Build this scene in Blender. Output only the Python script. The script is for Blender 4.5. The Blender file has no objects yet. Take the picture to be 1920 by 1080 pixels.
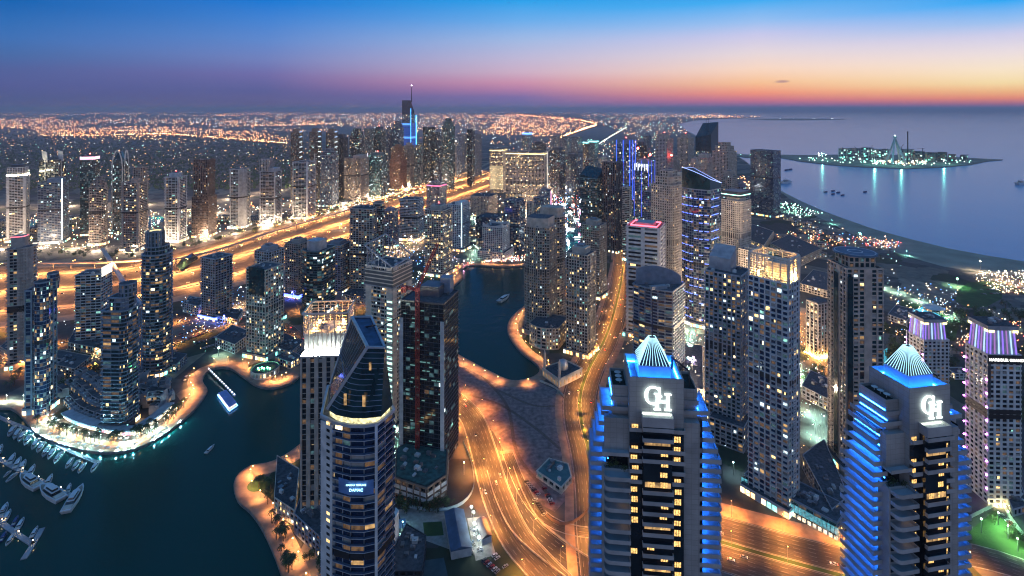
import bpy, math, random
from math import sin, cos, pi, radians, sqrt, atan2, floor
from mathutils import Vector
from mathutils.geometry import tessellate_polygon
random.seed(11)
sc = bpy.context.scene
COL = sc.collection
# ------------------------------------------------------------------ camera
H, F, HY, CX = 310.0, 1000.0, 205.0, 960.0        # eye height, focal length in photo pixels, horizon row, centre column
cam = bpy.data.cameras.new('camera')
cam.sensor_width = 36.0
cam.lens = F / 1920 * 36.0
cam.shift_y = -(540 - HY) / 1920
cam.clip_start, cam.clip_end = 1.0, 250000.0
camo = bpy.data.objects.new('camera', cam)
camo.location = (0, 0, H)
camo.rotation_euler = (radians(90), 0, 0)
COL.objects.link(camo)
sc.camera = camo

def lin(c):
    return tuple((v / 255 / 12.92) if v / 255 <= 0.04045 else ((v / 255 + 0.055) / 1.055) ** 2.4 for v in c)

# ------------------------------------------------------------------ sky: dusk, the sun just gone below the sea on the right
SUN_AZ, SUN_EL = radians(48), radians(1.5)
world = bpy.data.worlds.new('World')
sc.world = world
world.use_nodes = True
nt = world.node_tree
nt.nodes.clear()
N = nt.nodes.new
def mathn(tree, op, a, b=None):
    n = tree.nodes.new('ShaderNodeMath'); n.operation = op
    for i, v in enumerate((a, b)):
        if v is None: continue
        if isinstance(v, (int, float)): n.inputs[i].default_value = v
        else: tree.links.new(v, n.inputs[i])
    return n.outputs[0]
tc = N('ShaderNodeTexCoord'); sp = N('ShaderNodeSeparateXYZ'); nt.links.new(tc.outputs['Generated'], sp.inputs[0])
X_, Y_, Z_ = sp.outputs
hor = mathn(nt, 'SQRT', mathn(nt, 'ADD', mathn(nt, 'MULTIPLY', X_, X_), mathn(nt, 'MULTIPLY', Y_, Y_)))
el = mathn(nt, 'DIVIDE', Z_, mathn(nt, 'MAXIMUM', hor, 1e-4))
az = mathn(nt, 'ARCTAN2', X_, Y_)
E0, E1 = -0.01, 0.45
fac = mathn(nt, 'DIVIDE', mathn(nt, 'SUBTRACT', el, E0), E1 - E0)
SKY = [
 (20,  [(0,(0,98,178)),(40,(42,108,182)),(70,(58,112,182)),(100,(66,106,168)),(130,(78,96,156)),(160,(80,90,150)),(185,(74,86,140)),(203,(92,88,138))]),
 (500, [(0,(0,118,210)),(40,(65,130,210)),(75,(92,135,205)),(110,(110,128,190)),(140,(108,105,168)),(170,(86,92,152)),(195,(96,90,142)),(204,(100,92,142))]),
 (980, [(0,(25,160,235)),(40,(105,172,235)),(75,(160,185,228)),(110,(192,184,215)),(135,(207,176,200)),(155,(207,145,175)),(168,(180,125,170)),(182,(128,110,170)),(203,(112,112,168))]),
 (1420,[(0,(50,170,242)),(40,(150,190,240)),(65,(200,200,235)),(100,(232,216,220)),(130,(253,218,195)),(155,(255,198,150)),(175,(255,152,122)),(188,(220,118,142)),(203,(105,110,175))]),
 (1880,[(0,(0,165,245)),(40,(150,190,240)),(65,(205,205,235)),(100,(238,224,225)),(130,(254,234,205)),(155,(255,228,170)),(172,(255,190,130)),(184,(255,150,112)),(194,(205,115,140)),(204,(95,112,175))]),
]
outs = []
for px, stops in SKY:
    r = N('ShaderNodeValToRGB'); r.color_ramp.interpolation = 'LINEAR'
    s = (px - CX) / F; k = 1 / sqrt(1 + s * s)
    pts = [((((HY - y) / F * k) - E0) / (E1 - E0), lin(c)) for y, c in stops]
    pts.append((((0.27) - E0) / (E1 - E0), tuple(1.0 * v for v in lin((30, 105, 195)))))
    pts.append((1.0, tuple(1.1 * v for v in lin((50, 104, 160)))))
    pts.sort()
    els = r.color_ramp.elements
    els[0].position, els[0].color = pts[0][0], (*pts[0][1], 1)
    els[1].position, els[1].color = pts[-1][0], (*pts[-1][1], 1)
    for p, c in pts[1:-1]:
        e = els.new(p); e.color = (*c, 1)
    nt.links.new(fac, r.inputs[0])
    outs.append((atan2(s, 1), r.outputs[0]))
cur = outs[0][1]
for (a0, _), (a1, o) in zip(outs, outs[1:]):
    mr = N('ShaderNodeMapRange'); mr.inputs[1].default_value = a0; mr.inputs[2].default_value = a1
    nt.links.new(az, mr.inputs[0])
    mx = N('ShaderNodeMixRGB'); nt.links.new(mr.outputs[0], mx.inputs[0]); nt.links.new(cur, mx.inputs[1]); nt.links.new(o, mx.inputs[2])
    cur = mx.outputs[0]
# the eastern sky behind: brightened out of view as fill for the facades
BACK = N('ShaderNodeValToRGB')
e = BACK.color_ramp.elements
e[0].position, e[0].color = 0.0, (*(1.7*v for v in lin((136, 124, 132))), 1)
e[1].position, e[1].color = 1.0, (*(1.75*v for v in lin((58, 106, 155))), 1)
m_ = e.new(0.4); m_.color = (*(2.2*v for v in lin((130, 138, 160))), 1)
nt.links.new(fac, BACK.inputs[0])
absaz = mathn(nt, 'ABSOLUTE', az)
mr = N('ShaderNodeMapRange'); mr.inputs[1].default_value = 1.0; mr.inputs[2].default_value = 1.9
nt.links.new(absaz, mr.inputs[0])
mx = N('ShaderNodeMixRGB'); nt.links.new(mr.outputs[0], mx.inputs[0]); nt.links.new(cur, mx.inputs[1]); nt.links.new(BACK.outputs[0], mx.inputs[2])
cur = mx.outputs[0]
# one small dark cloud low over the sea
cl = N('ShaderNodeTexNoise'); cl.inputs['Scale'].default_value = 30
vm = N('ShaderNodeVectorMath'); vm.operation = 'MULTIPLY'; vm.inputs[1].default_value = (1, 1, 6)
nt.links.new(tc.outputs['Generated'], vm.inputs[0]); nt.links.new(vm.outputs[0], cl.inputs['Vector'])
ca, ce = atan2(0.505, 1), 0.052 / sqrt(1 + .505 ** 2)
d1 = mathn(nt, 'DIVIDE', mathn(nt, 'SUBTRACT', az, ca), 0.014)
d2 = mathn(nt, 'DIVIDE', mathn(nt, 'SUBTRACT', el, ce), 0.0028)
rr = mathn(nt, 'ADD', mathn(nt, 'MULTIPLY', d1, d1), mathn(nt, 'MULTIPLY', d2, d2))
cm = N('ShaderNodeMapRange'); cm.inputs[1].default_value = 1.0; cm.inputs[2].default_value = 0.0; cm.inputs[4].default_value = 0.9
nt.links.new(mathn(nt, 'ADD', rr, mathn(nt, 'MULTIPLY', mathn(nt, 'SUBTRACT', cl.outputs[0], 0.5), 1.6)), cm.inputs[0])
mx = N('ShaderNodeMixRGB'); nt.links.new(cm.outputs[0], mx.inputs[0]); nt.links.new(cur, mx.inputs[1]); mx.inputs[2].default_value = (*lin((165, 125, 140)), 1)
cur = mx.outputs[0]
bg = N('ShaderNodeBackground'); nt.links.new(cur, bg.inputs[0]); bg.inputs[1].default_value = 0.80
# the physical twilight sky adds its own faint glow round the sunset
st = N('ShaderNodeTexSky'); st.sky_type = 'NISHITA'; st.sun_disc = False
st.sun_elevation = radians(-3); st.sun_rotation = SUN_AZ
bg2 = N('ShaderNodeBackground'); nt.links.new(st.outputs[0], bg2.inputs[0]); bg2.inputs[1].default_value = 0.05
ad = N('ShaderNodeAddShader'); nt.links.new(bg.outputs[0], ad.inputs[0]); nt.links.new(bg2.outputs[0], ad.inputs[1])
wo = N('ShaderNodeOutputWorld'); nt.links.new(ad.outputs[0], wo.inputs[0])
# last soft afterglow from the sunset side
sun = bpy.data.lights.new('sun', 'SUN'); sun.energy = 0.12; sun.angle = radians(70); sun.color = (1.0, 0.62, 0.5)
suno = bpy.data.objects.new('sun', sun); COL.objects.link(suno)
suno.rotation_euler = Vector((sin(SUN_AZ) * cos(radians(8)), cos(SUN_AZ) * cos(radians(8)), sin(radians(8)))).to_track_quat('Z', 'Y').to_euler()

sc.view_settings.view_transform = 'Standard'
sc.view_settings.look = 'None'
sc.view_settings.exposure = 0.35
sc.view_settings.gamma = 1.0
cy = sc.cycles
cy.max_bounces = 4; cy.diffuse_bounces = 2; cy.glossy_bounces = 3; cy.transmission_bounces = 2; cy.volume_bounces = 0; cy.transparent_max_bounces = 4
cy.use_denoising = True
cy.sample_clamp_indirect = 3.0
cy.caustics_reflective = False; cy.caustics_refractive = False
cy.use_light_tree = True
cy.pixel_filter_type = 'BLACKMAN_HARRIS'; cy.filter_width = 1.15

# ------------------------------------------------------------------ pixel <-> place
def G(x, y, z=0.0):
    Y = (H - z) * F / (y - HY)
    return ((x - CX) / F * Y, Y)
def depth(y): return H * F / (y - HY)
def PX(px, py, Y):
    """point at depth Y seen at a pixel"""
    return ((px - CX) / F * Y, Y, H - (py - HY) * Y / F)

# ------------------------------------------------------------------ mesh helpers
class MB:
    def __init__(s): s.v = []; s.f = []; s.m = []; s.uv = None
    def quad(s, a, b, c, d, m=0):
        n = len(s.v); s.v += (a, b, c, d); s.f.append((n, n + 1, n + 2, n + 3)); s.m.append(m)
    def ngon(s, p, m=0):
        n = len(s.v); s.v += list(p); s.f.append(tuple(range(n, n + len(p)))); s.m.append(m)
    def prism(s, p, z0, z1, m=0, mt=None, bottom=False):
        k = len(p)
        for i in range(k):
            a, b = p[i], p[(i + 1) % k]
            s.quad((a[0], a[1], z0), (b[0], b[1], z0), (b[0], b[1], z1), (a[0], a[1], z1), m)
        s.ngon([(q[0], q[1], z1) for q in p], m if mt is None else mt)
        if bottom: s.ngon([(q[0], q[1], z0) for q in reversed(p)], m)
    def frustum(s, p, q, z0, z1, m=0, mt=None):
        k = len(p)
        for i in range(k):
            j = (i + 1) % k
            s.quad((p[i][0], p[i][1], z0), (p[j][0], p[j][1], z0), (q[j][0], q[j][1], z1), (q[i][0], q[i][1], z1), m)
        s.ngon([(a[0], a[1], z1) for a in q], m if mt is None else mt)
    def ring(s, po, pi_, z0, z1, m=0, inner=True):
        k = len(po)
        for i in range(k):
            j = (i + 1) % k
            a, b, c, d = po[i], po[j], pi_[j], pi_[i]
            s.quad((a[0], a[1], z0), (b[0], b[1], z0), (b[0], b[1], z1), (a[0], a[1], z1), m)
            s.quad((a[0], a[1], z1), (b[0], b[1], z1), (c[0], c[1], z1), (d[0], d[1], z1), m)
            s.quad((d[0], d[1], z0), (c[0], c[1], z0), (b[0], b[1], z0), (a[0], a[1], z0), m)
            if inner: s.quad((c[0], c[1], z0), (d[0], d[1], z0), (d[0], d[1], z1), (c[0], c[1], z1), m)
    def obox(s, o, u, L, n, W, z0, z1, m=0):
        """box from o along u (length L) and n (width W)"""
        a = o; b = (o[0] + u[0] * L, o[1] + u[1] * L); c = (b[0] + n[0] * W, b[1] + n[1] * W); d = (a[0] + n[0] * W, a[1] + n[1] * W)
        p = [a, b, c, d]
        if (b[0]-a[0])*(c[1]-b[1]) - (b[1]-a[1])*(c[0]-b[0]) < 0: p.reverse()
        s.prism(p, z0, z1, m, bottom=True)
    def box(s, x0, x1, y0, y1, z0, z1, m=0, mt=None):
        s.prism([(x0, y0), (x1, y0), (x1, y1), (x0, y1)], z0, z1, m, mt, True)
    def bar(s, a, b, r, m=0, sides=4, r2=None):
        a, b = Vector(a), Vector(b); d = (b - a)
        if d.length < 1e-6: return
        q = d.to_track_quat('Z', 'Y'); r2 = r if r2 is None else r2
        A = [a + q @ Vector((cos(2*pi*i/sides + pi/4) * r, sin(2*pi*i/sides + pi/4) * r, 0)) for i in range(sides)]
        B = [b + q @ Vector((cos(2*pi*i/sides + pi/4) * r2, sin(2*pi*i/sides + pi/4) * r2, 0)) for i in range(sides)]
        for i in range(sides):
            j = (i + 1) % sides; s.quad(tuple(A[i]), tuple(A[j]), tuple(B[j]), tuple(B[i]), m)
        s.ngon([tuple(v) for v in B], m); s.ngon([tuple(v) for v in reversed(A)], m)
    def ball(s, c, r, m=0, nu=8, nv=5, sz=1.0):
        P = [[(c[0] + r*sin(pi*j/nv)*cos(2*pi*i/nu), c[1] + r*sin(pi*j/nv)*sin(2*pi*i/nu), c[2] + r*sz*cos(pi*j/nv)) for i in range(nu)] for j in range(nv + 1)]
        for j in range(nv):
            for i in range(nu):
                k = (i + 1) % nu; s.quad(P[j+1][i], P[j+1][k], P[j][k], P[j][i], m)
    def build(s, name, mats, parent=None, loc=None, smooth=False):
        off = Vector(loc) if loc is not None else Vector((0, 0, 0))
        me = bpy.data.meshes.new(name)
        ox, oy, oz = off
        me.from_pydata([(v[0] - ox, v[1] - oy, v[2] - oz) for v in s.v], [], s.f)
        if not isinstance(mats, (list, tuple)): mats = [mats]
        for m in mats: me.materials.append(m)
        if len(mats) > 1: me.polygons.foreach_set('material_index', s.m)
        if s.uv is not None:
            l = me.uv_layers.new(name='UVMap')
            l.data.foreach_set('uv', [c for uv in s.uv for c in uv])
        if smooth: me.polygons.foreach_set('use_smooth', [True] * len(s.f))
        me.update()
        o = bpy.data.objects.new(name, me); COL.objects.link(o)
        if parent is not None: o.parent = parent
        else: o.location = off
        return o
def tag(o, label=None, cat=None, group=None, kind=None):
    if label: o['label'] = label
    if cat: o['category'] = cat
    if group: o['group'] = group
    if kind: o['kind'] = kind
    return o
def empty(name, loc, rz=0.0):
    o = bpy.data.objects.new(name, None); COL.objects.link(o); o.location = loc; o.rotation_euler = (0, 0, rz); o.empty_display_size = 1
    return o
KIDS = {}
def kids_of(o):
    return [c for c in o.children]
def copy_tree(o, kids, parent=None):
    """kids: {object name: [children]} prepared once"""
    c = o.copy(); COL.objects.link(c)
    if parent is not None: c.parent = parent
    for ch in kids.get(o.name, ()): copy_tree(ch, kids, c)
    return c
def kid_map(o, d=None):
    d = {} if d is None else d
    d[o.name] = [c for c in bpy.data.objects if c.parent == o]
    for c in d[o.name]: kid_map(c, d)
    return d

def offset(p, d):
    k = len(p); out = []
    for i in range(k):
        a, b, c = Vector(p[i-1]), Vector(p[i]), Vector(p[(i+1) % k])
        u, w = (b - a).normalized(), (c - b).normalized()
        n1, n2 = Vector((u.y, -u.x)), Vector((w.y, -w.x))
        m = n1 + n2; L = m.length_squared
        if L < 1e-6: out.append((b.x + n1.x*d, b.y + n1.y*d)); continue
        m = m * (2 / L) * d
        out.append((b.x + m.x, b.y + m.y))
    return out
def fillet(p, r, idx, n=5):
    out = []; k = len(p)
    for i in range(k):
        if i not in idx: out.append(tuple(p[i])); continue
        a, b, c = Vector(p[i-1]), Vector(p[i]), Vector(p[(i+1) % k])
        rr = min(r, (a-b).length * .48, (c-b).length * .48)
        s, e = b + (a-b).normalized()*rr, b + (c-b).normalized()*rr
        for t in range(n + 1):
            q = t / n; out.append(tuple(s*(1-q)**2 + b*2*q*(1-q) + e*q*q))
    return out
def bulge(p, i, sag, n=6):
    """edge i of a polygon pushed outward into a shallow arc"""
    out = []
    for k in range(len(p)):
        a, b = Vector(p[k]), Vector(p[(k+1) % len(p)])
        out.append(tuple(a))
        if k == i:
            u = (b - a).normalized(); nn = Vector((u.y, -u.x))
            for t in range(1, n):
                q = t / n; out.append(tuple(a.lerp(b, q) + nn * sag * 4 * q * (1-q)))
    return out
def centroid(p): return (sum(a[0] for a in p)/len(p), sum(a[1] for a in p)/len(p))
def scaled(p, k, c=None):
    c = c or centroid(p)
    return [(c[0] + (a[0]-c[0])*k, c[1] + (a[1]-c[1])*k) for a in p]
def circ(cx, cy_, r, n=16, ry=None):
    return [(cx + r*cos(2*pi*i/n), cy_ + (ry or r)*sin(2*pi*i/n)) for i in range(n)]
def rect(cx, cy_, w, d, yaw=0):
    c, s = cos(yaw), sin(yaw)
    return [(cx + x*c - y*s, cy_ + x*s + y*c) for x, y in ((-w/2,-d/2),(w/2,-d/2),(w/2,d/2),(-w/2,d/2))]
def fp(xl, xr, yb, al=25, asp=1.0):
    """footprint of a block that spans columns xl..xr, nearest corner on row yb, its left face turned al degrees from square on"""
    Yc = depth(yb); al = radians(al); sl, sr = (xl-CX)/F, (xr-CX)/F
    lo, hi = xl + .01, xr - .01
    for _ in range(40):
        xc = (lo + hi)/2; s = (xc-CX)/F; th = atan2(s, 1) + al; Xc = s*Yc
        da = cos(th) + sl*sin(th); db = sin(th) - sr*cos(th)
        a = (Xc - sl*Yc)/da if da > 1e-4 else 1e6
        b = (sr*Yc - Xc)/db if db > 1e-4 else 1e6
        if b/max(a, 1e-6) > asp: lo = xc
        else: hi = xc
    C = (Xc, Yc); R = (Xc + b*sin(th), Yc + b*cos(th)); L = (Xc - a*cos(th), Yc + a*sin(th))
    B = (R[0] - a*cos(th), R[1] + a*sin(th))
    return [C, R, B, L], Yc
def smooth_line(pts, step=12.0):
    """Catmull-Rom through world points, resampled"""
    P = [Vector(p) for p in pts]; P = [P[0]*2 - P[1]] + P + [P[-1]*2 - P[-2]]
    out = []
    for i in range(1, len(P) - 2):
        a, b, c, d = P[i-1:i+3]; n = max(2, int((c-b).length/step))
        n = min(n, 60)
        for t in range(n):
            q = t/n
            out.append(0.5*((2*b) + (c-a)*q + (2*a-5*b+4*c-d)*q*q + (3*b-a-3*c+d)*q**3))
    out.append(P[-2]); return out
def normals2(L):
    out = []
    for i in range(len(L)):
        t = (L[min(i+1, len(L)-1)] - L[max(i-1, 0)]).normalized(); out.append(Vector((t.y, -t.x)))
    return out
# ------------------------------------------------------------------ materials
def mat(name, color, rough=0.6, metal=0.0, noise=0.25, nscale=0.15, bump=0.0, spec=None, vary=0.0, bscale=None):
    m = bpy.data.materials.new(name); m.use_nodes = True
    t = m.node_tree; b = t.nodes['Principled BSDF']
    b.inputs['Roughness'].default_value = rough; b.inputs['Metallic'].default_value = metal
    if spec is not None: b.inputs['Specular IOR Level'].default_value = spec
    g = t.nodes.new('ShaderNodeNewGeometry')
    nz = t.nodes.new('ShaderNodeTexNoise'); nz.inputs['Scale'].default_value = nscale; nz.inputs['Detail'].default_value = 6
    t.links.new(g.outputs['Position'], nz.inputs['Vector'])
    r = t.nodes.new('ShaderNodeValToRGB')
    lo = [max(0, c*(1-noise)) for c in color]; hi = [min(1, c*(1+noise)) for c in color]
    r.color_ramp.elements[0].color = (*lo, 1); r.color_ramp.elements[1].color = (*hi, 1)
    r.color_ramp.elements[0].position = .3; r.color_ramp.elements[1].position = .7
    t.links.new(nz.outputs[0], r.inputs[0])
    out = r.outputs[0]
    if vary:
        oi = t.nodes.new('ShaderNodeObjectInfo'); hs = t.nodes.new('ShaderNodeHueSaturation')
        v = mathn(t, 'ADD', mathn(t, 'MULTIPLY', oi.outputs['Random'], 2*vary), 1-vary)
        t.links.new(v, hs.inputs['Value']); t.links.new(out, hs.inputs['Color']); out = hs.outputs[0]
    t.links.new(out, b.inputs['Base Color'])
    if bump:
        n2 = t.nodes.new('ShaderNodeTexNoise'); n2.inputs['Scale'].default_value = bscale or nscale*3; n2.inputs['Detail'].default_value = 4
        t.links.new(g.outputs['Position'], n2.inputs['Vector'])
        bp = t.nodes.new('ShaderNodeBump'); bp.inputs['Strength'].default_value = bump; bp.inputs['Distance'].default_value = 1.0
        t.links.new(n2.outputs[0], bp.inputs['Height']); t.links.new(bp.outputs[0], b.inputs['Normal'])
    return m
def emit(name, color, strength, sample=False, detail=None):
    m = bpy.data.materials.new(name); m.use_nodes = True
    t = m.node_tree; b = t.nodes['Principled BSDF']
    b.inputs['Base Color'].default_value = (.05, .05, .05, 1); b.inputs['Roughness'].default_value = .4
    b.inputs['Emission Color'].default_value = (*color, 1); b.inputs['Emission Strength'].default_value = strength
    if detail:      # furniture, curtains and ceiling lights behind a lit window
        g = t.nodes.new('ShaderNodeNewGeometry'); nz = t.nodes.new('ShaderNodeTexNoise'); nz.inputs['Scale'].default_value = detail; nz.inputs['Detail'].default_value = 3
        t.links.new(g.outputs['Position'], nz.inputs['Vector'])
        mrn = t.nodes.new('ShaderNodeMapRange'); mrn.inputs[1].default_value = .3; mrn.inputs[2].default_value = .7; mrn.inputs[3].default_value = strength*.25; mrn.inputs[4].default_value = strength*1.5
        t.links.new(nz.outputs[0], mrn.inputs[0]); t.links.new(mrn.outputs[0], b.inputs['Emission Strength'])
    try: m.cycles.emission_sampling = 'AUTO' if sample else 'NONE'
    except Exception: pass
    return m
W = {
 'white': mat('painted concrete white', (.55,.54,.53), .7, vary=.12),
 'cream': mat('cream render', (.56,.48,.40), .7, vary=.12),
 'beige': mat('beige render', (.42,.35,.30), .75, vary=.12),
 'sand': mat('sandstone render', (.46,.38,.31), .75, vary=.1),
 'grey': mat('grey concrete', (.33,.33,.35), .7, vary=.12),
 'silver': mat('silver cladding', (.42,.43,.46), .4, .3, vary=.1),
 'dark': mat('dark cladding', (.07,.075,.09), .4, vary=.2),
 'brown': mat('brown stone', (.20,.135,.10), .6, vary=.15),
 'terra': mat('terracotta stone', (.36,.17,.10), .7, vary=.1),
 'blueg': mat('blue grey cladding', (.20,.24,.30), .4, vary=.12),
 'teal': mat('teal cladding', (.10,.17,.18), .4, vary=.12),
}
GL = {
 'dark': mat('dark glass', (.012,.018,.026), .08, noise=.5, spec=.8),
 'teal': mat('teal glass', (.010,.035,.042), .08, noise=.5, spec=.8),
 'blue': mat('blue glass', (.012,.030,.075), .08, noise=.5, spec=.9),
}
WIN = [emit('warm lit window', (1,.66,.26), 1.9, detail=.5), emit('dim warm window', (1,.58,.22), .5, detail=.4),
       emit('cool lit window', (.75,.95,1), 1.5, detail=.5), emit('greenish lit window', (.40,.95,.80), .75, detail=.5),
       emit('bright warm window', (1,.78,.42), 3.6, detail=.6), emit('faint warm window', (1,.55,.25), .10, detail=.4), emit('faint cool window', (.35,.8,.9), .10, detail=.4)]
SHOPS = [emit('warm shopfront', (1,.68,.32), 4.5, True, detail=.4), emit('white shopfront', (.9,1,.9), 3.5, True, detail=.4), emit('amber shopfront', (1,.5,.15), 4.0, True, detail=.4), emit('teal shopfront', (.25,.95,.85), 3.0, True, detail=.4)]
CURT = mat('pale curtain', (.30,.28,.26), .9)
ROOF = mat('roof gravel', (.07,.075,.085), .9, noise=.5, nscale=.4, vary=.2)
METAL = mat('grey metal', (.22,.23,.25), .4, .6)
BLACKM = mat('dark metal', (.03,.03,.035), .5, .4)
REDL = emit('red aviation lamp', (1,.08,.06), 40)
CONC = mat('plain concrete', (.34,.33,.32), .8, noise=.35, nscale=.3)
ASPH = mat('asphalt', (.055,.052,.050), .85, noise=.35, nscale=.2)
SAND = mat('dry sand', (.30,.24,.17), .95, noise=.35, nscale=.02, bump=.3, bscale=.3)
LOT = mat('dark sand plot', (.21,.155,.15), .95, noise=.45, nscale=.22, bump=.6, bscale=.5)
BEACH = mat('beach sand', (.33,.29,.22), .95, noise=.2, nscale=.02, bump=.2, bscale=.2)
GRASSM = mat('lawn', (.035,.085,.02), .95, noise=.4, nscale=.06, bump=.4, bscale=1.5)
LEAF = mat('leaves', (.045,.075,.025), .8, noise=.6, nscale=.5, vary=.3)
TRUNK = mat('bark', (.10,.07,.045), .9)
PAVE = mat('paving', (.30,.27,.24), .8, noise=.25, nscale=.3)
WARMPAVE = mat('reddish paving', (.34,.22,.15), .8, noise=.3, nscale=.15)
# ground between the towers: asphalt, sand and planting patches
def ground_mat():
    m = bpy.data.materials.new('city ground'); m.use_nodes = True
    t = m.node_tree; b = t.nodes['Principled BSDF']; b.inputs['Roughness'].default_value = .9
    g = t.nodes.new('ShaderNodeNewGeometry')
    v = t.nodes.new('ShaderNodeTexVoronoi'); v.inputs['Scale'].default_value = .018; v.distance = 'MANHATTAN'
    t.links.new(g.outputs['Position'], v.inputs['Vector'])
    r = t.nodes.new('ShaderNodeValToRGB'); r.color_ramp.interpolation = 'CONSTANT'
    els = r.color_ramp.elements
    els[0].color = (.055,.052,.05,1); els[1].position = .3; els[1].color = (.16,.13,.10,1)
    e1 = els.new(.45); e1.color = (.028,.042,.02,1); e2 = els.new(.62); e2.color = (.11,.10,.09,1); e3 = els.new(.85); e3.color = (.24,.19,.14,1)
    s = t.nodes.new('ShaderNodeSeparateColor'); t.links.new(v.outputs['Color'], s.inputs[0]); t.links.new(s.outputs[0], r.inputs[0])
    nz = t.nodes.new('ShaderNodeTexNoise'); nz.inputs['Scale'].default_value = .08; nz.inputs['Detail'].default_value = 8
    t.links.new(g.outputs['Position'], nz.inputs['Vector'])
    mm = t.nodes.new('ShaderNodeMixRGB'); mm.blend_type = 'OVERLAY'; mm.inputs[0].default_value = .7
    t.links.new(r.outputs[0], mm.inputs[1]); t.links.new(nz.outputs[0], mm.inputs[2])
    sp_ = t.nodes.new('ShaderNodeSeparateXYZ'); t.links.new(g.outputs['Position'], sp_.inputs[0])      # open desert beyond the suburbs
    mr_ = t.nodes.new('ShaderNodeMapRange'); mr_.inputs[1].default_value = 3800; mr_.inputs[2].default_value = 7000; t.links.new(sp_.outputs[1], mr_.inputs[0])
    md = t.nodes.new('ShaderNodeMixRGB'); md.inputs[2].default_value = (.30,.22,.18,1); t.links.new(mr_.outputs[0], md.inputs[0]); t.links.new(mm.outputs[0], md.inputs[1]); t.links.new(md.outputs[0], b.inputs['Base Color'])
    return m
GROUND = ground_mat()
def water_mat(name, col, rough, scale, strength, stretch=(1,1,1)):
    m = bpy.data.materials.new(name); m.use_nodes = True
    t = m.node_tree; b = t.nodes['Principled BSDF']
    b.inputs['Base Color'].default_value = (*col, 1); b.inputs['Roughness'].default_value = rough; b.inputs['IOR'].default_value = 1.33
    g = t.nodes.new('ShaderNodeNewGeometry'); mp = t.nodes.new('ShaderNodeVectorMath'); mp.operation = 'MULTIPLY'; mp.inputs[1].default_value = stretch
    t.links.new(g.outputs['Position'], mp.inputs[0])
    h = None
    for sc_, w in ((scale, 1.0), (scale*.12, 3.0)):
        nz = t.nodes.new('ShaderNodeTexNoise'); nz.inputs['Scale'].default_value = sc_; nz.inputs['Detail'].default_value = 5
        t.links.new(mp.outputs[0], nz.inputs['Vector'])
        o = mathn(t, 'MULTIPLY', nz.outputs[0], w); h = o if h is None else mathn(t, 'ADD', h, o)
    bp = t.nodes.new('ShaderNodeBump'); bp.inputs['Strength'].default_value = strength; bp.inputs['Distance'].default_value = 1
    t.links.new(h, bp.inputs['Height']); t.links.new(bp.outputs[0], b.inputs['Normal'])
    return m
SEA = water_mat('sea water', (.07,.30,.47), .24, .05, .38, (1,.5,1))
MARINA = water_mat('marina water', (.002,.055,.046), .12, .35, .22)
MARINA.node_tree.nodes['Principled BSDF'].inputs['Specular IOR Level'].default_value = .22
# road: asphalt with painted lane lines laid along the UV (metres across, metres along)
def dark_road():
    m = R24.copy(); m.name = 'dark road'; return m
def road_mat(name, lane=3.6, width=30.0, base=(.06,.055,.05), solid=True):
    m = bpy.data.materials.new(name); m.use_nodes = True
    t = m.node_tree; b = t.nodes['Principled BSDF']; b.inputs['Roughness'].default_value = .75
    uv = t.nodes.new('ShaderNodeUVMap'); s = t.nodes.new('ShaderNodeSeparateXYZ'); t.links.new(uv.outputs[0], s.inputs[0])
    u, v = s.outputs[0], s.outputs[1]
    fr = mathn(t, 'ABSOLUTE', mathn(t, 'SUBTRACT', mathn(t, 'FRACT', mathn(t, 'DIVIDE', u, lane)), .5))
    line = mathn(t, 'GREATER_THAN', fr, .5 - .13/lane)
    dash = mathn(t, 'LESS_THAN', mathn(t, 'FRACT', mathn(t, 'DIVIDE', v, 10.0)), .45)
    edge = mathn(t, 'GREATER_THAN', mathn(t, 'ABSOLUTE', u), width/2 - 1.2)
    edge2 = mathn(t, 'LESS_THAN', mathn(t, 'ABSOLUTE', u), width/2 - .8)
    mk = mathn(t, 'MAXIMUM', mathn(t, 'MULTIPLY', line, dash), mathn(t, 'MULTIPLY', edge, edge2))
    g = t.nodes.new('ShaderNodeNewGeometry'); nz = t.nodes.new('ShaderNodeTexNoise'); nz.inputs['Scale'].default_value = .12; nz.inputs['Detail'].default_value = 8
    t.links.new(g.outputs['Position'], nz.inputs['Vector'])
    # tyre-worn streaks along the lanes, brightened in colour to stand for light trails
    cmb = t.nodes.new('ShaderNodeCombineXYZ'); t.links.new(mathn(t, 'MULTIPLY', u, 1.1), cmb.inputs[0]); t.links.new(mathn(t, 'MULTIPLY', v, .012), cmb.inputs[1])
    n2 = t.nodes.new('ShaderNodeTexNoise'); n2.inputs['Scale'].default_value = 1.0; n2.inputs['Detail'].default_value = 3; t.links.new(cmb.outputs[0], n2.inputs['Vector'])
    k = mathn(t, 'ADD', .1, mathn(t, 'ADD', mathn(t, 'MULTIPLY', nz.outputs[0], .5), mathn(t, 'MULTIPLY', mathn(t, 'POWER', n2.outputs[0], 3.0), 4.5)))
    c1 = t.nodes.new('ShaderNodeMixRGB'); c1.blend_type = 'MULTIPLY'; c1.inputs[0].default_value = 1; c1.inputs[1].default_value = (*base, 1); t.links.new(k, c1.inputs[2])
    c2 = t.nodes.new('ShaderNodeMixRGB'); t.links.new(mathn(t, 'MULTIPLY', mk, .4), c2.inputs[0]); t.links.new(c1.outputs[0], c2.inputs[1]); c2.inputs[2].default_value = (.55,.55,.5,1)
    t.links.new(c2.outputs[0], b.inputs['Base Color'])
    return m
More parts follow.
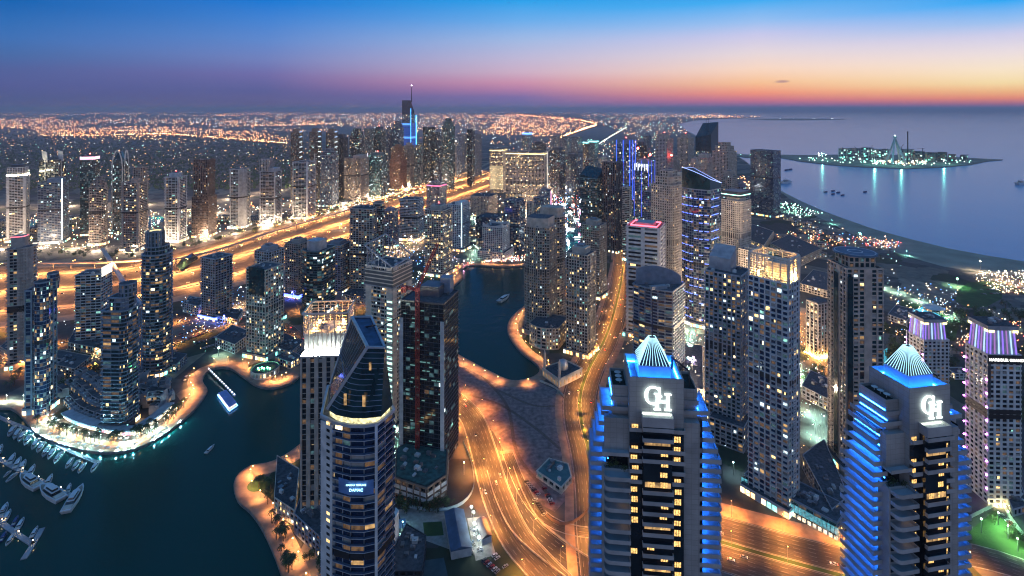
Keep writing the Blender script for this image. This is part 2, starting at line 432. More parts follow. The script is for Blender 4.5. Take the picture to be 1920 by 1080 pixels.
# ------------------------------------------------------------------ sea, land with the marina cut out, roads
def struct(name, mb, m, parent=None, **k):
    o = mb.build(name, m, parent)
    if parent is None: o['kind'] = 'structure'
    return o
def flat(name, pts, z, m, kind=True):
    mb = MB(); mb.v = [(p[0], p[1], z) for p in pts]
    tris = tessellate_polygon([[Vector((p[0], p[1], 0)) for p in pts]])
    for t in tris:
        a, b, c = (Vector(pts[i]) for i in t)
        if (b-a).cross(c-a) < 0: t = (t[0], t[2], t[1])
        mb.f.append(tuple(t)); mb.m.append(0)
    return struct(name, mb, m)
mb = MB(); mb.quad((-60000,-600,-3),(60000,-600,-3),(60000,62000,-3),(-60000,62000,-3)); struct('sea', mb, SEA)
coast_px = [(1920,490),(1850,479),(1780,466),(1710,449),(1640,430),(1580,409),(1540,394),(1500,376),(1465,358),(1435,336),(1405,308),(1385,294),(1366,284),(1340,272),(1310,257),(1285,243),(1272,232),(1300,226.5),(1345,223),(1425,220.5),(1425,219.3),(1300,217),(1150,213.6)]
coast = [tuple(p) for p in smooth_line([G(*p) for p in coast_px[:17]], 40)] + [G(*p) for p in coast_px[17:]]
land = [(-59000,-500),(9000,-500),(2800,800)] + coast + [(11000,60500),(-59000,60500)]
# banks of the marina, clockwise from the left edge of the picture
left_bank = [(-330,800),(-120,772),(0,765),(25,768),(45,785),(65,810),(100,828),(150,842),(200,848),(250,842),(290,825),(330,798),(362,770),(384,742),(389,730),(380,715),(385,700),(403,690),(430,690),(455,705),(480,722),(510,727),(545,718),(562,705)]
back_bank = [(640,678),(750,600),(830,549),(858,530),(868,518),(866,505),(885,497),(940,500),(985,498)]
far_l = [(1020,480),(1042,440),(1036,400),(1044,372),(1056,352)]
far_r = [(1090,348),(1092,400),(1086,460),(1062,500),(1020,545)]
right_bank = [(985,572),(958,596),(952,622),(972,655),(1000,678),(1012,692),(1000,706),(960,713),(915,694),(858,664)]
near_bank = [(760,700),(640,770),(560,835),(525,858),(500,868),(470,873),(448,888),(438,908),(446,938),(468,958),(488,985),(510,1030),(530,1085),(560,1190),(600,1300)]
def wline(px, step=6): return [tuple(p) for p in smooth_line([G(*p) for p in px], step)]
LB, BB, RB, NB = wline(left_bank), wline(back_bank), wline(right_bank), wline(near_bank)
FL, FR = wline(far_l, 10), wline(far_r, 10)
hole = LB + BB + FL + FR + RB + NB + [(-420, 283)]
lp = [Vector((p[0], p[1], 0)) for p in land]; hp = [Vector((p[0], p[1], 0)) for p in hole]
mb = MB(); allp = land + hole; mb.v = [(p[0], p[1], 0) for p in allp]
for t in tessellate_polygon([lp, hp]):
    a, b, c = (Vector(allp[i]) for i in t)
    if (b-a).cross(c-a) < 0: t = (t[0], t[2], t[1])
    mb.f.append(tuple(t)); mb.m.append(0)
struct('ground', mb, GROUND)
flat('marina_water', hole, -2.2, MARINA)
# quay walls with a coping
mb = MB()
for i in range(len(hole)):
    a, b = hole[i], hole[(i+1) % len(hole)]
    mb.quad((a[0],a[1],-4),(b[0],b[1],-4),(b[0],b[1],.35),(a[0],a[1],.35)); mb.quad((b[0],b[1],-4),(a[0],a[1],-4),(a[0],a[1],.35),(b[0],b[1],.35))
struct('quay_wall', mb, CONC)

def ribbon(name, line, w, z, m, kind='structure', off=0.0, wfun=None):
    nn = normals2(line); mb = MB(); mb.uv = []
    s = 0.0
    for i in range(len(line)-1):
        ds = (line[i+1]-line[i]).length
        k0 = wfun(i/(len(line)-1)) if wfun else 1; k1 = wfun((i+1)/(len(line)-1)) if wfun else 1
        a0 = line[i] + nn[i]*(off*k0 - w*k0/2); a1 = line[i] + nn[i]*(off*k0 + w*k0/2)
        b0 = line[i+1] + nn[i+1]*(off*k1 - w*k1/2); b1 = line[i+1] + nn[i+1]*(off*k1 + w*k1/2)
        zz = z(i) if callable(z) else z; z2 = z(i+1) if callable(z) else z
        mb.quad((a1.x,a1.y,zz),(b1.x,b1.y,z2),(b0.x,b0.y,z2),(a0.x,a0.y,zz))
        mb.uv += [(w/2,s),(w/2,s+ds),(-w/2,s+ds),(-w/2,s)]
        s += ds
    o = mb.build(name, m)
    if kind: o['kind'] = kind
    return o
def kerb(line, off, w, z0, z1, m, name='kerb', parent=None, wfun=None):
    nn = normals2(line); mb = MB()
    for i in range(len(line)-1):
        k0 = wfun(i/(len(line)-1)) if wfun else 1; k1 = wfun((i+1)/(len(line)-1)) if wfun else 1
        a0 = line[i] + nn[i]*(off*k0-w/2); a1 = line[i] + nn[i]*(off*k0+w/2); b0 = line[i+1] + nn[i+1]*(off*k1-w/2); b1 = line[i+1] + nn[i+1]*(off*k1+w/2)
        mb.quad((a1.x,a1.y,z1),(b1.x,b1.y,z1),(b0.x,b0.y,z1),(a0.x,a0.y,z1))
        mb.quad((a0.x,a0.y,z1),(b0.x,b0.y,z1),(b0.x,b0.y,z0),(a0.x,a0.y,z0)); mb.quad((a1.x,a1.y,z0),(b1.x,b1.y,z0),(b1.x,b1.y,z1),(a1.x,a1.y,z1))
    o = mb.build(name, m, parent)
    if parent is None: o['kind'] = 'structure'
    return o
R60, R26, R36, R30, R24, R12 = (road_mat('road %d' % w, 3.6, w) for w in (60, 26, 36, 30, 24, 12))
HWY = smooth_line([G(*p) for p in [(-330,566),(-200,560),(0,548),(200,534),(380,500),(540,450),(700,400),(860,350),(920,330),(985,290),(1040,262),(1075,248),(1118,236),(1250,226)]], 25)
hw = lambda t: 1.35 - .55*min(1, t*1.6)
ribbon('highway_verge', HWY, 262, .04, SAND, wfun=hw)
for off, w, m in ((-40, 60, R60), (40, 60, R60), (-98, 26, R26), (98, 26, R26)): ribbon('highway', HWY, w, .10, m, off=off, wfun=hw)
kerb(HWY, 0, 1.2, 0, 1.1, CONC, 'median_kerb', wfun=hw)
for o in (-80, 80): kerb(HWY, o, 1.0, 0, .9, CONC, wfun=hw)
RD1 = smooth_line([G(*p) for p in [(1150,440),(1168,470),(1166,520),(1150,590),(1132,640),(1105,690),(1088,740),(1090,790),(1106,850),(1118,920),(1125,1000),(1140,1100)]], 10)
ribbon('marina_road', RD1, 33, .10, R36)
ribbon('road_median', RD1, 3.6, .26, GRASSM)
for o in (-2.0, 2.0, -16.8, 16.8): kerb(RD1, o, .4, 0, .24 if abs(o) > 5 else .30, CONC)
ribbon('pavement', RD1, 7, .16, WARMPAVE, off=-22); ribbon('pavement', RD1, 7, .16, WARMPAVE, off=22)
RD2 = smooth_line([G(*p) for p in [(720,690),(800,720),(852,750),(885,785),(908,850),(928,920),(962,1000),(1010,1060),(1080,1130)]], 8)
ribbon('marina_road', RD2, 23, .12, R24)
for o in (-11.8, 11.8): kerb(RD2, o, .5, 0, .9, CONC)
RD3 = smooth_line([G(*p) for p in [(938,880),(955,930),(985,985),(1035,1030),(1100,1075),(1180,1110)]], 8)
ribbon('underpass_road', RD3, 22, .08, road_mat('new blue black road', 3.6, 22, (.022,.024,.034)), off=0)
for o in (-11.5, 11.5): kerb(RD3, o, .6, 0, 1.3, CONC)
RD4 = smooth_line([G(*p) for p in [(952,850),(972,900),(1000,950),(1045,985),(1110,1000),(1200,1000)]], 8)
ribbon('slip_road', RD4, 9, .14, R12)
kerb(RD4, 5, .4, 0, .5, CONC); kerb(RD4, -5, .4, 0, .5, CONC)
RD5 = smooth_line([G(*p) for p in [(1290,1000),(1350,1016),(1450,1045),(1600,1085),(1750,1120)]], 8)
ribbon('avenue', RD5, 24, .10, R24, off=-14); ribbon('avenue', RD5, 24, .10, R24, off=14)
ribbon('road_median', RD5, 3.4, .22, GRASSM)
for o in (-1.9, 1.9, -26.2, 26.2): kerb(RD5, o, .4, 0, .25, CONC)
ribbon('pavement', RD5, 14, .18, WARMPAVE, off=-34)
RD6 = smooth_line([G(*p) for p in [(1700,1020),(1800,1036),(1880,1055),(1960,1085),(2050,1130)]], 8)
ribbon('avenue', RD6, 22, .10, R24)
for o in (-11.3, 11.3): kerb(RD6, o, .4, 0, .25, CONC)
RD7 = smooth_line([G(*p) for p in [(-60,640),(80,690),(180,690),(300,650),(400,612),(470,600),(530,612),(590,650),(680,610),(760,570),(830,545)]], 12)
ribbon('street', RD7, 20, .10, R26)
for o in (-10.3, 10.3): kerb(RD7, o, .4, 0, .25, CONC)
RD8 = smooth_line([G(*p) for p in [(1500,590),(1508,625),(1525,655),(1560,690),(1640,720)]], 8)
ribbon('hotel_drive', RD8, 14, .10, R12); 
RD9 = smooth_line([G(*p) for p in [(690,560),(640,572),(570,580),(525,600)]], 10)
ribbon('street', RD9, 16, .12, R12)
RD10 = smooth_line([G(*p) for p in [(1440,560),(1420,620),(1400,700),(1330,800)]], 10)
ribbon('street', RD10, 16, .10, R12)
JST = [smooth_line([G(*p) for p in q], 20) for q in ([(-60,470),(100,462),(230,470),(330,455),(470,430),(600,400),(720,365),(850,325)], [(-60,425),(120,418),(330,405),(520,385),(640,365),(780,330)], [(-60,392),(150,385),(380,378),(560,350),(700,335)])]
for L in JST: ribbon('street', L, 16, .10, R12)
RD11 = smooth_line([G(*p) for p in [(980,420),(1000,380),(1040,335),(1080,315),(1180,300),(1260,280)]], 20)
ribbon('street', RD11, 22, .10, R26)
# open plots, promenades, lawns, beach
flat('sand_lot', [G(*p) for p in [(862,672),(915,705),(960,722),(1010,716),(1050,735),(1068,770),(1072,830),(1092,905),(1040,960),(985,930),(955,865),(925,810),(885,770),(855,735)]], .06, LOT)
flat('sand_lot', [G(*p) for p in [(560,555),(690,530),(700,575),(600,590)]], .06, LOT)
flat('lawn', [G(*p) for p in [(1795,545),(1815,530),(1850,526),(1880,540),(1878,560),(1850,575),(1815,578),(1792,565)]], .06, GRASSM)
flat('lawn', [G(*p) for p in [(1812,1000),(1868,955),(1925,1010),(1990,1060),(1900,1045),(1815,1022)]], .06, GRASSM)
flat('lawn', [G(*p) for p in [(1690,560),(1800,600),(1790,640),(1680,600)]], .06, GRASSM)
tr_m = mat('packed tyre track', (.14,.10,.085), .95, noise=.3, nscale=.5)
for q in ([(880,740),(940,760),(1000,800),(1060,850)],[(900,700),(950,760),(970,850),(1030,930)],[(1060,760),(1000,760),(930,730)]):
    L = smooth_line([G(*p) for p in q], 4); ribbon('dirt_track', L, 3.2, .075, tr_m)
bl = [G(*p) for p in coast_px[:10]]
bi = [G(*p) for p in [(1452,352),(1480,372),(1530,405),(1600,440),(1690,478),(1770,500),(1850,512),(1920,516),(1990,520)]]
flat('beach', [G(2000,503)] + bl[:9] + bi, .05, BEACH)
nn = normals2(smooth_line(bl, 30)); ln = smooth_line([(p[0]+4, p[1]+6) for p in bl], 30)
ribbon('surf_line', ln, 7, -2.4, mat('sea foam', (.55,.55,.55), .9, noise=.5, nscale=.08))
def inset_line(line, d):
    L = [Vector(p) for p in line]; nn = normals2(L); return [L[i] + nn[i]*d for i in range(len(L))]
def promenade(line, w, side, m=None, z=.12):
    L = [Vector(p) for p in line]
    o = ribbon('promenade', L, w, z, m or WARMPAVE, off=side*w/2)
    return L
promenade(LB, 15, -1); promenade(BB, 14, -1); promenade(RB, 15, -1); promenade(NB[len(NB)//3:], 16, -1)
flat('lake', [G(*p) for p in [(-30,446),(60,438),(140,430),(210,432),(285,425),(312,412),(300,404),(200,410),(100,410),(-30,412)]], .12, MARINA)
# ------------------------------------------------------------------ towers
ST = {
 'band':  dict(fh=3.7, bay=5.2, bh=1.05, bo=.9, pw=.4, po=.5, lit=.10, cool=.35),
 'bandf': dict(fh=4.2, bay=6.0, bh=1.6, bo=1.0, pw=1.6, po=1.3, lit=.10, cool=.35),
 'balc':  dict(fh=3.7, bay=6.5, bh=.85, bo=1.4, pw=1.2, po=.5, lit=.14, cool=.3),
 'grid':  dict(fh=3.8, bay=4.6, bh=1.05, bo=.45, pw=1.2, po=.5, lit=.10, cool=.25),
 'punch': dict(fh=4.4, bay=4.8, bh=1.6, bo=.5, pw=1.8, po=.6, lit=.06, cool=.2),
 'glass': dict(fh=3.8, bay=3.6, bh=.55, bo=.15, pw=.22, po=.2, lit=.10, cool=.5),
 'vert':  dict(fh=3.8, bay=4.4, bh=.7, bo=.1, pw=1.5, po=.9, lit=.10, cool=.3),
 'hotel': dict(fh=3.7, bay=4.2, bh=1.0, bo=.25, pw=1.0, po=.5, lit=.5, cool=.05),
}
class Tower:
    def __init__(t, name, label, cat, poly, group=None):
        c = centroid(poly); t.c = (c[0], c[1], 0); t.name = name
        t.root = tag(empty(name, t.c), label, cat, group)
        t.wall, t.glz, t.roofm = MB(), MB(), MB()
        t.wm = W['beige']; t.gm = GL['dark']; t.rnd = random.Random(hash(label) & 0xffff if False else sum(map(ord, label)))
        t.units = []; t.dark = MB(); t._mf = {}
    def vol(t, poly, z0, z1, st, roof=True, parapet=1.3, **over):
        st = dict(ST[st]) if isinstance(st, str) else dict(st); st.update(over)
        fh, bh, bo, pw, po = st['fh'], st['bh'], st['bo'], st['pw'], st['po']
        nf = max(1, int(round((z1 - z0)/fh))); fh = (z1 - z0)/nf
        R = t.rnd; k = len(poly)
        po_ring = offset(poly, bo)
        step = st.get('bandstep', 1)
        for i in range(0, nf + 1, step):
            z = z0 + i*fh
            t.wall.ring(po_ring, poly, z - (.2 if i == nf else 0), z + (bh if i < nf else parapet), 0, inner=(i == nf))
        zmin_vis = st.get('zvis', 0)
        for e in range(k):
            a, b = Vector(poly[e]), Vector(poly[(e+1) % k]); d = b - a; L = d.length
            if L < .3: continue
            u = d/L; n = Vector((u.y, -u.x)); mid = (a+b)/2
            t.glz.quad((a.x,a.y,z0),(b.x,b.y,z0),(b.x,b.y,z1),(a.x,a.y,z1), 0)
            if n.dot(-mid) < -.12*mid.length: continue
            nb = max(1, int(round(L/st['bay']))); bw = L/nb
            pats = st.get('pat')
            cs = st.get('cs', 0)
            # piers
            for j in range(nb + 1):
                s = j*bw; w0 = max(.06, s - pw/2); w1 = min(L - .06, s + pw/2)
                if cs and j == 0: w1 = cs
                if cs and j == nb: w0 = L - cs
                if w1 - w0 < .05: continue
                o = a + u*w0
                t.wall.obox((o.x, o.y), u, w1 - w0, n, po - .003*(e % 5), z0 + .02, z1 + .02, 0)
            if pats:
                for j in range(nb):
                    if pats[j % len(pats)] == 's':
                        o = a + u*(j*bw + .06); t.wall.obox((o.x, o.y), u, bw - .12, n, po*.9, z0 + .03, z1 + .03, 0)
                    elif pats[j % len(pats)] == 'b':
                        for i in range(1, nf):
                            o = a + u*(j*bw + .1) + n*(po + .01); zz = z0 + i*fh; L_ = bw - .2
                            t.wall.obox((o.x, o.y), u, L_, n, 1.3, zz - .12, zz + .1, 0)
                            o2 = o + n*1.2; t.wall.obox((o2.x, o2.y), u, L_, n, .1, zz + .11, zz + 1.1, 0)
            # plant floors: a blind louvred band now and then
            if nf > 24 and st.get('mech', 1):
                for i in t.mech_floors(nf):
                    o = a + u*.07; t.dark.obox((o.x, o.y), u, L - .14, n, bo + .03, z0 + i*fh + .05, z0 + (i+1)*fh - .3, 0)
            # lit windows
            for i in range(nf):
                zz = z0 + i*fh
                if zz < zmin_vis: continue
                row = R.random()
                lp_ = st['lit']*(2.2 if row < .2 else (.4 if row > .6 else 1))
                for j in range(nb):
                    if pats and pats[j % len(pats)] == 's': continue
                    q = R.random(); lw = lp_*.62
                    if q < lw: m = (3 + (R.random() < .4)) if R.random() < st['cool'] else (1 if R.random() < .55 else (2 if R.random() < .7 else 6))
                    elif q < lw + st.get('curt',.09): m = 5
                    elif q < lw + .09 + st.get('faint',.2): m = 7 + (R.random() < st['cool'])
                    else: continue
                    if m in (1, 3, 4, 6):
                        w_ = R.choice((.35,.45,.6,1,1)); o_ = R.random()*(1-w_)
                    else: w_, o_ = 1, 0
                    full = bw - pw - .3
                    if full < .4: continue
                    s0 = a + u*(j*bw + pw/2 + .15 + o_*full) + n*.04; s1 = s0 + u*(w_*full)
                    zt = zz + fh - (.25 if R.random() < .6 else .9)
                    zb_ = zz + bh*(.6 if R.random() < .7 else .95)
                    t.glz.quad((s0.x,s0.y,zb_),(s1.x,s1.y,zb_),(s1.x,s1.y,zt),(s0.x,s0.y,zt), m)
        if roof: t.roofm.ngon([(p[0], p[1], z1 + .05) for p in poly], 0)
    def mech_floors(t, nf):
        if nf not in t._mf:
            f = int(nf*(.45 + .15*t.rnd.random())); t._mf[nf] = [f] if t.rnd.random() < .55 else ([f, f+1] if t.rnd.random() < .4 else [])
        return t._mf[nf]
    def unit(t, poly, z0, z1, m=None, name='roof_unit'):
        mb = MB(); mb.prism(poly, z0, z1, 0); t.part(name, mb, m or t.wm)
    def clutter(t, poly, z, n=5, big=.25):
        c = centroid(poly); R = t.rnd
        a = Vector(poly[1]) - Vector(poly[0]); y = atan2(a.y, a.x)
        for i in range(n):
            e = R.randrange(len(poly)); p = Vector(c).lerp(Vector(poly[e]).lerp(Vector(poly[(e+1) % len(poly)]), R.random()), .15 + .6*R.random())
            s = 1.5 + 3*R.random(); d = 1.5 + 2.5*R.random(); h = .8 + 2.2*R.random(); mb = MB()
            mb.prism(rect(p.x, p.y, s, d, y), z + .07, z + h, 0)
            if h > 1.6: mb.frustum(circ(p.x, p.y, d*.3, 8), circ(p.x, p.y, d*.26, 8), z + h + .01, z + h + .5)
            t.part('roof_plant', mb, METAL if i % 3 else W['white'])
    def part(t, name, mb, mats, label=None, parent=None):
        o = mb.build(name, mats, None, t.c); o.location = (0, 0, 0); o.parent = parent or t.root
        if label: o['label'] = label
        return o
    def mast(t, x, y, z0, z1, r=.35, red=True):
        mb = MB(); mb.bar((x, y, z0), (x, y, z1), r, sides=6, r2=r*.4); o = t.part('mast', mb, BLACKM)
        if red:
            m2 = MB(); m2.ball((x, y, z1 + .4), max(.5, .0006*sqrt(x*x+y*y)), nu=6, nv=4); t.part('warning_lamp', m2, REDL)
    def done(t):
        if t.wall.f: t.part('facade', t.wall, t.wm)
        if t.glz.f: t.part('glazing', t.glz, [t.gm] + WIN[:4] + [CURT] + WIN[4:])
        if t.dark.f: t.part('plant_floor', t.dark, BLACKM)
        if t.roofm.f: t.part('roof', t.roofm, ROOF)
        return t.root
ALLT = []
def tower(xl, xr, yb, yt, al, asp, st, wall, label, name='residential_tower', cat='tower', glass='dark', top='box', shape=None, podium=True, red=False, mast=0, slabs=None, **over):
    poly, Yc = fp(xl, xr, yb, al, asp)
    if shape: poly = shape(poly)
    zt = H - (yt - HY)*Yc/F
    t = Tower(name, label, cat, poly); t.wm = W[wall]; t.gm = GL[glass]; t.poly = poly; t.z = zt; t.Y = Yc
    c = centroid(poly)
    hgt = zt
    ztop = zt
    if top in ('box', 'box2'): ztop = zt - min(12, .06*hgt)
    if podium:
        pp = scaled(poly, 1.22); mbp = MB(); mbp.prism(pp, 0, 7, 0, 1); t.part('podium', mbp, [t.wm, ROOF])
        g = MB(); po = offset(pp, .05)
        for e in range(len(po)):
            a, b = Vector(po[e]), Vector(po[(e+1) % len(po)]); L = (b-a).length; nb = max(1, int(L/4))
            for j in range(nb):
                if t.rnd.random() < .65:
                    p, q = a.lerp(b, (j+.12)/nb), a.lerp(b, (j+.88)/nb); g.quad((p.x,p.y,.6),(q.x,q.y,.6),(q.x,q.y,4.6),(p.x,p.y,4.6), t.rnd.choice((0,0,1,2,2,3)))
        sh_ = t.part('shopfront', g, SHOPS)
    t.vol(poly, 0 if not podium else 5, ztop, st, **over)
    if top == 'box':
        q = scaled(poly, .62); t.unit(q, ztop + .06, zt, t.wm, 'penthouse'); 
        r2 = scaled(poly, .3); t.unit(r2, zt + .01, zt + 2.5, METAL)
        t.clutter(poly, ztop, 5)
    elif top == 'box2':
        a = [Vector(p) for p in poly]
        u = [tuple(a[0].lerp(Vector(c), .12)), tuple(a[1].lerp(Vector(c), .12)), tuple(a[1].lerp(a[2], .5).lerp(Vector(c), .15)), tuple(a[0].lerp(a[3], .5).lerp(Vector(c), .15))] if len(poly) == 4 else scaled(poly, .6)
        t.unit(u, ztop + .06, zt, t.wm, 'penthouse'); t.clutter(poly, ztop, 4)
    elif top == 'flat': t.clutter(poly, zt, 7)
    elif top == 'tier':
        q1, q2 = scaled(poly, .78), scaled(poly, .5)
        t.vol(q1, zt, zt + .07*hgt, st, **over); t.vol(q2, zt + .07*hgt, zt + .12*hgt, st, **over)
    if red or mast: t.mast(c[0], c[1], zt, zt + (mast or 4), max(.3, .0003*Yc))
    ALLT.append(t)
    return t
def crownlight(t, poly, z0, z1, col, strength, name='crown_light'):
    mb = MB(); o = offset(poly, .25)
    for e in range(len(o)):
        a, b = o[e], o[(e+1) % len(o)]; mb.quad((a[0],a[1],z0),(b[0],b[1],z0),(b[0],b[1],z1),(a[0],a[1],z1))
    t.part(name, mb, emit(name + ' lamp', col, strength, True))
def strip(t, a, b, w, col, strength, name='light_strip'):
    mb = MB(); mb.bar(a, b, w); t.part(name, mb, emit(name, col, strength, True))
rnd4 = lambda r, *idx: (lambda p: fillet(p, r, idx or (0,1,2,3)))
blg = lambda e, s: (lambda p: bulge(p, e, s))
# ================= towers across the highway, left to right
T = tower
t = T(-22,11,452,290,20,1,'glass','dark','dark glass tower cut off by the left edge of the photo',glass='teal',top='flat',cool=.8)
t = T(12,55,452,330,14,.8,'band','cream','pale banded tower with a floodlit cream crown near the left edge',top='flat',cs=5)
q = scaled(t.poly,.94); t.vol(q,t.z,t.z+20,'grid',lit=.0); t.unit(scaled(t.poly,.6),t.z+20.1,t.z+27,W['dark'],'penthouse')
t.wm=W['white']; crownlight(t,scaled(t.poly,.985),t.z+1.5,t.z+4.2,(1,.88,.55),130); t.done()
t = T(73,124,440,300,25,.9,'glass','dark','dark glass tower with two white horn fins on its roof',glass='dark',top='flat'); 
for k in (0,1):
    p = Vector(t.poly[3]).lerp(Vector(t.poly[0]),.35) if k==0 else Vector(t.poly[0]).lerp(Vector(t.poly[1]),.4)
    mb = MB(); z=t.z
    mb.bar((p.x,p.y-1.5,z-70),(p.x,p.y-1.5,z),1.0,0); mb.v += [(p.x-5,p.y-1,z-4),(p.x+5,p.y-1,z-4),(p.x+3,p.y-1,z+20),(p.x-10,p.y-1,z+24),(p.x-5,p.y+.5,z-4),(p.x+5,p.y+.5,z-4),(p.x+3,p.y+.5,z+20),(p.x-10,p.y+.5,z+24)]
    n=len(mb.v)-8
    for f in ((0,1,2,3),(7,6,5,4),(1,5,6,2),(0,3,7,4),(3,2,6,7)): mb.f.append(tuple(n+i for i in f)); mb.m.append(0)
    t.part('roof_fin',mb,W['white'])
t.done()
t = T(71,131,455,335,18,.9,'band','blueg','blue grey banded tower with a white light strip up its corner',glass='blue',top='box',cool=.7,shape=rnd4(10,1)); c=t.poly[0]
strip(t,(c[0]-.8,c[1]-1.4,8),(c[0]-.8,c[1]-1.4,t.z),.7,(.75,1,.95),6); t.done()
t = T(150,187,441,292,20,.9,'glass','dark','dark glass tower with a pink lit crown band',glass='teal',top='flat',red=True,cool=.8)
crownlight(t,t.poly,t.z-9,t.z-2,(1,.55,.75),1.6); t.done()
t = T(163,206,460,352,22,1,'band','beige','beige banded tower with stepped round drums on top',top='flat',shape=rnd4(14,0,1,3))
for k,(s,h) in enumerate(((.82,10),(.62,17),(.36,24))): t.vol(fillet(scaled(t.poly,s),8,(0,2)),t.z+(0,10,17)[k],t.z+h,'band',parapet=.6)
t.done()
t = T(208,243,437,300,22,1,'glass','dark','dark tower capped by two white arched ribs',glass='teal',top='flat',lit=.2,cool=.8)
mb = MB(); P=[Vector(p) for p in t.poly]
for a,b in ((P[3],P[0]),(P[0],P[1])):
    for off in (-1.2,1.2):
        pr=None
        for i in range(15):
            q=i/14; xy=a.lerp(b,.12+.76*q); zz=t.z-10+34*sin(pi*q)**.7
            cur_=(xy.x,xy.y+off*.8-1.5,zz)
            if pr: mb.bar(pr,cur_,.9)
            pr=cur_
    for e in (.12,.88): xy=a.lerp(b,e); mb.bar((xy.x,xy.y-1.5,10),(xy.x,xy.y-1.5,t.z-10),.8)
t.part('arch_rib',mb,W['white']); q=scaled(t.poly,.7); mb=MB(); mb.frustum(q,scaled(q,.35),t.z,t.z+20); t.part('roof_vault',mb,GL['teal']); t.done()
t = T(228,277,470,335,30,1,'balc','sand','sandy balcony tower beside the white arched tower',top='box2',bay=4.5,cs=3.4,pw=.35); t.vol(scaled(t.poly,.55,t.poly[1]),t.z-8,t.z+22,'balc',bay=4.5); t.done()
t = T(309,350,455,325,30,1,'balc','white','white framed balcony tower with one dark side',top='box',bay=9,red=True,cs=3.6,pw=.9); t.done()
t = T(363,403,445,300,28,1,'vert','brown','dark brown tower standing on a wider lower block',top='flat'); 
t.vol(scaled(t.poly,1.16),5,t.z*.52,'grid',lit=.04); t.done()
t = T(431,469,428,318,25,1,'balc','white','white gridded balcony tower standing alone by the lit highway',top='flat',bay=9,pw=1.0,cs=3.2,shape=rnd4(12,0)); t.done()
t = T(487,528,424,316,24,1,'balc','silver','silver balcony tower with a red beacon on its stepped top',top='box2',bay=8,pw=.4,cs=3,red=True); t.vol(scaled(t.poly,.6,t.poly[3]),t.z-6,t.z+24,'vert'); t.done()
t = T(549,591,411,305,30,1,'balc','white','white slab edged tower with a pale side fin and sail roof',top='flat',bay=9,pw=.4,cs=2.6)
P=t.poly; mb=MB(); a,b=Vector(P[0]),Vector(P[1]); z=t.z; 
mb.prism([tuple(a+Vector((-2.6,-2.6))),tuple(a+Vector((2.2,-2.6))),tuple(a+Vector((2.2,1))),tuple(a+Vector((-2.6,1)))],5,z+3); t.part('side_fin',mb,W['white'])
mb=MB(); mb.quad((b.x,b.y,z),(b.x-8,b.y+9,z),(b.x-5,b.y+6,z+20),(b.x-1,b.y+1,z+24)); mb.quad((b.x-8,b.y+9.6,z),(b.x,b.y+.6,z),(b.x-1,b.y+1.6,z+24),(b.x-5,b.y+6.6,z+20)); t.part('roof_sail',mb,W['cream']); t.done()
t = T(600,635,388,292,30,1,'glass','blueg','blue grey glass tower with a pointed glass prow',glass='blue',top='tier'); t.done()
for k,(x,y) in enumerate(((545,242),(580,241),(611,242))):
    t = T(x,x+23,378,y,24,1,'glass','brown',('first','second','third')[k]+' from the left of three slim towers with blue white light lines',top='box',glass='dark',lit=.03)
    c=t.poly; a,b=Vector(c[0]),Vector(c[1]); 
    for i in range(7):
        z=t.z-10-i*17; strip(t,(a.x+(b.x-a.x)*.1,a.y+(b.y-a.y)*.1-1,z),(a.x+(b.x-a.x)*.8,a.y+(b.y-a.y)*.8-1,z),.8,(.45,.65,1) if i<2 else (.8,.95,1),3,'light_line')
    t.done()
t = T(646,691,379,292,28,1,'balc','beige','beige tower with a dark glass middle beside the highway curve',bay=4,top='box2',lit=.16); t.done()
t = T(690,726,371,287,28,.9,'glass','teal','green glass tower with a bright white corner edge',glass='teal',top='box',lit=.2,cool=.8,red=True); a=t.poly[3]; strip(t,(a[0]-.6,a[1]-1.5,8),(a[0]-.6,a[1]-1.5,t.z),.5,(.9,.9,1),3,'light_strip'); t.done()
t = T(731,762,357,300,35,1,'vert','terra','terracotta tower rising in three stepped tiers',top='flat',po=1.2,lit=.06); t.vol(scaled(t.poly,.86),t.z,t.z+25,'vert',po=1.2); t.vol(scaled(t.poly,.7),t.z+25,t.z+50,'vert',po=1.2); t.unit(scaled(t.poly,.4),t.z+50,t.z+58); t.done()
# the tall blue tower and its neighbours
al_ = T(753,780,341,230,30,1,'glass','blueg','tall blue lit tower with a slanted top and needle spire',name='landmark_tower',glass='blue',top=None,lit=.05)
t=al_; P=[Vector(p) for p in t.poly]; BL=emit('blue facade light',(.02,.16,1),1.5,True)
back=[tuple(P[0].lerp(P[3],.45)),tuple(P[0].lerp(P[1],.55)),tuple(P[1]),tuple(P[2]),tuple(P[3])]
back=[tuple(P[3]),tuple(P[0].lerp(P[3],.0)),tuple(P[0].lerp(P[1],.45)),tuple(P[2])]
zt=H-(188-HY)*t.Y/F; zm=H-(212-HY)*t.Y/F
t.vol(scaled(t.poly,.9),t.z,zm-4,'glass',lit=.1); 
q=scaled([tuple(P[0]),tuple(P[0].lerp(P[1],.75)),tuple(P[3].lerp(P[2],.75)),tuple(P[3])],.94)
mb=MB(); k=4; zs=[zt,zm+6,zm+6,zt]
for i in range(4):
    j=(i+1)%4; mb.quad((*q[i],zm-4),(*q[j],zm-4),(*q[j],zs[j]),(*q[i],zs[i]))
mb.quad(*[(*q[i],zs[i]) for i in range(4)]); t.part('slanted_top',mb,GL['blue'])
mb=MB(); a,b=P[0],P[1]; e=offset(t.poly,.6)
mb.bar((e[1][0],e[1][1],30),(e[1][0],e[1][1],t.z+30),1.4); mb.bar((e[0][0],e[0][1],60),(e[0][0],e[0][1],zm+20),.5); t.part('light_strip',mb,emit('electric blue strip',(.05,.35,1),9,True))
mb=MB(); 
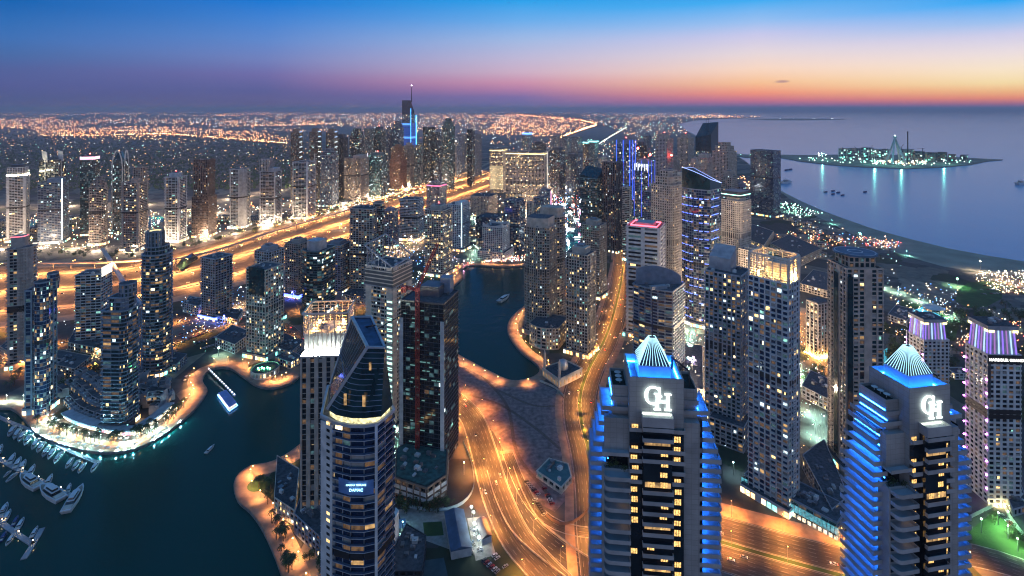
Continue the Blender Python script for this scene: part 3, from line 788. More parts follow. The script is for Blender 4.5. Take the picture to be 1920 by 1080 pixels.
for f in range(26):
    z=14+f*9.5
    if z+8>t.z: break
    for i0,i1 in ((3,0),(0,1)): mb.quad((e[i0][0],e[i0][1],z),(e[i1][0],e[i1][1],z),(e[i1][0],e[i1][1],z+8.2),(e[i0][0],e[i0][1],z+8.2),0 if random.random()<.85 else 1)
for f in range(9):
    z=zm+f*8
    if z+7<min(zs): mb.quad((q[3][0],q[3][1]-.5,z),(q[0][0],q[0][1]-.5,z),(q[0][0],q[0][1]-.5,z+6.5),(q[3][0],q[3][1]-.5,z+6.5)); mb.quad((q[0][0],q[0][1]-.5,z),(q[1][0],q[1][1]-.5,z),(q[1][0],q[1][1]-.5,z+6.5),(q[0][0],q[0][1]-.5,z+6.5))
t.part('lit_panels',mb,[emit('blue lit panel',(.015,.11,.62),.42,False),emit('bright blue lit panel',(.10,.35,1),1.2,False)])  # panels glow by themselves in place of blue floodlighting on the facade
c=q[3]; t.mast(q[0][0]+3,q[0][1]+6,zt-8,H-(160-HY)*t.Y/F,2.2,red=False); m2=MB(); m2.ball((q[0][0]+3,q[0][1]+6,H-(160-HY)*t.Y/F),2.2); t.part('beacon',m2,emit('white beacon',(1,1,1),8)); t.done()
rest = [ # xl xr yb yt al asp style wall glass top label
 (683,701,352,241,30,1,'glass','blueg','dark','flat','plain grey blue slab behind the green glass tower'),
 (699,723,350,238,30,1,'glass','dark','teal','box','broad dark tower with a red beacon left of the blue spire'),
 (722,736,345,250,30,1,'glass','blueg','blue','tier','narrow pale blue tower with stepped shoulders'),
 (735,757,345,240,35,1,'glass','blueg','blue','tier','blue glass tower with a domed top beside the blue spire'),
 (630,652,372,252,30,1,'vert','dark','dark','box','dark tower behind the blue grey prow tower'),
 (655,684,362,255,30,1,'glass','dark','dark','tier','black tower with rounded stepped crown'),
 (758,776,352,268,30,1,'grid','sand','dark','box','small sand tower at the foot of the blue spire'),
 (776,797,349,277,30,1,'glass','silver','teal','tier','silver glass tower with curved shoulders'),
 (793,817,352,239,35,1,'glass','dark','teal','flat','tall dark slab right of the blue spire'),
 (797,812,344,268,30,1,'vert','silver','dark','flat','pale windowless column tower near the highway bend'),
 (811,828,342,272,30,1,'grid','beige','dark','box','beige tower with orange lit windows near the highway bend'),
 (815,830,352,242,30,1,'glass','blueg','dark','box','blue grey tower with a rounded top behind the pale column'),
 (829,853,356,237,35,1,'glass','teal','teal','tier','dark teal tower with a stepped peak'),
 (833,856,338,264,30,1,'grid','beige','dark','box2','beige tower with a white lit top edge'),
 (854,872,333,252,30,1,'vert','blueg','dark','flat','grey tower, left of two joined by the highway bend'),
 (868,903,331,252,35,1,'vert','blueg','dark','flat','broad ribbed grey tower on the highway bend'),
 (876,890,350,243,30,1,'glass','dark','dark','flat','dark tower peeping over the broad ribbed tower'),
 (979,998,352,249,35,1,'glass','blueg','blue','box','tower with a glowing blue ring behind the twin hotel'),
 (998,1024,345,266,35,1,'grid','dark','dark','box','dark brown block behind the right hotel slab'),
 (1034,1051,326,255,35,1,'grid','blueg','dark','flat','leftmost of three grey blocks beyond the hotel'),
 (1053,1070,326,256,35,1,'grid','blueg','dark','flat','middle of three grey blocks beyond the hotel'),
 (1071,1092,330,257,35,1,'grid','blueg','dark','flat','rightmost of three grey blocks beyond the hotel'),
 (1030,1060,372,277,30,1,'glass','dark','dark','box','black tower with scattered cool windows beyond the canal'),
 (1060,1090,366,290,30,1,'glass','dark','blue','box','dark blue block above the canal end'),
 (1093,1105,342,266,30,1,'grid','brown','dark','box','slim brown tower beside the turquoise topped tower'),
 (1104,1122,345,264,30,1,'glass','blueg','teal','flat','blue tower with a turquoise lit roof edge'),
 (1095,1112,372,300,30,1,'glass','dark','dark','flat','low dark tower behind the slanted teal tower'),
 (1207,1221,330,250,25,1,'vert','blueg','dark','box','slim grey blue tower among distant white lights'),
]
for r in rest:
    xl,xr,yb,yt,al,asp,st,wl,gl,tp,lb = r
    t = T(xl,xr,yb,yt,al,asp,st,wl,lb,glass=gl,top=tp,red='beacon' in lb,podium=False,lit=.16 if 'orange' in lb else .09)
    if 'turquoise' in lb: crownlight(t,t.poly,t.z-6,t.z-1,(.3,.95,1),2.5)
    if 'white lit' in lb: crownlight(t,t.poly,t.z-5,t.z-1,(1,.95,.85),2.5)
    if 'blue ring' in lb: crownlight(t,t.poly,t.z-6,t.z-1,(.1,.35,1),4)
    t.done()
# hotel of two slabs with warm windows
t = T(918,951,362,280,15,1.2,'hotel','beige','left slab of the twin hotel with gold light stripes',name='hotel_tower',top='flat',podium=False)
P=[Vector(p) for p in t.poly]; mb=MB()
for i in range(12):
    q=P[3].lerp(P[0],(i+.5)/12); mb.bar((q.x,q.y-1,t.z*.08),(q.x,q.y-1,t.z*.62),.45)
t.part('light_stripe',mb,emit('gold light stripe',(1,.75,.4),2.2,True)); crownlight(t,t.poly,t.z-6,t.z-3,(1,.8,.35),2.5); t.done()
t = T(948,1026,403,286,12,.35,'hotel','beige','broad right slab of the twin hotel with a lit cornice',name='hotel_tower',top='flat',lit=.42)
crownlight(t,t.poly,t.z-7,t.z-3.5,(1,.78,.35),3); strip(t,(t.poly[1][0],t.poly[1][1]-1,10),(t.poly[1][0],t.poly[1][1]-1,t.z),.5,(1,.9,.75),2.5); t.done()
# ================= near side of the highway, centre
t = T(750,794,452,375,22,.8,'band','white','pale office block with a lettered parapet by the highway',name='office_block',cat='office',top='flat',lit=.08); t.done()
t = T(716,746,466,392,30,1,'balc','blueg','bluish balcony tower left of the pale office block',top='box',bay=4); t.done()
cy_ = T(657,714,552,393,24,.9,'balc','beige','tall brownish tower with a round glass cylinder corner',top='flat',bay=5,lit=.12); t=cy_
c=Vector(t.poly[1]).lerp(Vector(t.poly[0]),.22); cp=circ(c.x,c.y-1,9.5,18); t.vol(cp,0,t.z+6,'glass',roof=False,lit=.2,cool=.7,parapet=2.5)
mb=MB(); mb.ngon([(p[0],p[1],t.z+5) for p in cp]); t.part('round_roof',mb,GL['teal']); t.done()
t = T(800,837,395,348,30,1,'balc','blueg','small tower with a red ringed crown and a dome spire',top='tier',bay=4); c=t.c
crownlight(t,t.poly,t.z-3,t.z+1,(1,.1,.25),4); mb=MB(); p0=circ(c[0]+12,c[1],6,12); mb.frustum(p0,scaled(p0,.75),t.z,t.z+14); mb.frustum(scaled(p0,.9),scaled(p0,.08),t.z+14,t.z+34); t.part('dome_spire',mb,W['dark']); t.done()
t = T(797,848,520,388,28,1,'balc','cream','cream balcony tower full of yellow lights by the basin',top='box',bay=4.6,lit=.4,cool=.2,red=True); t.done()
t = T(838,880,472,380,28,.9,'grid','white','bright blue white tower facing the basin',top='box2',glass='blue',lit=.08,cool=.9); strip(t,(t.poly[0][0]-1,t.poly[0][1]-1.5,10),(t.poly[0][0]-1,t.poly[0][1]-1.5,t.z),.5,(.55,.8,1),3); t.done()
t = T(905,955,488,428,22,.9,'grid','white','white low tower with upswept horned roof corners by the basin',top='flat',glass='blue',lit=.1,cool=.7)
P=[Vector(p) for p in t.poly]; mb=MB(); z=t.z
for a,b in ((P[3],P[0]),(P[0],P[1]),(P[1],P[2])):
    for i in range(8):
        f=lambda q:3+7*(2*q-1)**2; p,q=a.lerp(b,i/8),a.lerp(b,(i+1)/8)
        mb.quad((p.x,p.y-.8,z),(q.x,q.y-.8,z),(q.x,q.y-.8,z+f((i+1)/8)),(p.x,p.y-.8,z+f(i/8))); mb.quad((q.x,q.y-.2,z),(p.x,p.y-.2,z),(p.x,p.y-.2,z+f(i/8)),(q.x,q.y-.2,z+f((i+1)/8)))
t.part('upswept_parapet',mb,W['white']); t.vol(scaled(t.poly,1.35),0,t.z*.25,'grid',lit=.5); t.done()
for xl,xr,yb,yt,wl,lb in ((893,948,462,410,'dark','dark glass block between two white towers by the basin'),(945,985,470,378,'blueg','blue dark tower behind the white horned block'),(988,1000,440,380,'sand','thin sand coloured block with a lit side'),(1000,1028,430,372,'blueg','blue block below the twin hotel at the canal'),(880,935,408,370,'sand','low round mall drum with a lit roof beside the hotel')):
    t = T(xl,xr,yb,yt,25,1,'glass' if wl!='sand' else 'grid',wl,lb,name='city_block',cat='building',top='flat',glass='blue',podium=False,shape=rnd4(14) if 'round' in lb else None); t.done()
t = T(1006,1059,608,408,26,.8,'balc','sand','tall rear tower of the curved pair beside the basin',top='flat',bay=4.4,shape=blg(0,4)); 
q=bulge(scaled(t.poly,.86),0,3) if False else scaled(t.poly,.84); t.unit(q,t.z,t.z+13,t.wm,'curved_crown'); t.done()
t = T(984,1043,632,428,20,.8,'grid','sand','curved front tower of the pair beside the basin',top='flat',pat='wb',bay=3.8,shape=blg(3,5),lit=.16,cool=.3)
q=scaled(t.poly,.9); mb=MB(); mb.prism(q,t.z,t.z+13,0,1); t.part('curved_crown',mb,[t.wm,ROOF]); t.done()
pod = T(993,1066,655,616,20,1,'punch','sand','curved terraced podium with lit arcades beside the basin',name='podium_block',cat='building',top='flat',shape=blg(3,9),lit=.5,podium=False); pod.done()
t = T(1062,1117,672,468,24,.9,'grid','sand','square stone tower beside the winding orange road',top='box',pat='wbww',bay=3.8,lit=.2,cool=.3); t.done()
t = T(1089,1137,562,416,24,.9,'grid','sand','stone tower behind the square one by the winding road',top='box',pat='wwbw',bay=3.8,lit=.14,cool=.5); t.done()
t = T(1088,1131,472,336,26,.8,'glass','teal','teal glass tower with a roof slanting up to the right',glass='teal',top=None,lit=.1)
P=t.poly; z=t.z; d=[0,20,26,8]; mb=MB()
for i in range(4): j=(i+1)%4; mb.quad((*P[i],z),(*P[j],z),(*P[j],z+d[j]),(*P[i],z+d[i]))
mb.quad(*[(*P[i],z+d[i]) for i in range(4)]); t.part('slanted_top',mb,GL['teal']); t.done()
t = T(1129,1168,475,306,30,.8,'vert','dark','tall black slab tower with one line of lights',glass='dark',top='flat',lit=.05); t.done()
def neon(t,col,strength,n=3,edge=((3,0),(0,1))):
    P=[Vector(p) for p in offset(t.poly,.8)]; mb=MB()
    for a,b in edge:
        for i in range(n+1):
            q=P[a].lerp(P[b],i/n); mb.bar((q.x,q.y,t.z*.3),(q.x,q.y,t.z-2),.6)
    t.part('neon_strip',mb,emit('neon strip',col,strength,True))
t = T(1157,1191,425,262,26,.9,'glass','blueg','blue neon lit tower with red lights on its roof',glass='blue',top='box',red=True,lit=.12,cool=.6); neon(t,(.03,.10,1),3.2,2); t.done()
t = T(1190,1227,455,300,26,.9,'glass','blueg','tower with blue and white light bars under its roof',glass='blue',top='box',lit=.22,cool=.5,red=True); neon(t,(.05,.12,1),1.2,2)
P=[Vector(p) for p in offset(t.poly,.9)]; mb=MB()
for i in range(9): q=P[3].lerp(P[0],(i+.5)/9); mb.bar((q.x,q.y,t.z-26+8*(i%2)),(q.x,q.y,t.z-10),.5)
t.part('light_bar',mb,emit('white light bar',(.7,.75,1),4,True)); t.done()
t = T(1168,1184,490,352,20,1,'band','cream','narrow cream tower in front of the neon blue tower',top='flat'); t.done()
t = T(1175,1246,640,430,10,.9,'bandf','white','white slab tower with long dark windows and a red lit roof',top='flat',lit=.03,bay=22,pw=5,po=1.4,bh=2.6,fh=5.6)
crownlight(t,scaled(t.poly,.8),t.z+1.0,t.z+3,(1,.08,.12),5,'red_roof_light')
t.unit(scaled(t.poly,.55),t.z+.1,t.z+5,W['grey']); t.done()
jbr = [(1221,1282,575,350,'cream','beige residence with dense windows left of the dark blue glass tower'),(1229,1262,420,252,'sand','tall beige residence with three red beacons'),(1270,1301,385,252,'sand','slim beige residence near the sloped black tower'),(1302,1340,402,290,'cream','beige residence below the sloped black tower'),(1336,1381,420,285,'sand','broad stepped beige residence close to the sea'),(1350,1408,520,370,'cream','rounded beige residence with a green lit dark cap'),(1262,1300,470,325,'cream','beige residence half behind the blue glass tower'),(1240,1275,395,300,'sand','squat beige residence under the beacon tower'),(1385,1440,540,470,'cream','pale low residence wing with dense small windows')]
for k,(xl,xr,yb,yt,wl,lb) in enumerate(jbr):
    t = T(xl,xr,yb,yt,28,1,'punch',wl,lb,top='tier' if k in (0,4,7) else 'box',red=('beacon' in lb and 'under' not in lb) or k==2,shape=rnd4(10,0) if k in (0,5) else None,fh=4.0,bay=4.2,podium=False)
    if 'green lit' in lb: t.unit(scaled(t.poly,.92),t.z-2,t.z+9,W['dark'],'dark_cap'); crownlight(t,scaled(t.poly,.95),t.z+2,t.z+3.2,(.4,1,.8),4)
    t.done()
for k,(x,y) in enumerate(((1243,262),(1255,285),(1345,288))):
    pass
t = T(1279,1352,618,358,26,.8,'glass','blueg','dark blue curved glass tower with blue light dashes',glass='blue',top=None,shape=blg(3,6),lit=.10,cool=.4)
P=[Vector(p) for p in t.poly]; k=len(P); zz=t.z; xs=[p.x/p.y for p in P]; x0,x1=min(xs),max(xs)
d=[30-22*((x-x0)/(x1-x0))**1.5 for x in xs]; mb=MB()
for i in range(k): j=(i+1)%k; mb.quad((*P[i],zz),(*P[j],zz),(*P[j],zz+d[j]),(*P[i],zz+d[i]),0)
mb.ngon([(*P[i],zz+d[i]-1) for i in range(k)],1); t.part('glass_crown',mb,[GL['teal'],ROOF])
o=[Vector(p) for p in offset(t.poly,.5)]; DASH=emit('blue light dash',(.12,.2,1),5,True)
for f in range(2,int(zz/3.8)):
    if f%3: continue
    for i in range(k):
        a,b=o[i],o[(i+1)%k]
        if (b-a).length<3 or random.random()<.25: continue
        m_=a.lerp(b,.5)
        if Vector(((b-a).y,-(b-a).x)).dot(-m_)<0: continue
        mb=MB(); mb.bar((*a.lerp(b,.1),f*3.8+.6),(*a.lerp(b,.75),f*3.8+.6),.28); t.part('light_dash',mb,DASH)
mb=MB()
for i in range(k):
    a,b=o[i],o[(i+1)%k]; mb.bar((*a,zz+d[i]),(*b,zz+d[(i+1)%k]),.3)
t.part('crown_edge_light',mb,emit('crown edge light',(.35,.45,1),2.5,True)); t.done()
t = T(1304,1347,330,285,30,.8,'glass','dark','far black tower with a steep sloped roof and twin antennas',glass='teal',top=None,lit=.12,cool=.8)
P=t.poly; z=t.z; hs=(235-228)*0; dl=lambda y:H-(y-HY)*t.Y/F-z; d=[dl(252),dl(229),dl(232),dl(258)]; mb=MB()
for i in range(4): j=(i+1)%4; mb.quad((*P[i],z),(*P[j],z),(*P[j],z+d[j]),(*P[i],z+d[i]))
mb.quad(*[(*P[i],z+d[i]) for i in range(4)]); t.part('sloped_top',mb,GL['teal'])
for px in (1324,1328): q=PX(px,250,t.Y+30); t.mast(q[0],q[1],z+40,PX(px,221,t.Y+30)[2],2,red=False)
t.done()
t = T(1407,1464,408,284,28,.6,'glass','blueg','wide dark blue tower alone beside the sea',glass='blue',top='flat',lit=.02,cool=.8); t.done()

fill = [(1010,1032,412,354,'glass','blueg','blue','small blue glass tower between the twin hotel and the canal'),
 (1134,1160,445,334,'glass','blueg','blue','blue glass tower peeping over the tall black slab'),
 (1146,1172,392,292,'glass','teal','teal','teal tower behind the neon blue tower'),
 (1192,1212,395,266,'vert','dark','dark','slim dark tower behind the light bar tower'),
 (1208,1232,505,352,'glass','blueg','blue','blue glass tower left of the dense beige residence'),
 (1244,1270,450,318,'punch','cream','dark','cream residence rising above the dense beige residence'),
 (1292,1314,425,298,'punch','sand','dark','sand residence peeping left of the sloped black tower'),
 (1352,1382,462,322,'punch','sand','dark','sand residence directly behind the green capped residence'),
 (1380,1404,455,345,'glass','blueg','blue','low blue tower between the residences and the wide dark blue tower'),
 (1110,1134,420,322,'glass','dark','teal','dark teal tower behind the slanted teal roof'),
 (1040,1062,338,284,'grid','brown','dark','short brown tower in the district beyond the canal'),
 (1126,1146,352,292,'grid','blueg','dark','short grey blue tower beyond the black slab'),
 (858,882,430,378,'grid','blueg','blue','small blue grey block right of the bright blue white tower')]
for xl,xr,yb,yt,st,wl,gl,lb in fill:
    t = T(xl,xr,yb,yt,28,1,st,wl,lb,glass=gl,top='box',podium=False,lit=.16,cool=.55); t.done()
# ================= near towers on the left
t = T(14,68,690,466,24,.9,'balc','beige','beige balcony tower, farthest left beside the orange highway',top=None,shape=rnd4(9,0),lit=.16,pw=.3,bay=7,cs=2.2)
u=scaled(t.poly,.62,t.poly[2] if len(t.poly)==4 else t.poly[-2]); t.unit(u,t.z+.06,t.z+14,t.wm,'penthouse'); crownlight(t,u,t.z+13,t.z+13.7,(1,.15,.2),3,'red_edge_light'); t.clutter(t.poly,t.z,4); t.done()
t = T(47,106,775,545,32,.9,'grid','blueg','blue grey tower with a round glass stair drum and roof machines',top='flat',glass='blue',lit=.14,cool=.5,pw=1.5,po=.9,bh=.5,bay=5.5)
c=Vector(t.poly[0]).lerp(Vector(t.poly[3]),.15); cp=circ(c.x,c.y,6.5,16); t.vol(cp,0,t.z+9,'glass',lit=.25,cool=.4); t.vol(circ(c.x+4,c.y+8,5,14),t.z,t.z+15,'glass'); t.done()
t = T(142,209,648,515,26,.9,'band','white','white banded block with a bright floodlit sign wall on top',top='flat',lit=.18,bay=5.5)
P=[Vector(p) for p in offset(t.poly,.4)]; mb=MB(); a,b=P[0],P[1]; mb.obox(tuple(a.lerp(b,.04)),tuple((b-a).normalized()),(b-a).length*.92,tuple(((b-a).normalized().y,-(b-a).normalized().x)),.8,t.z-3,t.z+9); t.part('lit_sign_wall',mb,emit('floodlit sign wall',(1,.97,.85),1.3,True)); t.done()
t = T(193,263,808,585,38,1,'balc','dark','dark stepped tower with zigzag balconies at the peninsula tip',top='flat',lit=.17,cool=.2,shape=rnd4(5,0,1),glass='teal',po=.3,pw=.25,bay=7,bh=.6)
t.wm=W['blueg']; q=scaled(t.poly,.75); t.vol(q,t.z,t.z+12,'balc',lit=.2); cp=circ(t.c[0],t.c[1],7,14); t.vol(cp,t.z+12,t.z+24,'grid'); t.clutter(t.poly,t.z,8); t.done()
t = T(259,329,708,480,30,1,'balc','blueg','tall dark round cornered tower with yellow windows and a roof drum',top='flat',lit=.19,cool=.1,shape=rnd4(16,0,1,3),glass='teal',pw=.25,bay=6,bh=.7,bo=1.7)
q=fillet(scaled(t.poly,.85),1,()); t.vol(q,t.z,t.z+9,'band',lit=.03); cp=circ(t.c[0]-3,t.c[1],9,18); t.vol(cp,t.z+9,t.z+26,'vert',lit=0,parapet=2)
mb=MB(); mb.ring(circ(t.c[0]-3,t.c[1],6,14),circ(t.c[0]-3,t.c[1],5,14),t.z+26.1,t.z+27.2); t.part('roof_ring',mb,emit('roof ring lamp',(1,.85,.4),1.2)); t.mast(t.c[0]+7,t.c[1],t.z+9,t.z+52,.5,False); t.done()
t = T(378,435,602,487,52,1,'balc','silver','silver edged tower standing in blue ground light',top='flat',lit=.08,bay=5); 
crownlight(t,scaled(t.poly,1.24),3.0,5.5,(.08,.15,1),12,'blue_ground_light'); t.done()
t = T(478,532,610,465,48,1,'grid','grey','grey tower rising behind the green lit tower',top='box',lit=.1); t.done()
t = T(462,531,676,508,44,1,'grid','cream','cream tower with a green glass upper front by the round fountain terrace',top='flat',glass='teal',lit=.3,cool=.55); 
P=[Vector(p) for p in offset(t.poly,.7)]; mb=MB(); a,b=P[3].lerp(P[0],.15),P[3].lerp(P[0],.95); mb.quad((*a,t.z*.72),(*b,t.z*.72),(*b,t.z+3),(*a,t.z+3)); t.part('green_glass_front',mb,GL['teal']); t.done()
t = T(535,582,560,452,44,1,'balc','beige','violet tinted tower over a blue lit podium',top='box',lit=.06,bay=4.6)
crownlight(t,scaled(t.poly,1.23),2,6,(.06,.10,1),9,'blue_podium_light'); t.done()
t = T(567,628,592,472,35,1,'balc','teal','dark curved tower with a pale curved roof wall',top='flat',lit=.2,cool=.5,shape=blg(3,6),glass='teal',po=.3,pw=.25,bay=6,bh=.6)
q=scaled(t.poly,.6); mb=MB(); mb.prism(q,t.z,t.z+15); t.part('roof_wall',mb,W['silver']); t.done()
t = T(610,658,552,455,36,1,'balc','grey','grey balcony tower between the curved tower and the cylinder tower',top='box',lit=.07,bay=4.6); t.done()
# slanted frame crown tower
t = T(686,771,812,505,36,1,'band','cream','cream and black tower with an open slanted glass crown',top=None,lit=.3,cool=.35,bay=4.5,cs=7)
P=t.poly; z=t.z; dl=lambda y,Y:H-(y-HY)*Y/F-z
d=[2,6,24,20]; o=offset(P,.8); mb=MB(); g=MB()
zl=z-20; mb.ring(o,scaled(P,.9),z-18,z-2,1)
for i in range(4):
    j=(i+1)%4; a,b=Vector(o[i]),Vector(o[j])
    mb.bar((*a,z+d[i]),(*b,z+d[j]),.8); mb.bar((*a,z-18),(*b,z-18),.8)
    for k in range(9):
        q=a.lerp(b,k/8); mb.bar((*q,z-2),(*q,z+d[i]+(d[j]-d[i])*k/8),.35)
t.part('slanted_crown_frame',mb,[W['grey'],W['dark']])
t.roofm.ngon([(p[0],p[1],z-.5) for p in P]); t.clutter(P,z-.4,9)
mb=MB(); m_=P[0]; 
for k in range(22):
    zz=12+k*(z-40)/22; a,b=Vector(o[0]).lerp(Vector(o[3]),.02),Vector(o[0]).lerp(Vector(o[3]),.2); mb.quad((*b,zz),(*a,zz),(*a,zz+2.6),(*b,zz+2.6))
t.part('stair_light',mb,emit('green stair light',(.55,1,.85),1.6,True)); t.done()
# tower under construction with a red climbing crane
t = T(752,859,882,572,22,.9,'balc','dark','black unfinished tower with white edge strips',name='unfinished_tower',top='flat',lit=.012,cool=.9,podium=False,bay=4.5,bh=.4,bo=.5,pw=.2,po=.2,faint=.03,curt=0,shape=blg(1,3))
P=[Vector(p) for p in offset(t.poly,.9)]; z=t.z
for e in (.04,.96):
    q=P[-1].lerp(P[0],e); u=(P[0]-P[-1]).normalized(); mb=MB(); mb.obox((q.x-u.x*1.6,q.y-u.y*1.6),tuple(u),3.4,(u.y,-u.x),.8,10,z-14); t.part('edge_strip',mb,W['white'])
mb=MB(); 
for k in range(int(z/3.7)):
    zz=k*3.7+12
    if zz>z-4: break
    for i in range(1,len(P)-2):
        a,b=P[i],P[i+1]
        if (b-a).length<1 or i>6: continue
        mb.quad((a.x,a.y,zz),(b.x,b.y,zz),(b.x,b.y,zz+.9),(a.x,a.y,zz+.9))
t.part('balcony_front',mb,W['silver'])
u=scaled(t.poly,.45); t.unit(u,z+.1,z+9,W['dark']); t.unit(scaled(t.poly,.25,t.poly[2]),z+.1,z+14,W['blueg'])
mb=MB(); 
for i in range(60):
    k=random.randrange(int(z/3.7)-4); zz=k*3.7+13; s=random.random()*.85+.06; a=P[-1].lerp(P[0],s); b=P[-1].lerp(P[0],s+.07); mb.quad((a.x,a.y-.1,zz),(b.x,b.y-.1,zz),(b.x,b.y-.1,zz+.9),(a.x,a.y-.1,zz+.9))
t.part('work_light',mb,emit('cool work light',(.35,.8,.75),.28))
pp=[G(*p) for p in ((742,935),(800,955),(835,930),(838,880),(770,858),(744,880))]
pp=pp[::-1] if sum((pp[i][0]*pp[(i+1)%6][1]-pp[(i+1)%6][0]*pp[i][1]) for i in range(6))<0 else pp
t.done()
po_=Tower('podium_block','green roofed site podium at the foot of the unfinished tower','building',pp); po_.wm=W['brown']; po_.vol(pp,0,16,'bandf',lit=0,bh=1.0); 
mb=MB(); mb.ngon([(p[0],p[1],17.6) for p in scaled(pp,.97)]); po_.part('green_roof',mb,mat('green tarpaulin roof',(.03,.10,.09),.6,noise=.6,nscale=.3)); po_.clutter(pp,17.6,16)
mb=MB(); o=offset(pp,1.7)
for e in range(6):
    a,b=Vector(o[e]),Vector(o[(e+1)%6]); L=(b-a).length; nb=max(1,int(L/6))
    for j in range(nb):
        for zz in (6,10.5): p,q=a.lerp(b,(j+.1)/nb),a.lerp(b,(j+.9)/nb); mb.quad((*p,zz),(*q,zz),(*q,zz+3),(*p,zz+3))
po_.part('white_panels',mb,W['white']); po_.done()
c0=P[-1].lerp(P[0],.42); cx_,cyy=c0.x,c0.y-3
cr=tag(empty('tower_crane',(cx_,cyy,0)),'red lattice crane climbing the front of the unfinished tower','crane'); RED=mat('red crane paint',(.32,.035,.03),.5)
def lattice(mb,a,b,w,n,r=.14):
    a,b=Vector(a),Vector(b); d=(b-a).normalized(); s=d.cross(Vector((.3,.9,.1))).normalized(); q=d.cross(s)
    cs=[s*w/2+q*w/2,s*w/2-q*w/2,-s*w/2-q*w/2,-s*w/2+q*w/2]
    for c in cs: mb.bar(a+c,b+c,r*1.4)
    for i in range(n):
        p0,p1=a.lerp(b,i/n),a.lerp(b,(i+1)/n)
        for k in range(4): mb.bar(p0+cs[k],p1+cs[(k+1)%4],r); mb.bar(p1+cs[k],p1+cs[(k+1)%4],r)
mb=MB(); lattice(mb,(cx_,cyy,4),(cx_,cyy,z+14),2.6,36,.22); o=mb.build('mast',RED,None,(cx_,cyy,0)); o.location=(0,0,0); o.parent=cr
mb=MB(); lattice(mb,(cx_,cyy,z+13),(cx_+16,cyy+10,z+50),1.8,14,.2); o=mb.build('jib',RED,None,(cx_,cyy,0)); o.location=(0,0,0); o.parent=cr
mb=MB(); lattice(mb,(cx_,cyy,z+13),(cx_-10,cyy-4,z+16),2,5,.2); mb.box(cx_-13,cx_-9,cyy-6,cyy-2,z+12,z+17); o=mb.build('counter_jib',RED,None,(cx_,cyy,0)); o.location=(0,0,0); o.parent=cr
mb=MB(); mb.box(cx_-1.6,cx_+1.6,cyy-4,cyy-1.4,z+12,z+15.5); o=mb.build('cab',RED,None,(cx_,cyy,0)); o.location=(0,0,0); o.parent=cr
# striped tower with floodlit crown
t = T(563,668,985,668,12,.8,'vert','sand','beige striped tower with a white floodlit neck and golden open crown',top=None,lit=.035,cool=.3,bay=5.6,pw=2.9,po=.8,bh=.5)
P=t.poly; z=t.z; t.roofm.ngon([(p[0],p[1],z+.3) for p in P]); q=scaled(P,.86); c=centroid(P)
mb=MB(); mb.prism(q,z,z+17,0); t.part('crown_neck',mb,W['white'])
mb=MB(); o=offset(P,-.3); 
mb.ring(o,offset(P,-2.2),z+.35,z+1.0); t.part('floodlight',mb,emit('white floodlight',(.92,1,.85),180,True))
q2=scaled(P,.93); mb=MB(); zt2=z+32
for i in range(4):
    a,b=Vector(q2[i]),Vector(q2[(i+1)%4]); nb=7
    for k in range(nb+1):
        p=a.lerp(b,k/nb); mb.bar((p.x,p.y,z+15),(p.x,p.y,zt2),.35)
    for k in range(8): zz=z+16+k*2.2; mb.bar((*a,zz),(*b,zz),.22)
    mb.bar((*a,zt2),(*b,zt2),.8)
for i in range(10): 
    p=Vector(q2[3]).lerp(Vector(q2[0]),.05+i*.1); mb.bar((p.x,p.y-.6,z+1),(p.x,p.y-.6,z+19),.4)
t.part('crown_frame',mb,W['cream'])
mb=MB()
for i in range(4):
    p=Vector(c).lerp(Vector(q2[i]),.55); mb.ball((p.x,p.y,z+19),.9,nu=8)
t.part('golden_flood_lamp',mb,emit('golden flood lamp',(1,.50,.12),200,True)); t.clutter(scaled(P,.7),z+17,6); t.done()
# ------- near tower with a blade shaped top
L_=[(-100.5,283),(-92,277.5),(-83,274.5),(-76,274.3),(-70,276)]
D=L_+[(-64.5,288),(-82,322),(-107,312)]
t = Tower('residential_tower','dark near tower with a slanted blade top and curved blue balconies','tower',D); t.wm=W['silver']; t.gm=GL['blue']
zc=151
t.vol(D,0,zc-4,'balc',roof=True,fh=3.6,bay=5.5,bh=.32,bo=1.3,pw=.35,po=.35,lit=.07,cool=.1,zvis=70)
pg=MB(); ob,ib=offset(D,1.22),offset(D,1.1); nf=int(round((zc-4)/3.6)); fh=(zc-4)/nf
for i in range(nf): pg.ring(ob,ib,i*fh+.34,i*fh+1.25,0)
t.part('balcony_glass',pg,mat('blue balcony glass',(.03,.06,.12),.15,spec=.8))
P=[Vector(p) for p in D]
mb=MB(); u=(P[1]-P[0]).normalized(); mb.obox((P[0].x+.5*u.x,P[0].y+.5*u.y),tuple(u),9,(u.y,-u.x),1.6,0,zc-5); t.part('white_side_wall',mb,W['white'])
mb=MB(); 
for f in range(40):
    zz=5+f*3.6; a=P[0]+u*5.2; n=Vector((u.y,-u.x)); b=a+u*2.6
    mb.quad((a.x+n.x*1.64,a.y+n.y*1.64,zz),(b.x+n.x*1.64,b.y+n.y*1.64,zz),(b.x+n.x*1.64,b.y+n.y*1.64,zz+1.5),(a.x+n.x*1.64,a.y+n.y*1.64,zz+1.5), 0 if random.random()<.85 else 1)
t.part('side_window',mb,[GL['dark'],WIN[0]])['kind']='stuff'
u2=(P[4]-P[3]).normalized(); mb=MB(); mb.obox((P[4].x-u2.x*1.0,P[4].y-u2.y*1.0),tuple(u2),1.4,(u2.y,-u2.x),1.5,0,zc-3); t.part('white_edge_pier',mb,W['white'])
B0=[(-98,283.5),(-92,278.5),(-83,275.6),(-76,275.4),(-68,277),(-64.5,288),(-82,320),(-105,309)]
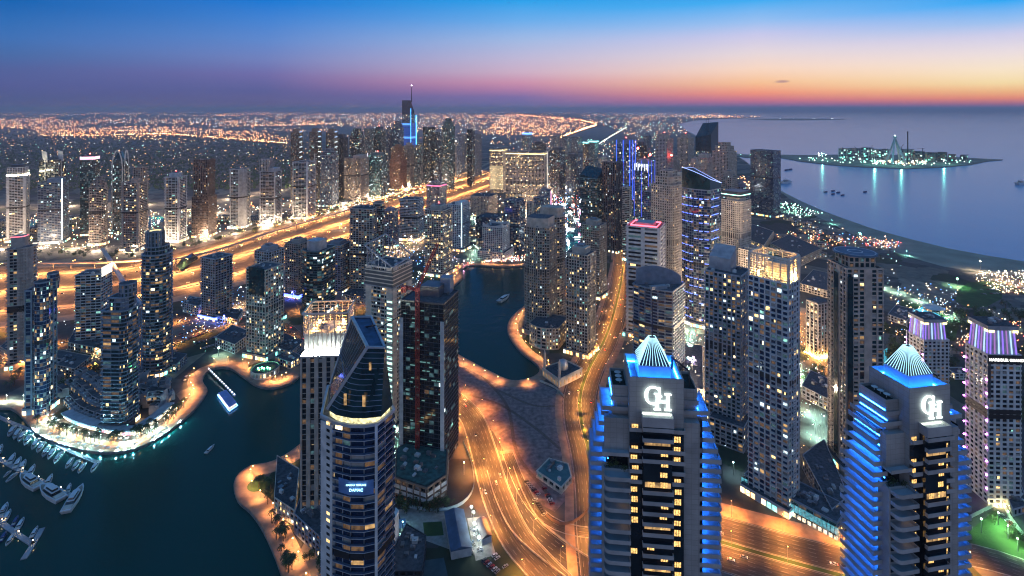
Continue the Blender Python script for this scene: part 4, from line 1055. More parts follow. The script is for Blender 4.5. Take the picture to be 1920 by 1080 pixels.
lvl=MB(); lvl.prism(scaled(B0,.93),zc-4,zc,0); t.part('lit_terrace_floor',lvl,emit('lit terrace room',(1,.9,.45),1.1,True,detail=.6))
ztp=186.5; A,B,Cc,Dd=(-75,277,ztp),(-66,276.6,ztp),(-84,318,ztp),(-95,317,ztp)
b3=[(*p,zc) for p in B0]; mb=MB()
mb.prism([(p[0],p[1]) for p in B0],zc-.6,zc+.4,0,0,True)
def tri(*p): mb.ngon(p,0)
tri(b3[0],b3[1],A); tri(b3[1],b3[2],A); tri(b3[2],b3[3],A); mb.quad(b3[3],b3[4],B,A,0); tri(b3[4],b3[5],B); mb.quad(b3[5],b3[6],Cc,B,0); mb.quad(b3[6],b3[7],Dd,Cc,0)
mb.quad(b3[7],b3[0],A,Dd,0)
t.part('blade_glass',mb,GL['teal'])
mb=MB(); 
for a,b,r in ((b3[0],A,1.1),(A,B,.7),(A,Dd,1.0),(b3[7],Dd,.9),(B,Cc,.7),(Dd,Cc,.7)): mb.bar(a,b,r)
t.part('blade_frame',mb,W['silver'])
mb=MB(); mb.quad((A[0]+.8,A[1]+1,ztp-1.2),(B[0]-.8,B[1]+1,ztp-1.2),(Cc[0]-.8,Cc[1]-1,ztp-1.2),(Dd[0]+.8,Dd[1]-1,ztp-1.2)); mb.quad((A[0],A[1],ztp-.8),(B[0],B[1],ztp-.8),(Cc[0],Cc[1],ztp-.8),(Dd[0],Dd[1],ztp-.8)); t.part('roof_trough',mb,mat('blue roof deck',(.03,.07,.14),.6,noise=.5,nscale=.3))
mb=MB()     # floor lines on the front of the blade, louvres on the slanted side
for k in range(1,13):
    q=k/13; zz=zc+(ztp-zc)*q; 
    lf=[Vector(b3[i]).lerp(Vector(A if i<4 else B),q) for i in range(5)]
    for i in range(4): mb.bar(lf[i]+Vector((0,-.25,0)),lf[i+1]+Vector((0,-.25,0)),.16)
    a=Vector(b3[7]).lerp(Vector(Dd),q); b=Vector(b3[0]).lerp(Vector(A),q)
for k in range(1,10):
    q=k/10; a=Vector(b3[7]).lerp(Vector(b3[0]),q)+Vector((-.3,0,.2)); b=Vector(Dd).lerp(Vector(A),q)+Vector((-.3,0,.2)); mb.bar(a.lerp(b,.3),a.lerp(b,1),.14)
mb.bar(Vector(b3[7]).lerp(Vector(Dd),.45),Vector(b3[0]).lerp(Vector(A),.45),.3)
t.part('glazing_bars',mb,W['blueg'])
c_=Vector((-78,295)); mb=MB(); mb.bar((-77,300,ztp-1),(-62,296,ztp+9),.35); mb.bar((-84,305,ztp-1),(-77,300,ztp+2),.5); t.part('window_cleaning_arm',mb,BLACKM)
mb=MB(); 
for (x,y,zz,w,h) in ((-87,276.4,zc+6,1.5,6),(-77,275.0,zc+6,1.6,6),(-74,276.5,zc+24,1.2,4)): mb.quad((x,y-.6,zz),(x+w,y-.6,zz),(x+w,y-.6,zz+h),(x,y-.6,zz+h))
t.part('lit_duplex_window',mb,WIN[1])
def text(body, size, loc, rot, m, name, parent=None, ext=.12, align='CENTER', sp=1.0):
    cu=bpy.data.curves.new(name,'FONT'); cu.body=body; cu.size=size; cu.extrude=ext; cu.align_x=align; cu.space_character=sp; cu.resolution_u=3
    o=bpy.data.objects.new(name,cu); dg=bpy.context.evaluated_depsgraph_get()
    me=bpy.data.meshes.new_from_object(o); bpy.data.objects.remove(o)
    me.materials.clear(); me.materials.append(m); o=bpy.data.objects.new(name,me); COL.objects.link(o); o.location=loc; o.rotation_euler=rot
    if parent: o.parent=parent
    return o
BLS=emit('blue white sign letters',(.35,.75,1),2.6,True)
zs=310-(912-205)*.2735
px=-79.5
mb=MB(); a,b=P[2]+Vector((-6.5,.2)),P[3]+Vector((6,.4))
pl=[(-89.5,275.2),(-83,272.7),(-76,272.5),(-71,273.7)]
for i in range(3): mb.quad((*pl[i],zs-4),(*pl[i+1],zs-4),(*pl[i+1],zs+3.6),(*pl[i],zs+3.6))
t.part('sign_panel',mb,mat('blue sign panel',(.10,.20,.42),.5))
for bd,sz,dz in (('MARINA TERRACE',1.25,1.2),('DAMAC',2.0,-1.6)):
    o=text(bd,sz,(-79.6-t.c[0],272.1-t.c[1],zs+dz),(radians(90),0,radians(1)),BLS,'sign_lettering',t.root)
t.done()
# ================= near towers on the right
t = T(1188,1282,712,548,20,.8,'balc','blueg','dark tower with a curved roof wall behind the lit pyramid',top='flat',glass='blue',lit=.12,cool=.15,bay=5.5,shape=blg(3,4))
P=[Vector(p) for p in t.poly]; o=[Vector(p) for p in offset(t.poly,.3)]; mb=MB(); z=t.z; k=len(P)
pts=[P[-1].lerp(P[-2],.4),P[-1],P[0],P[1]] if False else None
a,b=P[3].lerp(P[2],.15) if False else P[k-7],P[0]
line=[P[(k-6+i-1)%k] for i in range(7)]+[P[0]] if False else None
q=[tuple(p) for p in scaled(t.poly,.97)]
back=scaled(t.poly,.82); c=Vector(t.c[:2]); 
m2=MB(); bw=[Vector(p).lerp(c,.1) for p in t.poly]; L0,R0=bw[3] if len(bw)>3 else bw[-1],bw[1]
n=14; pr=None
for i in range(n+1):
    s=i/n; p=L0.lerp(R0,s); h=6+16*(1-((s-.35)/.75)**2); cur2=(p.x,p.y,z+max(1,h))
    if pr: m2.quad((pr[0],pr[1],z),(p.x,p.y,z),cur2,pr); m2.quad((p.x+.5,p.y+1.5,z),(pr[0]+.5,pr[1]+1.5,z),(pr[0]+.5,pr[1]+1.5,pr[2]),(p.x+.5,p.y+1.5,cur2[2])); m2.quad(pr,cur2,(cur2[0]+.5,cur2[1]+1.5,cur2[2]),(pr[0]+.5,pr[1]+1.5,pr[2]))
    pr=cur2
t.part('curved_roof_wall',m2,W['blueg'])
qq=rect(c.x+2,c.y-8,20,6,.25); t.unit(qq,z+.1,z+4,W['silver']); t.done()
t = T(1322,1406,835,520,16,.9,'grid','grey','grey tower with a slanted roof box on its right side',top='flat',glass='teal',lit=.2,cool=.2,bay=4.2,pw=1.3,pat='wwbwb')
P=[Vector(p) for p in t.poly]; z=t.z; u=scaled(t.poly,.62,t.poly[2]); mb=MB(); dz=[14,20,22,15]; dz=[12,21,21,12]
for i in range(4): j=(i+1)%4; mb.quad((*u[i],z),(*u[j],z),(*u[j],z+dz[j]),(*u[i],z+dz[i]))
mb.quad(*[(*u[i],z+dz[i]) for i in range(4)]); t.part('slanted_roof_box',mb,W['grey']); t.done()
q,Y=fp(1330,1408,850,14,.9); pb=Tower('podium_block','long grey podium under the slanted box tower','building',q); pb.wm=W['grey']; pb.vol(q,0,22,'grid',lit=.1,bay=5); pb.done()
t = T(1403,1504,968,535,24,.75,'grid','white','white gridded tower with a golden lit open crown',top=None,glass='blue',lit=.16,cool=.4,bay=4.4,pw=1.1,po=.5,fh=4.1,pat='wbwwb',shape=rnd4(7,1))
z=t.z; P=t.poly; t.roofm.ngon([(p[0],p[1],z+.2) for p in P]); q2=scaled(P,.97); zt2=H-(488-HY)*t.Y/F; mb=MB()
k=len(q2)
for i in range(k):
    a,b=Vector(q2[i]),Vector(q2[(i+1)%k]); L=(b-a).length; nb=max(1,int(L/6))
    for j in range(nb): p=a.lerp(b,j/nb); mb.bar((p.x,p.y,z),(p.x,p.y,zt2),.55 if j else 1.2)
    for j in range(9): zz=z+2+j*(zt2-z-2)/9; mb.bar((*a,zz),(*b,zz),.32)
    mb.bar((*a,zt2),(*b,zt2),1.0)
t.part('crown_frame',mb,W['cream']); c=Vector(centroid(P))
mb=MB(); mb.prism(scaled(P,.5),z,zt2-6); t.part('crown_core',mb,W['cream'])
mb=MB(); 
for i in range(k):
    p=Vector(q2[i]).lerp(c,.25); mb.ball((p.x,p.y,z+2.2),.7,nu=6)
    p=Vector(q2[i]).lerp(Vector(q2[(i+1)%k]),.5)+ (c-Vector(q2[i]))*.1; mb.ball((p.x,p.y,z+2.2),.6,nu=6)
t.part('golden_flood_lamp',mb,emit('golden crown lamp',(1,.58,.18),520,True)); t.done()
base,Y=fp(1398,1590,1010,18,.35)
pb=Tower('podium_block','low retail podium with a curved turquoise glass gallery','building',base); pb.wm=W['blueg']; pb.vol(base,0,11,'band',lit=0); 
P=[Vector(p) for p in offset(base,2.4)]; mb=MB(); a,b=P[3],P[0]
for i in range(26):
    p,q=a.lerp(b,i/26),a.lerp(b,(i+.85)/26); mb.quad((*p,4.4),(*q,4.4),(*q,9.6),(*p,9.6))
pb.part('turquoise_gallery',mb,emit('turquoise gallery glass',(.15,.62,.75),.55,True,detail=.6)); mb=MB()
for i in range(20):
    p,q=a.lerp(b,(i+.1)/20),a.lerp(b,(i+.75)/20); mb.quad((*p,.4),(*q,.4),(*q,3.4),(*p,3.4))
pb.part('shopfront',mb,emit('shopfront glass',(1,.85,.6),1.4,True,detail=.5)); pb.clutter(base,11,20); pb.done()
# helipad tower
t = T(1553,1656,890,505,60,1.1,'grid','sand','pale tower crowned by a round blue helipad',top=None,glass='teal',lit=.07,cool=.1,bay=4.8,pw=1.5,bh=1.1,po=.6,pat='wbwsw')
P=t.poly; z=t.z; t.roofm.ngon([(p[0],p[1],z+.2) for p in P]); q=scaled(P,.72); t.vol(q,z,z+9,'grid',lit=.05)
c=centroid(P); r=.55*(Vector(P[1])-Vector(P[0])).length; mb=MB(); cp=circ(c[0],c[1],r,32); mb.prism(cp,z+10.5,z+12,0,0,True)
for i in range(8): p=cp[i*4]; mb.bar((c[0]+(p[0]-c[0])*.6,c[1]+(p[1]-c[1])*.6,z+8),(p[0]*.95+c[0]*.05,p[1]*.95+c[1]*.05,z+10.6),.3)
t.part('helipad',mb,mat('helipad deck',(.06,.13,.20),.7)); mb=MB(); mb.ring(circ(c[0],c[1],r*.36,24),circ(c[0],c[1],r*.31,24),z+12.02,z+12.06); mb.ring(circ(c[0],c[1],r*.93,32),circ(c[0],c[1],r*.9,32),z+12.02,z+12.06); t.part('helipad_marking',mb,W['white'])
PP=[Vector(p) for p in offset(P,.9)]; 
for e,(a,b) in enumerate(((PP[3],PP[0]),(PP[0],PP[1]))):
    mb=MB(); u=(b-a).normalized(); s=a.lerp(b,.40 if e==0 else .04); mb.obox(tuple(s),tuple(u),(b-a).length*(.2 if e==0 else .14),(u.y,-u.x),.25,10,z-6); t.part('dark_glass_strip',mb,GL['teal'])
t.done()
# golden hotel, low, behind
def gold():
    q,Y=fp(1512,1556,672,40,1.2); t=Tower('hotel_building','golden floodlit hotel block beside the curved drive','hotel',q); t.wm=W['cream']; zt=H-(572-HY)*Y/F; t.vol(q,0,zt,'vert',lit=.2,bay=5); t.clutter(q,zt,5)
    P=[Vector(p) for p in offset(q,2)]; mb=MB()
    for a,b in ((P[3],P[0]),(P[0],P[1])):
        for i in range(7): p=a.lerp(b,(i+.3)/7); mb.ball((p.x,p.y,1.2),.8,nu=6,nv=4)
    t.part('golden_uplight',mb,emit('golden uplight',(1,.50,.10),260,True)); 
    m2=MB(); m2.prism(scaled(q,1.02),zt+1.4,zt+2.4,0); t.part('roof',m2,ROOF); t.done()
gold()
def grand(xl,xr,yb,yt,ybody,label,sign):
    q,Y=fp(xl,xr,yb,52,1.1); zt=H-(ybody-HY)*Y/F; zc=H-(yt-HY)*Y/F
    t=Tower('hotel_tower',label,'hotel',q); t.wm=W['white']; t.vol(q,0,zt,'grid',lit=.06,bay=4.6,pw=1.7,bh=1.4,po=.4,parapet=2)
    q2=scaled(q,.8); q3=scaled(q,.9); mb=MB(); mb.frustum(q3,q2,zt+1,zc-3); t.part('crown_walls',mb,W['white'])
    mb=MB(); mb.prism(scaled(q,.93),zc-3,zc,0,1,True); t.part('crown_roof',mb,[W['grey'],ROOF]); t.clutter(scaled(q,.8),zc,6)
    cols=[emit('violet column light',(.30,.16,1),1.1,True),emit('white blue column light',(.40,.60,1),1.3,True),emit('pink column light',(.55,.25,.75),.6,True)]
    mb=MB()
    for e in range(4):
        for j in range(7):
            s=(j+.5)/7; a=Vector(q3[e]).lerp(Vector(q3[(e+1)%4]),s); b=Vector(q2[e]).lerp(Vector(q2[(e+1)%4]),s); c=Vector(t.c[:2])
            a=a+(a-c)*.03; b=b+(b-c)*.03; mb.bar((*a,zt+1.5),(*b,zc-4),.45,m=(j*2+e)%3,sides=6)
    t.part('lit_column',mb,cols)  # columns glow by themselves in place of coloured lights shining on them
    GC=emit('gold cornice light',(1,.85,.35),2.5,True); o=offset(scaled(q,.93),.1)
    for e in range(4):
        for s in (.02,.80): mb=MB(); a=Vector(o[e]).lerp(Vector(o[(e+1)%4]),s); b=Vector(o[e]).lerp(Vector(o[(e+1)%4]),s+.18); mb.quad((*a,zc-5),(*b,zc-5),(*b,zc-3.1),(*a,zc-3.1)); t.part('gold_cornice_light',mb,GC)
    o=[Vector(p) for p in offset(q,.8)]
    mb=MB(); 
    for i in range(9): zz=12+i*(zt-20)/9; a=o[3].lerp(o[0],.93); mb.ball((a.x,a.y-.4,zz),.6,nu=6,nv=4); a=o[3]; mb.ball((a.x-.4,a.y-.3,zz+8),.6,nu=6,nv=4)
    t.part('magenta_lamp',mb,emit('magenta lamp',(.85,.25,1),40,True))
    if sign:
        a,b=o[0],o[1]; u=(b-a).normalized(); n=Vector((u.y,-u.x)); mb=MB(); mb.obox(tuple(a),tuple(u),(b-a).length*.98,tuple(n),.5,zt-5,zt+1.5); t.part('black_sign_band',mb,BLACKM)
        mb=MB(); mb.obox(tuple(a),tuple(u),(b-a).length*.08,tuple(n),.45,zt*.72,zt-5); t.part('dark_corner_panel',mb,W['dark'])
        m=a.lerp(b,.52)+n*.7; text('HARBOUR GRAND',2.9,(m.x-t.c[0],m.y-t.c[1],zt-3),(radians(90),0,atan2(u.y,u.x)),emit('white sign letters',(1,.98,.92),4,True),'sign_lettering',t.root,sp=1.05)
        mb=MB(); 
        for i in range(8): p=a.lerp(b,(i+.5)/8)+n*2; mb.ball((p.x,p.y,1),.5,nu=6,nv=4)
        t.part('base_uplight',mb,emit('yellow base uplight',(1,.85,.4),130,True))
    t.done()
grand(1700,1779,770,600,640,'hotel tower with violet lit crown half hidden behind the right pyramid tower',False)
grand(1811,1914,945,612,668,'white hotel tower with violet lit crown and a black name band',True)
# ================= the twin towers with lit pyramids
def panel_mat():
    m=mat('panelled grey render',(.30,.29,.285),.65,noise=.22,nscale=.12); t=m.node_tree; b=t.nodes['Principled BSDF']; old=b.inputs['Base Color'].links[0].from_socket
    tc_=t.nodes.new('ShaderNodeTexCoord'); s_=t.nodes.new('ShaderNodeSeparateXYZ'); t.links.new(tc_.outputs['Object'],s_.inputs[0]); c_=t.nodes.new('ShaderNodeCombineXYZ'); t.links.new(mathn(t,'ADD',s_.outputs[0],s_.outputs[1]),c_.inputs[0]); t.links.new(s_.outputs[2],c_.inputs[1])
    br=t.nodes.new('ShaderNodeTexBrick'); br.offset=0; br.inputs['Scale'].default_value=1; br.inputs['Mortar Size'].default_value=.05; br.inputs['Brick Width'].default_value=2.4; br.inputs['Row Height'].default_value=1.85
    br.inputs['Color1'].default_value=(1,1,1,1); br.inputs['Color2'].default_value=(.9,.9,.9,1); br.inputs['Mortar'].default_value=(.6,.6,.6,1); t.links.new(c_.outputs[0],br.inputs[0])
    mm=t.nodes.new('ShaderNodeMixRGB'); mm.blend_type='MULTIPLY'; mm.inputs[0].default_value=1; t.links.new(old,mm.inputs[1]); t.links.new(br.outputs[0],mm.inputs[2]); t.links.new(mm.outputs[0],b.inputs['Base Color']); return m
BLUE=emit('blue light strip',(.012,.17,1),110,True); SIGN=emit('white sign letters glow',(.80,1,.97),3.2,True); RIB=emit('pale blue lit rib',(.45,.85,1),1.35,True)
GREYW=panel_mat(); SLAB=mat('balcony render',(.30,.295,.30),.7); BLUEDECK=mat('terrace tiles',(.34,.36,.40),.6); WARMW=emit('amber lit window',(1,.56,.17),1.4,detail=1.6)
def leaf_ball(c,r):
    R=random.Random(int(c[0]*10)); mb=MB()
    for i in range(60):
        p=Vector(c)+Vector((R.gauss(0,.5),R.gauss(0,.5),R.gauss(0,.4)))*r; u=Vector((R.gauss(0,1),R.gauss(0,1),R.gauss(0,1))).normalized(); v=u.orthogonal().normalized(); mb.quad(tuple(p-u*.3),tuple(p+v*.2),tuple(p+u*.3),tuple(p-v*.2))
    return mb
def gh(loc, yaw, label, tilt=None):
    root=tag(empty('residential_tower',loc,yaw),label,'tower')
    R=random.Random(5)
    def part(name,mb,m,par=None):
        o=mb.build(name,m); o.parent=par or root; return o
    zb=122
    mb=MB(); mb.box(-9.7,9.7,0,19.4,0,209.4,0); mb.ring([(-9.7,0),(9.7,0),(9.7,19.4),(-9.7,19.4)],[(-9.1,.6),(9.1,.6),(9.1,18.8),(-9.1,18.8)],209.4,212.4); part('shaft',mb,GREYW)
    mb=MB(); mb.ring([(-9.0,.7),(9.0,.7),(9.0,18.7),(-9.0,18.7)],[(-8.7,1),(8.7,1),(8.7,18.4),(-8.7,18.4)],209.5,209.75); part('roof_light_strip',mb,BLUE)
    mb=MB(); mb.box(-5.8,5.8,4,15.6,209.45,214.8); part('lantern_base',mb,W['blueg'])
    mb=MB(); mb.frustum([(-5.5,4.3),(5.5,4.3),(5.5,15.3),(-5.5,15.3)],[(-1.1,8.7),(1.1,8.7),(1.1,10.9),(-1.1,10.9)],214.82,223.2); py=part('pyramid',mb,GL['blue'])
    mb=MB()
    for e in range(4):
        c,s=cos(e*pi/2),sin(e*pi/2)
        for j in range(10):
            q=-5.7+11.4*j/9; k=q*.2; 
            a=(q*c-(-5.7)*-s*-1*0 + (-5.7)*-s*1.0*1 - 0, 0, 0)
            f=lambda x,y:(x*c-y*s, 9.8+x*s+y*c)
            mb.bar((*f(q,-5.7),214.9),(*f(k,-1.15),223.4),.12)
    part('glowing_rib',mb,RIB,py)
    mb=MB(); mb.bar((0,9.8,223),(0,9.8,240),.28,sides=6,r2=.1); part('mast',mb,BLACKM)
    mb=MB(); mb.bar((8.2,14,209.5),(8.2,14,214),.5,sides=6); mb.bar((8.2,14,213.8),(13.5,9,211.5),.35); mb.bar((13.5,9,211.5),(13.4,8,205),.25); part('window_cleaning_crane',mb,BLACKM)
    mb=MB()
    for yy in (8,11,14): mb.frustum(circ(-12.3,yy,.15,10),circ(-12.3,yy,.15,10),206,206.9); mb.frustum(circ(-12.5,yy-.3,.35,12),circ(-12.7,yy-.5,1.3,12),206.9,207.5)
    part('satellite_dish',mb,W['white'])
    # the monogram
    mb=MB(); zc=204.6
    def stem_(x,w,z0,z1):
        mb.box(x-w/2,x+w/2,-.75,-.25,z0+.45,z1-.45); mb.box(x-w/2-.75,x+w/2+.75,-.75,-.25,z0,z0+.43); mb.box(x-w/2-.7,x+w/2+.7,-.75,-.25,z1-.43,z1)
    gz,gx,rx,rz=206.4,-1.25,3.1,3.25
    N_=26
    for i in range(N_):
        a0=radians(38+ i*282/N_); a1=radians(38+(i+1)*282/N_)
        th=lambda a:.35+.85*abs(cos(a))**1.3*(1 if cos(a)<0 else .35)
        for (aa,bb) in ((a0,a1),):
            o0,o1=(gx+rx*cos(aa),gz+rz*sin(aa)),(gx+rx*cos(bb),gz+rz*sin(bb)); i0,i1=(gx+(rx-th(aa))*cos(aa),gz+(rz-.45)*sin(aa)),(gx+(rx-th(bb))*cos(bb),gz+(rz-.45)*sin(bb))
            mb.quad((i0[0],-1.0,i0[1]),(i1[0],-1.0,i1[1]),(o1[0],-1.0,o1[1]),(o0[0],-1.0,o0[1])); mb.quad((o0[0],-1.0,o0[1]),(o1[0],-1.0,o1[1]),(o1[0],-.3,o1[1]),(o0[0],-.3,o0[1])); mb.quad((i1[0],-1.0,i1[1]),(i0[0],-1.0,i0[1]),(i0[0],-.3,i0[1]),(i1[0],-.3,i1[1]))
    mb.box(gx+2.0,gx+2.5,-1.0,-.4,gz+1.0,gz+3.0); mb.box(gx+.9,gx+3.1,-1.0,-.4,gz-.35,gz+.1); mb.box(gx+1.6,gx+2.45,-1.0,-.4,gz-2.4,gz-.35)
    stem_(.25,.95,201.2,207.2); stem_(4.0,.95,201.2,207.2); mb.box(.75,3.5,-.75,-.25,203.9,204.5)
    part('lit_monogram',mb,SIGN)
    mb=MB(); mb.box(-5.5,5.5,-4.2,-.02,196.9,199.4); mb.ring([(-5.5,-4.2),(5.5,-4.2),(5.5,-.02),(-5.5,-.02)],[(-5.2,-3.9),(5.2,-3.9),(5.2,-.1),(-5.2,-.1)],199.4,200.3); led=part('sign_ledge',mb,SLAB)
    mb=MB(); mb.box(-5,5,-.45,-.2,199.45,199.75); part('floodlight_bar',mb,emit('sign floodlight',(.85,1,.8),9,True),led)
    # dark glazed centre of the front
    mb=MB(); mb.quad((-9.66,-.06,0),(9.66,-.06,0),(9.66,-.06,192.5),(-9.66,-.06,192.5),0); mb.quad((-5.0,-2.6,0),(5.0,-2.6,0),(5.0,-2.6,197),(-5.0,-2.6,197),0)
    mb.quad((-5.0,-.08,0),(-5.0,-2.6,0),(-5.0,-2.6,197),(-5.0,-.08,197)); mb.quad((5.0,-2.6,0),(5.0,-.08,0),(5.0,-.08,197),(5.0,-2.6,197))
    mb.quad((-18.6,.6,0),(-9.75,.6,0),(-9.75,.6,177),(-18.6,.6,177)); mb.quad((-17.8,4.5,177),(-9.75,4.5,177),(-9.75,4.5,183.5),(-17.8,4.5,183.5))
    for y in (3,): 
        mb.quad((-16.9,19,0),(-16.9,3,0),(-16.9,3,196),(-16.9,19,196)); mb.quad((16.9,3,0),(16.9,19,0),(16.9,19,196),(16.9,3,196))
    def win(x0,x1,y,z,h,m): 
        n=3; sh=R.uniform(-.25,.25); x0+=sh; x1+=sh; h*=R.uniform(.8,1.0)
        for i in range(n):
            a=x0+(x1-x0)*i/n; b=x0+(x1-x0)*(i+1)/n-.16; mb.quad((a,y-.04,z),(b,y-.04,z),(b,y-.04,z+h),(a,y-.04,z+h),m)
    fl=3.75
    for k in range(19):
        z=192.4-k*fl
        for x in (-8.9,6.3):
            if R.random()<(.8 if k<6 else .6): win(x,x+2.4,-.07,z+.9,2.2,1)
        if k>=1:
            if R.random()<.6: win(-3.6,-1.0,-2.62,z+.9,2.1,1)
            if R.random()<.6: win(1.0,3.6,-2.62,z+.9,2.1,1)
        if k>4 and R.random()<.4: win(-14+R.random()*2,-11.4+R.random(),.58,z+.9,2.2,1)
        if R.random()<.12: win(-4.6,4.6,-2.62,z+.9,2.1,2)
    part('glazing',mb,[GL['dark'],WARMW,WIN[1]])
    def balc(x0,x1,y0,y1,z,sides='fr',h=1.15,led=None,name='balcony'):
        m=MB(); m.box(x0,x1,y0,y1,z-.3,z,0,1)
        if 'f' in sides: m.box(x0,x1,y0-.22,y0-.003,z-.35,z+h)
        if 'r' in sides: m.box(x1+.003,x1+.22,y0-.22,y1,z-.352,z+h)
        if 'l' in sides: m.box(x0-.22,x0-.003,y0-.22,y1,z-.352,z+h)
        o=part(name,m,[SLAB,BLUEDECK])
        if led:
            m2=MB(); m2.box(*led); part('blue_strip',m2,BLUE,o)
        return o
    for k in range(19):
        z=195.6-k*fl
        if z<zb: break
        if k not in (4,5): balc(-5.2,5.2,-4.1 if k<3 else -3.9,-2.65,z,'frl',1.0)
        if k in (0,2,3,4,5): 
            balc(-9.6,-5.3,-1.7,-.1,z-1.6,'fl',1.0); balc(5.3,9.6,-1.7,-.1,z-1.6,'fr',1.0)
    # shoulders, stepped terraces and side walls
    for s in (-1,1):
        X=lambda a,b:(min(s*a,s*b),max(s*a,s*b))
        mb=MB(); 
        mb.box(*X(9.72,15.5),5,18.5,196,205.5); mb.ring([(X(9.72,15.5)[0],5),(X(9.72,15.5)[1],5),(X(9.72,15.5)[1],18.5),(X(9.72,15.5)[0],18.5)],[(X(9.9,15.2)[0],5.3),(X(9.9,15.2)[1],5.3),(X(9.9,15.2)[1],18.2),(X(9.9,15.2)[0],18.2)],205.5,206.6)
        if s>0: mb.box(9.72,15.6,1.6,19,0,196)
        else: mb.box(-16.85,-9.72,5.003,19,177,195.9); mb.box(-18.5,-9.72,2.0,5,183.6,196)
        mb.box(*X(15.0,17),6,19,0,195.5)
        part('side_wall',mb,GREYW)
        mb=MB(); mb.box(*X(10.2,15.2),5.5,18,205.55,205.7); part('roof_planting',mb,mat('dark roof planting',(.015,.02,.015),.9,noise=.8,nscale=1.5)); 
        for z,xo,y0 in ((201.5,15.7,4.5),(198.3,19.2,3.5)):
            balc(*X(9.75,xo),y0,19.2,z,'f'+('r' if s>0 else 'l'),1.2,led=(*X(9.9,10.1),y0+.6,y0+.8,z+1.0,z+2.2) if False else (*X(15.52,15.62),y0+1,18,z+1.25,z+1.4))
        k=0; z=195.0
        while z>zb:
            xo=19.2+min(4.4,k*1.05) if k<5 else 23.4
            y0=6-min(3,k*.8); y1=20
            balc(*X(15.65 if s>0 else 17.05,xo),y0,y1,z,'f'+('r' if s>0 else 'l'),1.25,led=(*X(17.02,17.14),y0+1.2,y1-1,z+1.6,z+1.75))
            m=MB(); m.box(*X(17.03,17.06),y0+2.2,y0+4,z+.1,z+2.2); 
            z-=3.45; k+=1
        mb=MB(); mb.box(*X(17,23),4,20,0,zb-1); part('lower_block',mb,GREYW)
    # rounded balconies of the left wing
    mb=MB(); mb.box(-19.4,-18.65,-.2,5,0,178.4); mb.box(-18.6,-9.8,.7,5,0,176.9); mb.box(-16.85,-9.8,5.003,19,0,176.8); part('wing_wall',mb,SLAB)
    balc(-19.4,-9.8,-1.2,4.9,184.4,'f',.9,led=(-18,-10,4.7,4.85,186.5,186.7)); 
    for k in range(15):
        z=177.2-k*fl
        if z<zb: break
        pl=fillet([(-18.6,-4.0),(-9.8,-4.0),(-9.8,.55),(-18.6,.55)],4.5,(0,),8)
        m=MB(); m.prism(pl,z-.3,z,0,1,True); o=offset(pl,.25); m.ring(o,pl,z-.32,z+1.05,0); part('rounded_balcony',m,[SLAB,BLUEDECK])
    mb=MB(); mb.box(-19,-9.8,-3.8,.5,0,zb-8); mb.box(-5,5,-3.9,-2.7,0,zb-6); part('lower_front',mb,W['dark'])
    for x,y in ((-14,3),(-11.5,1),(-16.5,2)): mb=leaf_ball((x,y,178.9),1.3); part('terrace_plant',mb,LEAF)
    return root
gh((52.4,193.5,0),radians(-6),'tower with a lit pyramid standing square on, left of the two monogram towers')
g2=gh((148.5,189.5,-1.0),radians(10),'tower with a lit pyramid seen corner on, right of the two monogram towers')
g2.scale=(.88,.88,1)
# ================= lamps
def plight(name, col, power, rad=.4, spot=150):
    if not spot:
        l = bpy.data.lights.new(name, 'POINT'); l.color = col; l.energy = power; l.shadow_soft_size = rad; return l
    l = bpy.data.lights.new(name, 'SPOT'); l.color = col; l.energy = power; l.shadow_soft_size = rad; l.spot_size = radians(spot); l.spot_blend = .6
    return l
SOD=(1,.46,.09); WARM=(1,.66,.28); WHITE=(.9,1,.86); TEAL=(.35,.95,.85)
LM={k:emit(k+' lamp glass',c,s) for k,c,s in (('sodium',(1,.55,.15),28),('warm',(1,.72,.36),45),('white',(.9,1,.9),45))}
def lamp_proto(name, h, arms, glass, col, power, headr, spot=150):
    root=empty(name,(0,-5000,-500)); mb=MB(); mb.bar((0,0,0),(0,0,h),.16,sides=6,r2=.09)
    for a in arms: mb.bar((0,0,h),(a,0,h+.4),.07)
    o=mb.build('pole',METAL,root)
    for a in (arms or (0,)):
        m2=MB(); m2.ball((a,0,h+.25),headr,nu=6,nv=4,sz=.6); m2.build('lamp_head',glass,root)
    lo=bpy.data.objects.new(name+'_light',plight(name,col,power,.4,spot)); COL.objects.link(lo); lo.parent=root; lo.location=(0,0,h-.6)
    return root,{root.name:list(bpy.data.objects[i] for i in []) or [c for c in bpy.data.objects if c.parent==root]}
def place(proto, x, y, z=0, rz=0, label=None, cat=None, group=None, first=[set()]):
    root,km=proto
    if root.name not in first[0]: first[0].add(root.name); o=root
    else: o=copy_tree(root,km)
    o.location=(x,y,z); o.rotation_euler=(0,0,rz); tag(o,label,cat,group); return o
def along(L, spacing, off=0, start=0, wfun=None, ymax=1e9):
    nn=normals2(L); out=[]; acc=spacing-start; tot=sum((L[i+1]-L[i]).length for i in range(len(L)-1)); s=0
    for i in range(len(L)-1):
        d=(L[i+1]-L[i]).length; s+=d; acc+=d
        if acc>=spacing:
            acc-=spacing; k=wfun(i/(len(L)-1)) if wfun else 1; p=L[i]+nn[i]*off*k; t=L[i+1]-L[i]
            if p.y<ymax: out.append((p.x,p.y,atan2(t.y,t.x)))
    return out
hl=lamp_proto('highway_lamp',22,(-3,3),LM['sodium'],(1,.38,.10),280000,.6,166)
for off in (-78,0,78):
    for x,y,a in along(HWY,50,off,10*abs(off)/78,hw,2700): place(hl,x,y,.1,a+pi/2,'tall double armed highway lamp with orange light on the wide highway','street lamp','lamps along the wide highway')
sl=lamp_proto('street_lamp',11,(1.8,),LM['sodium'],(1,.37,.07),44000,.22,152)
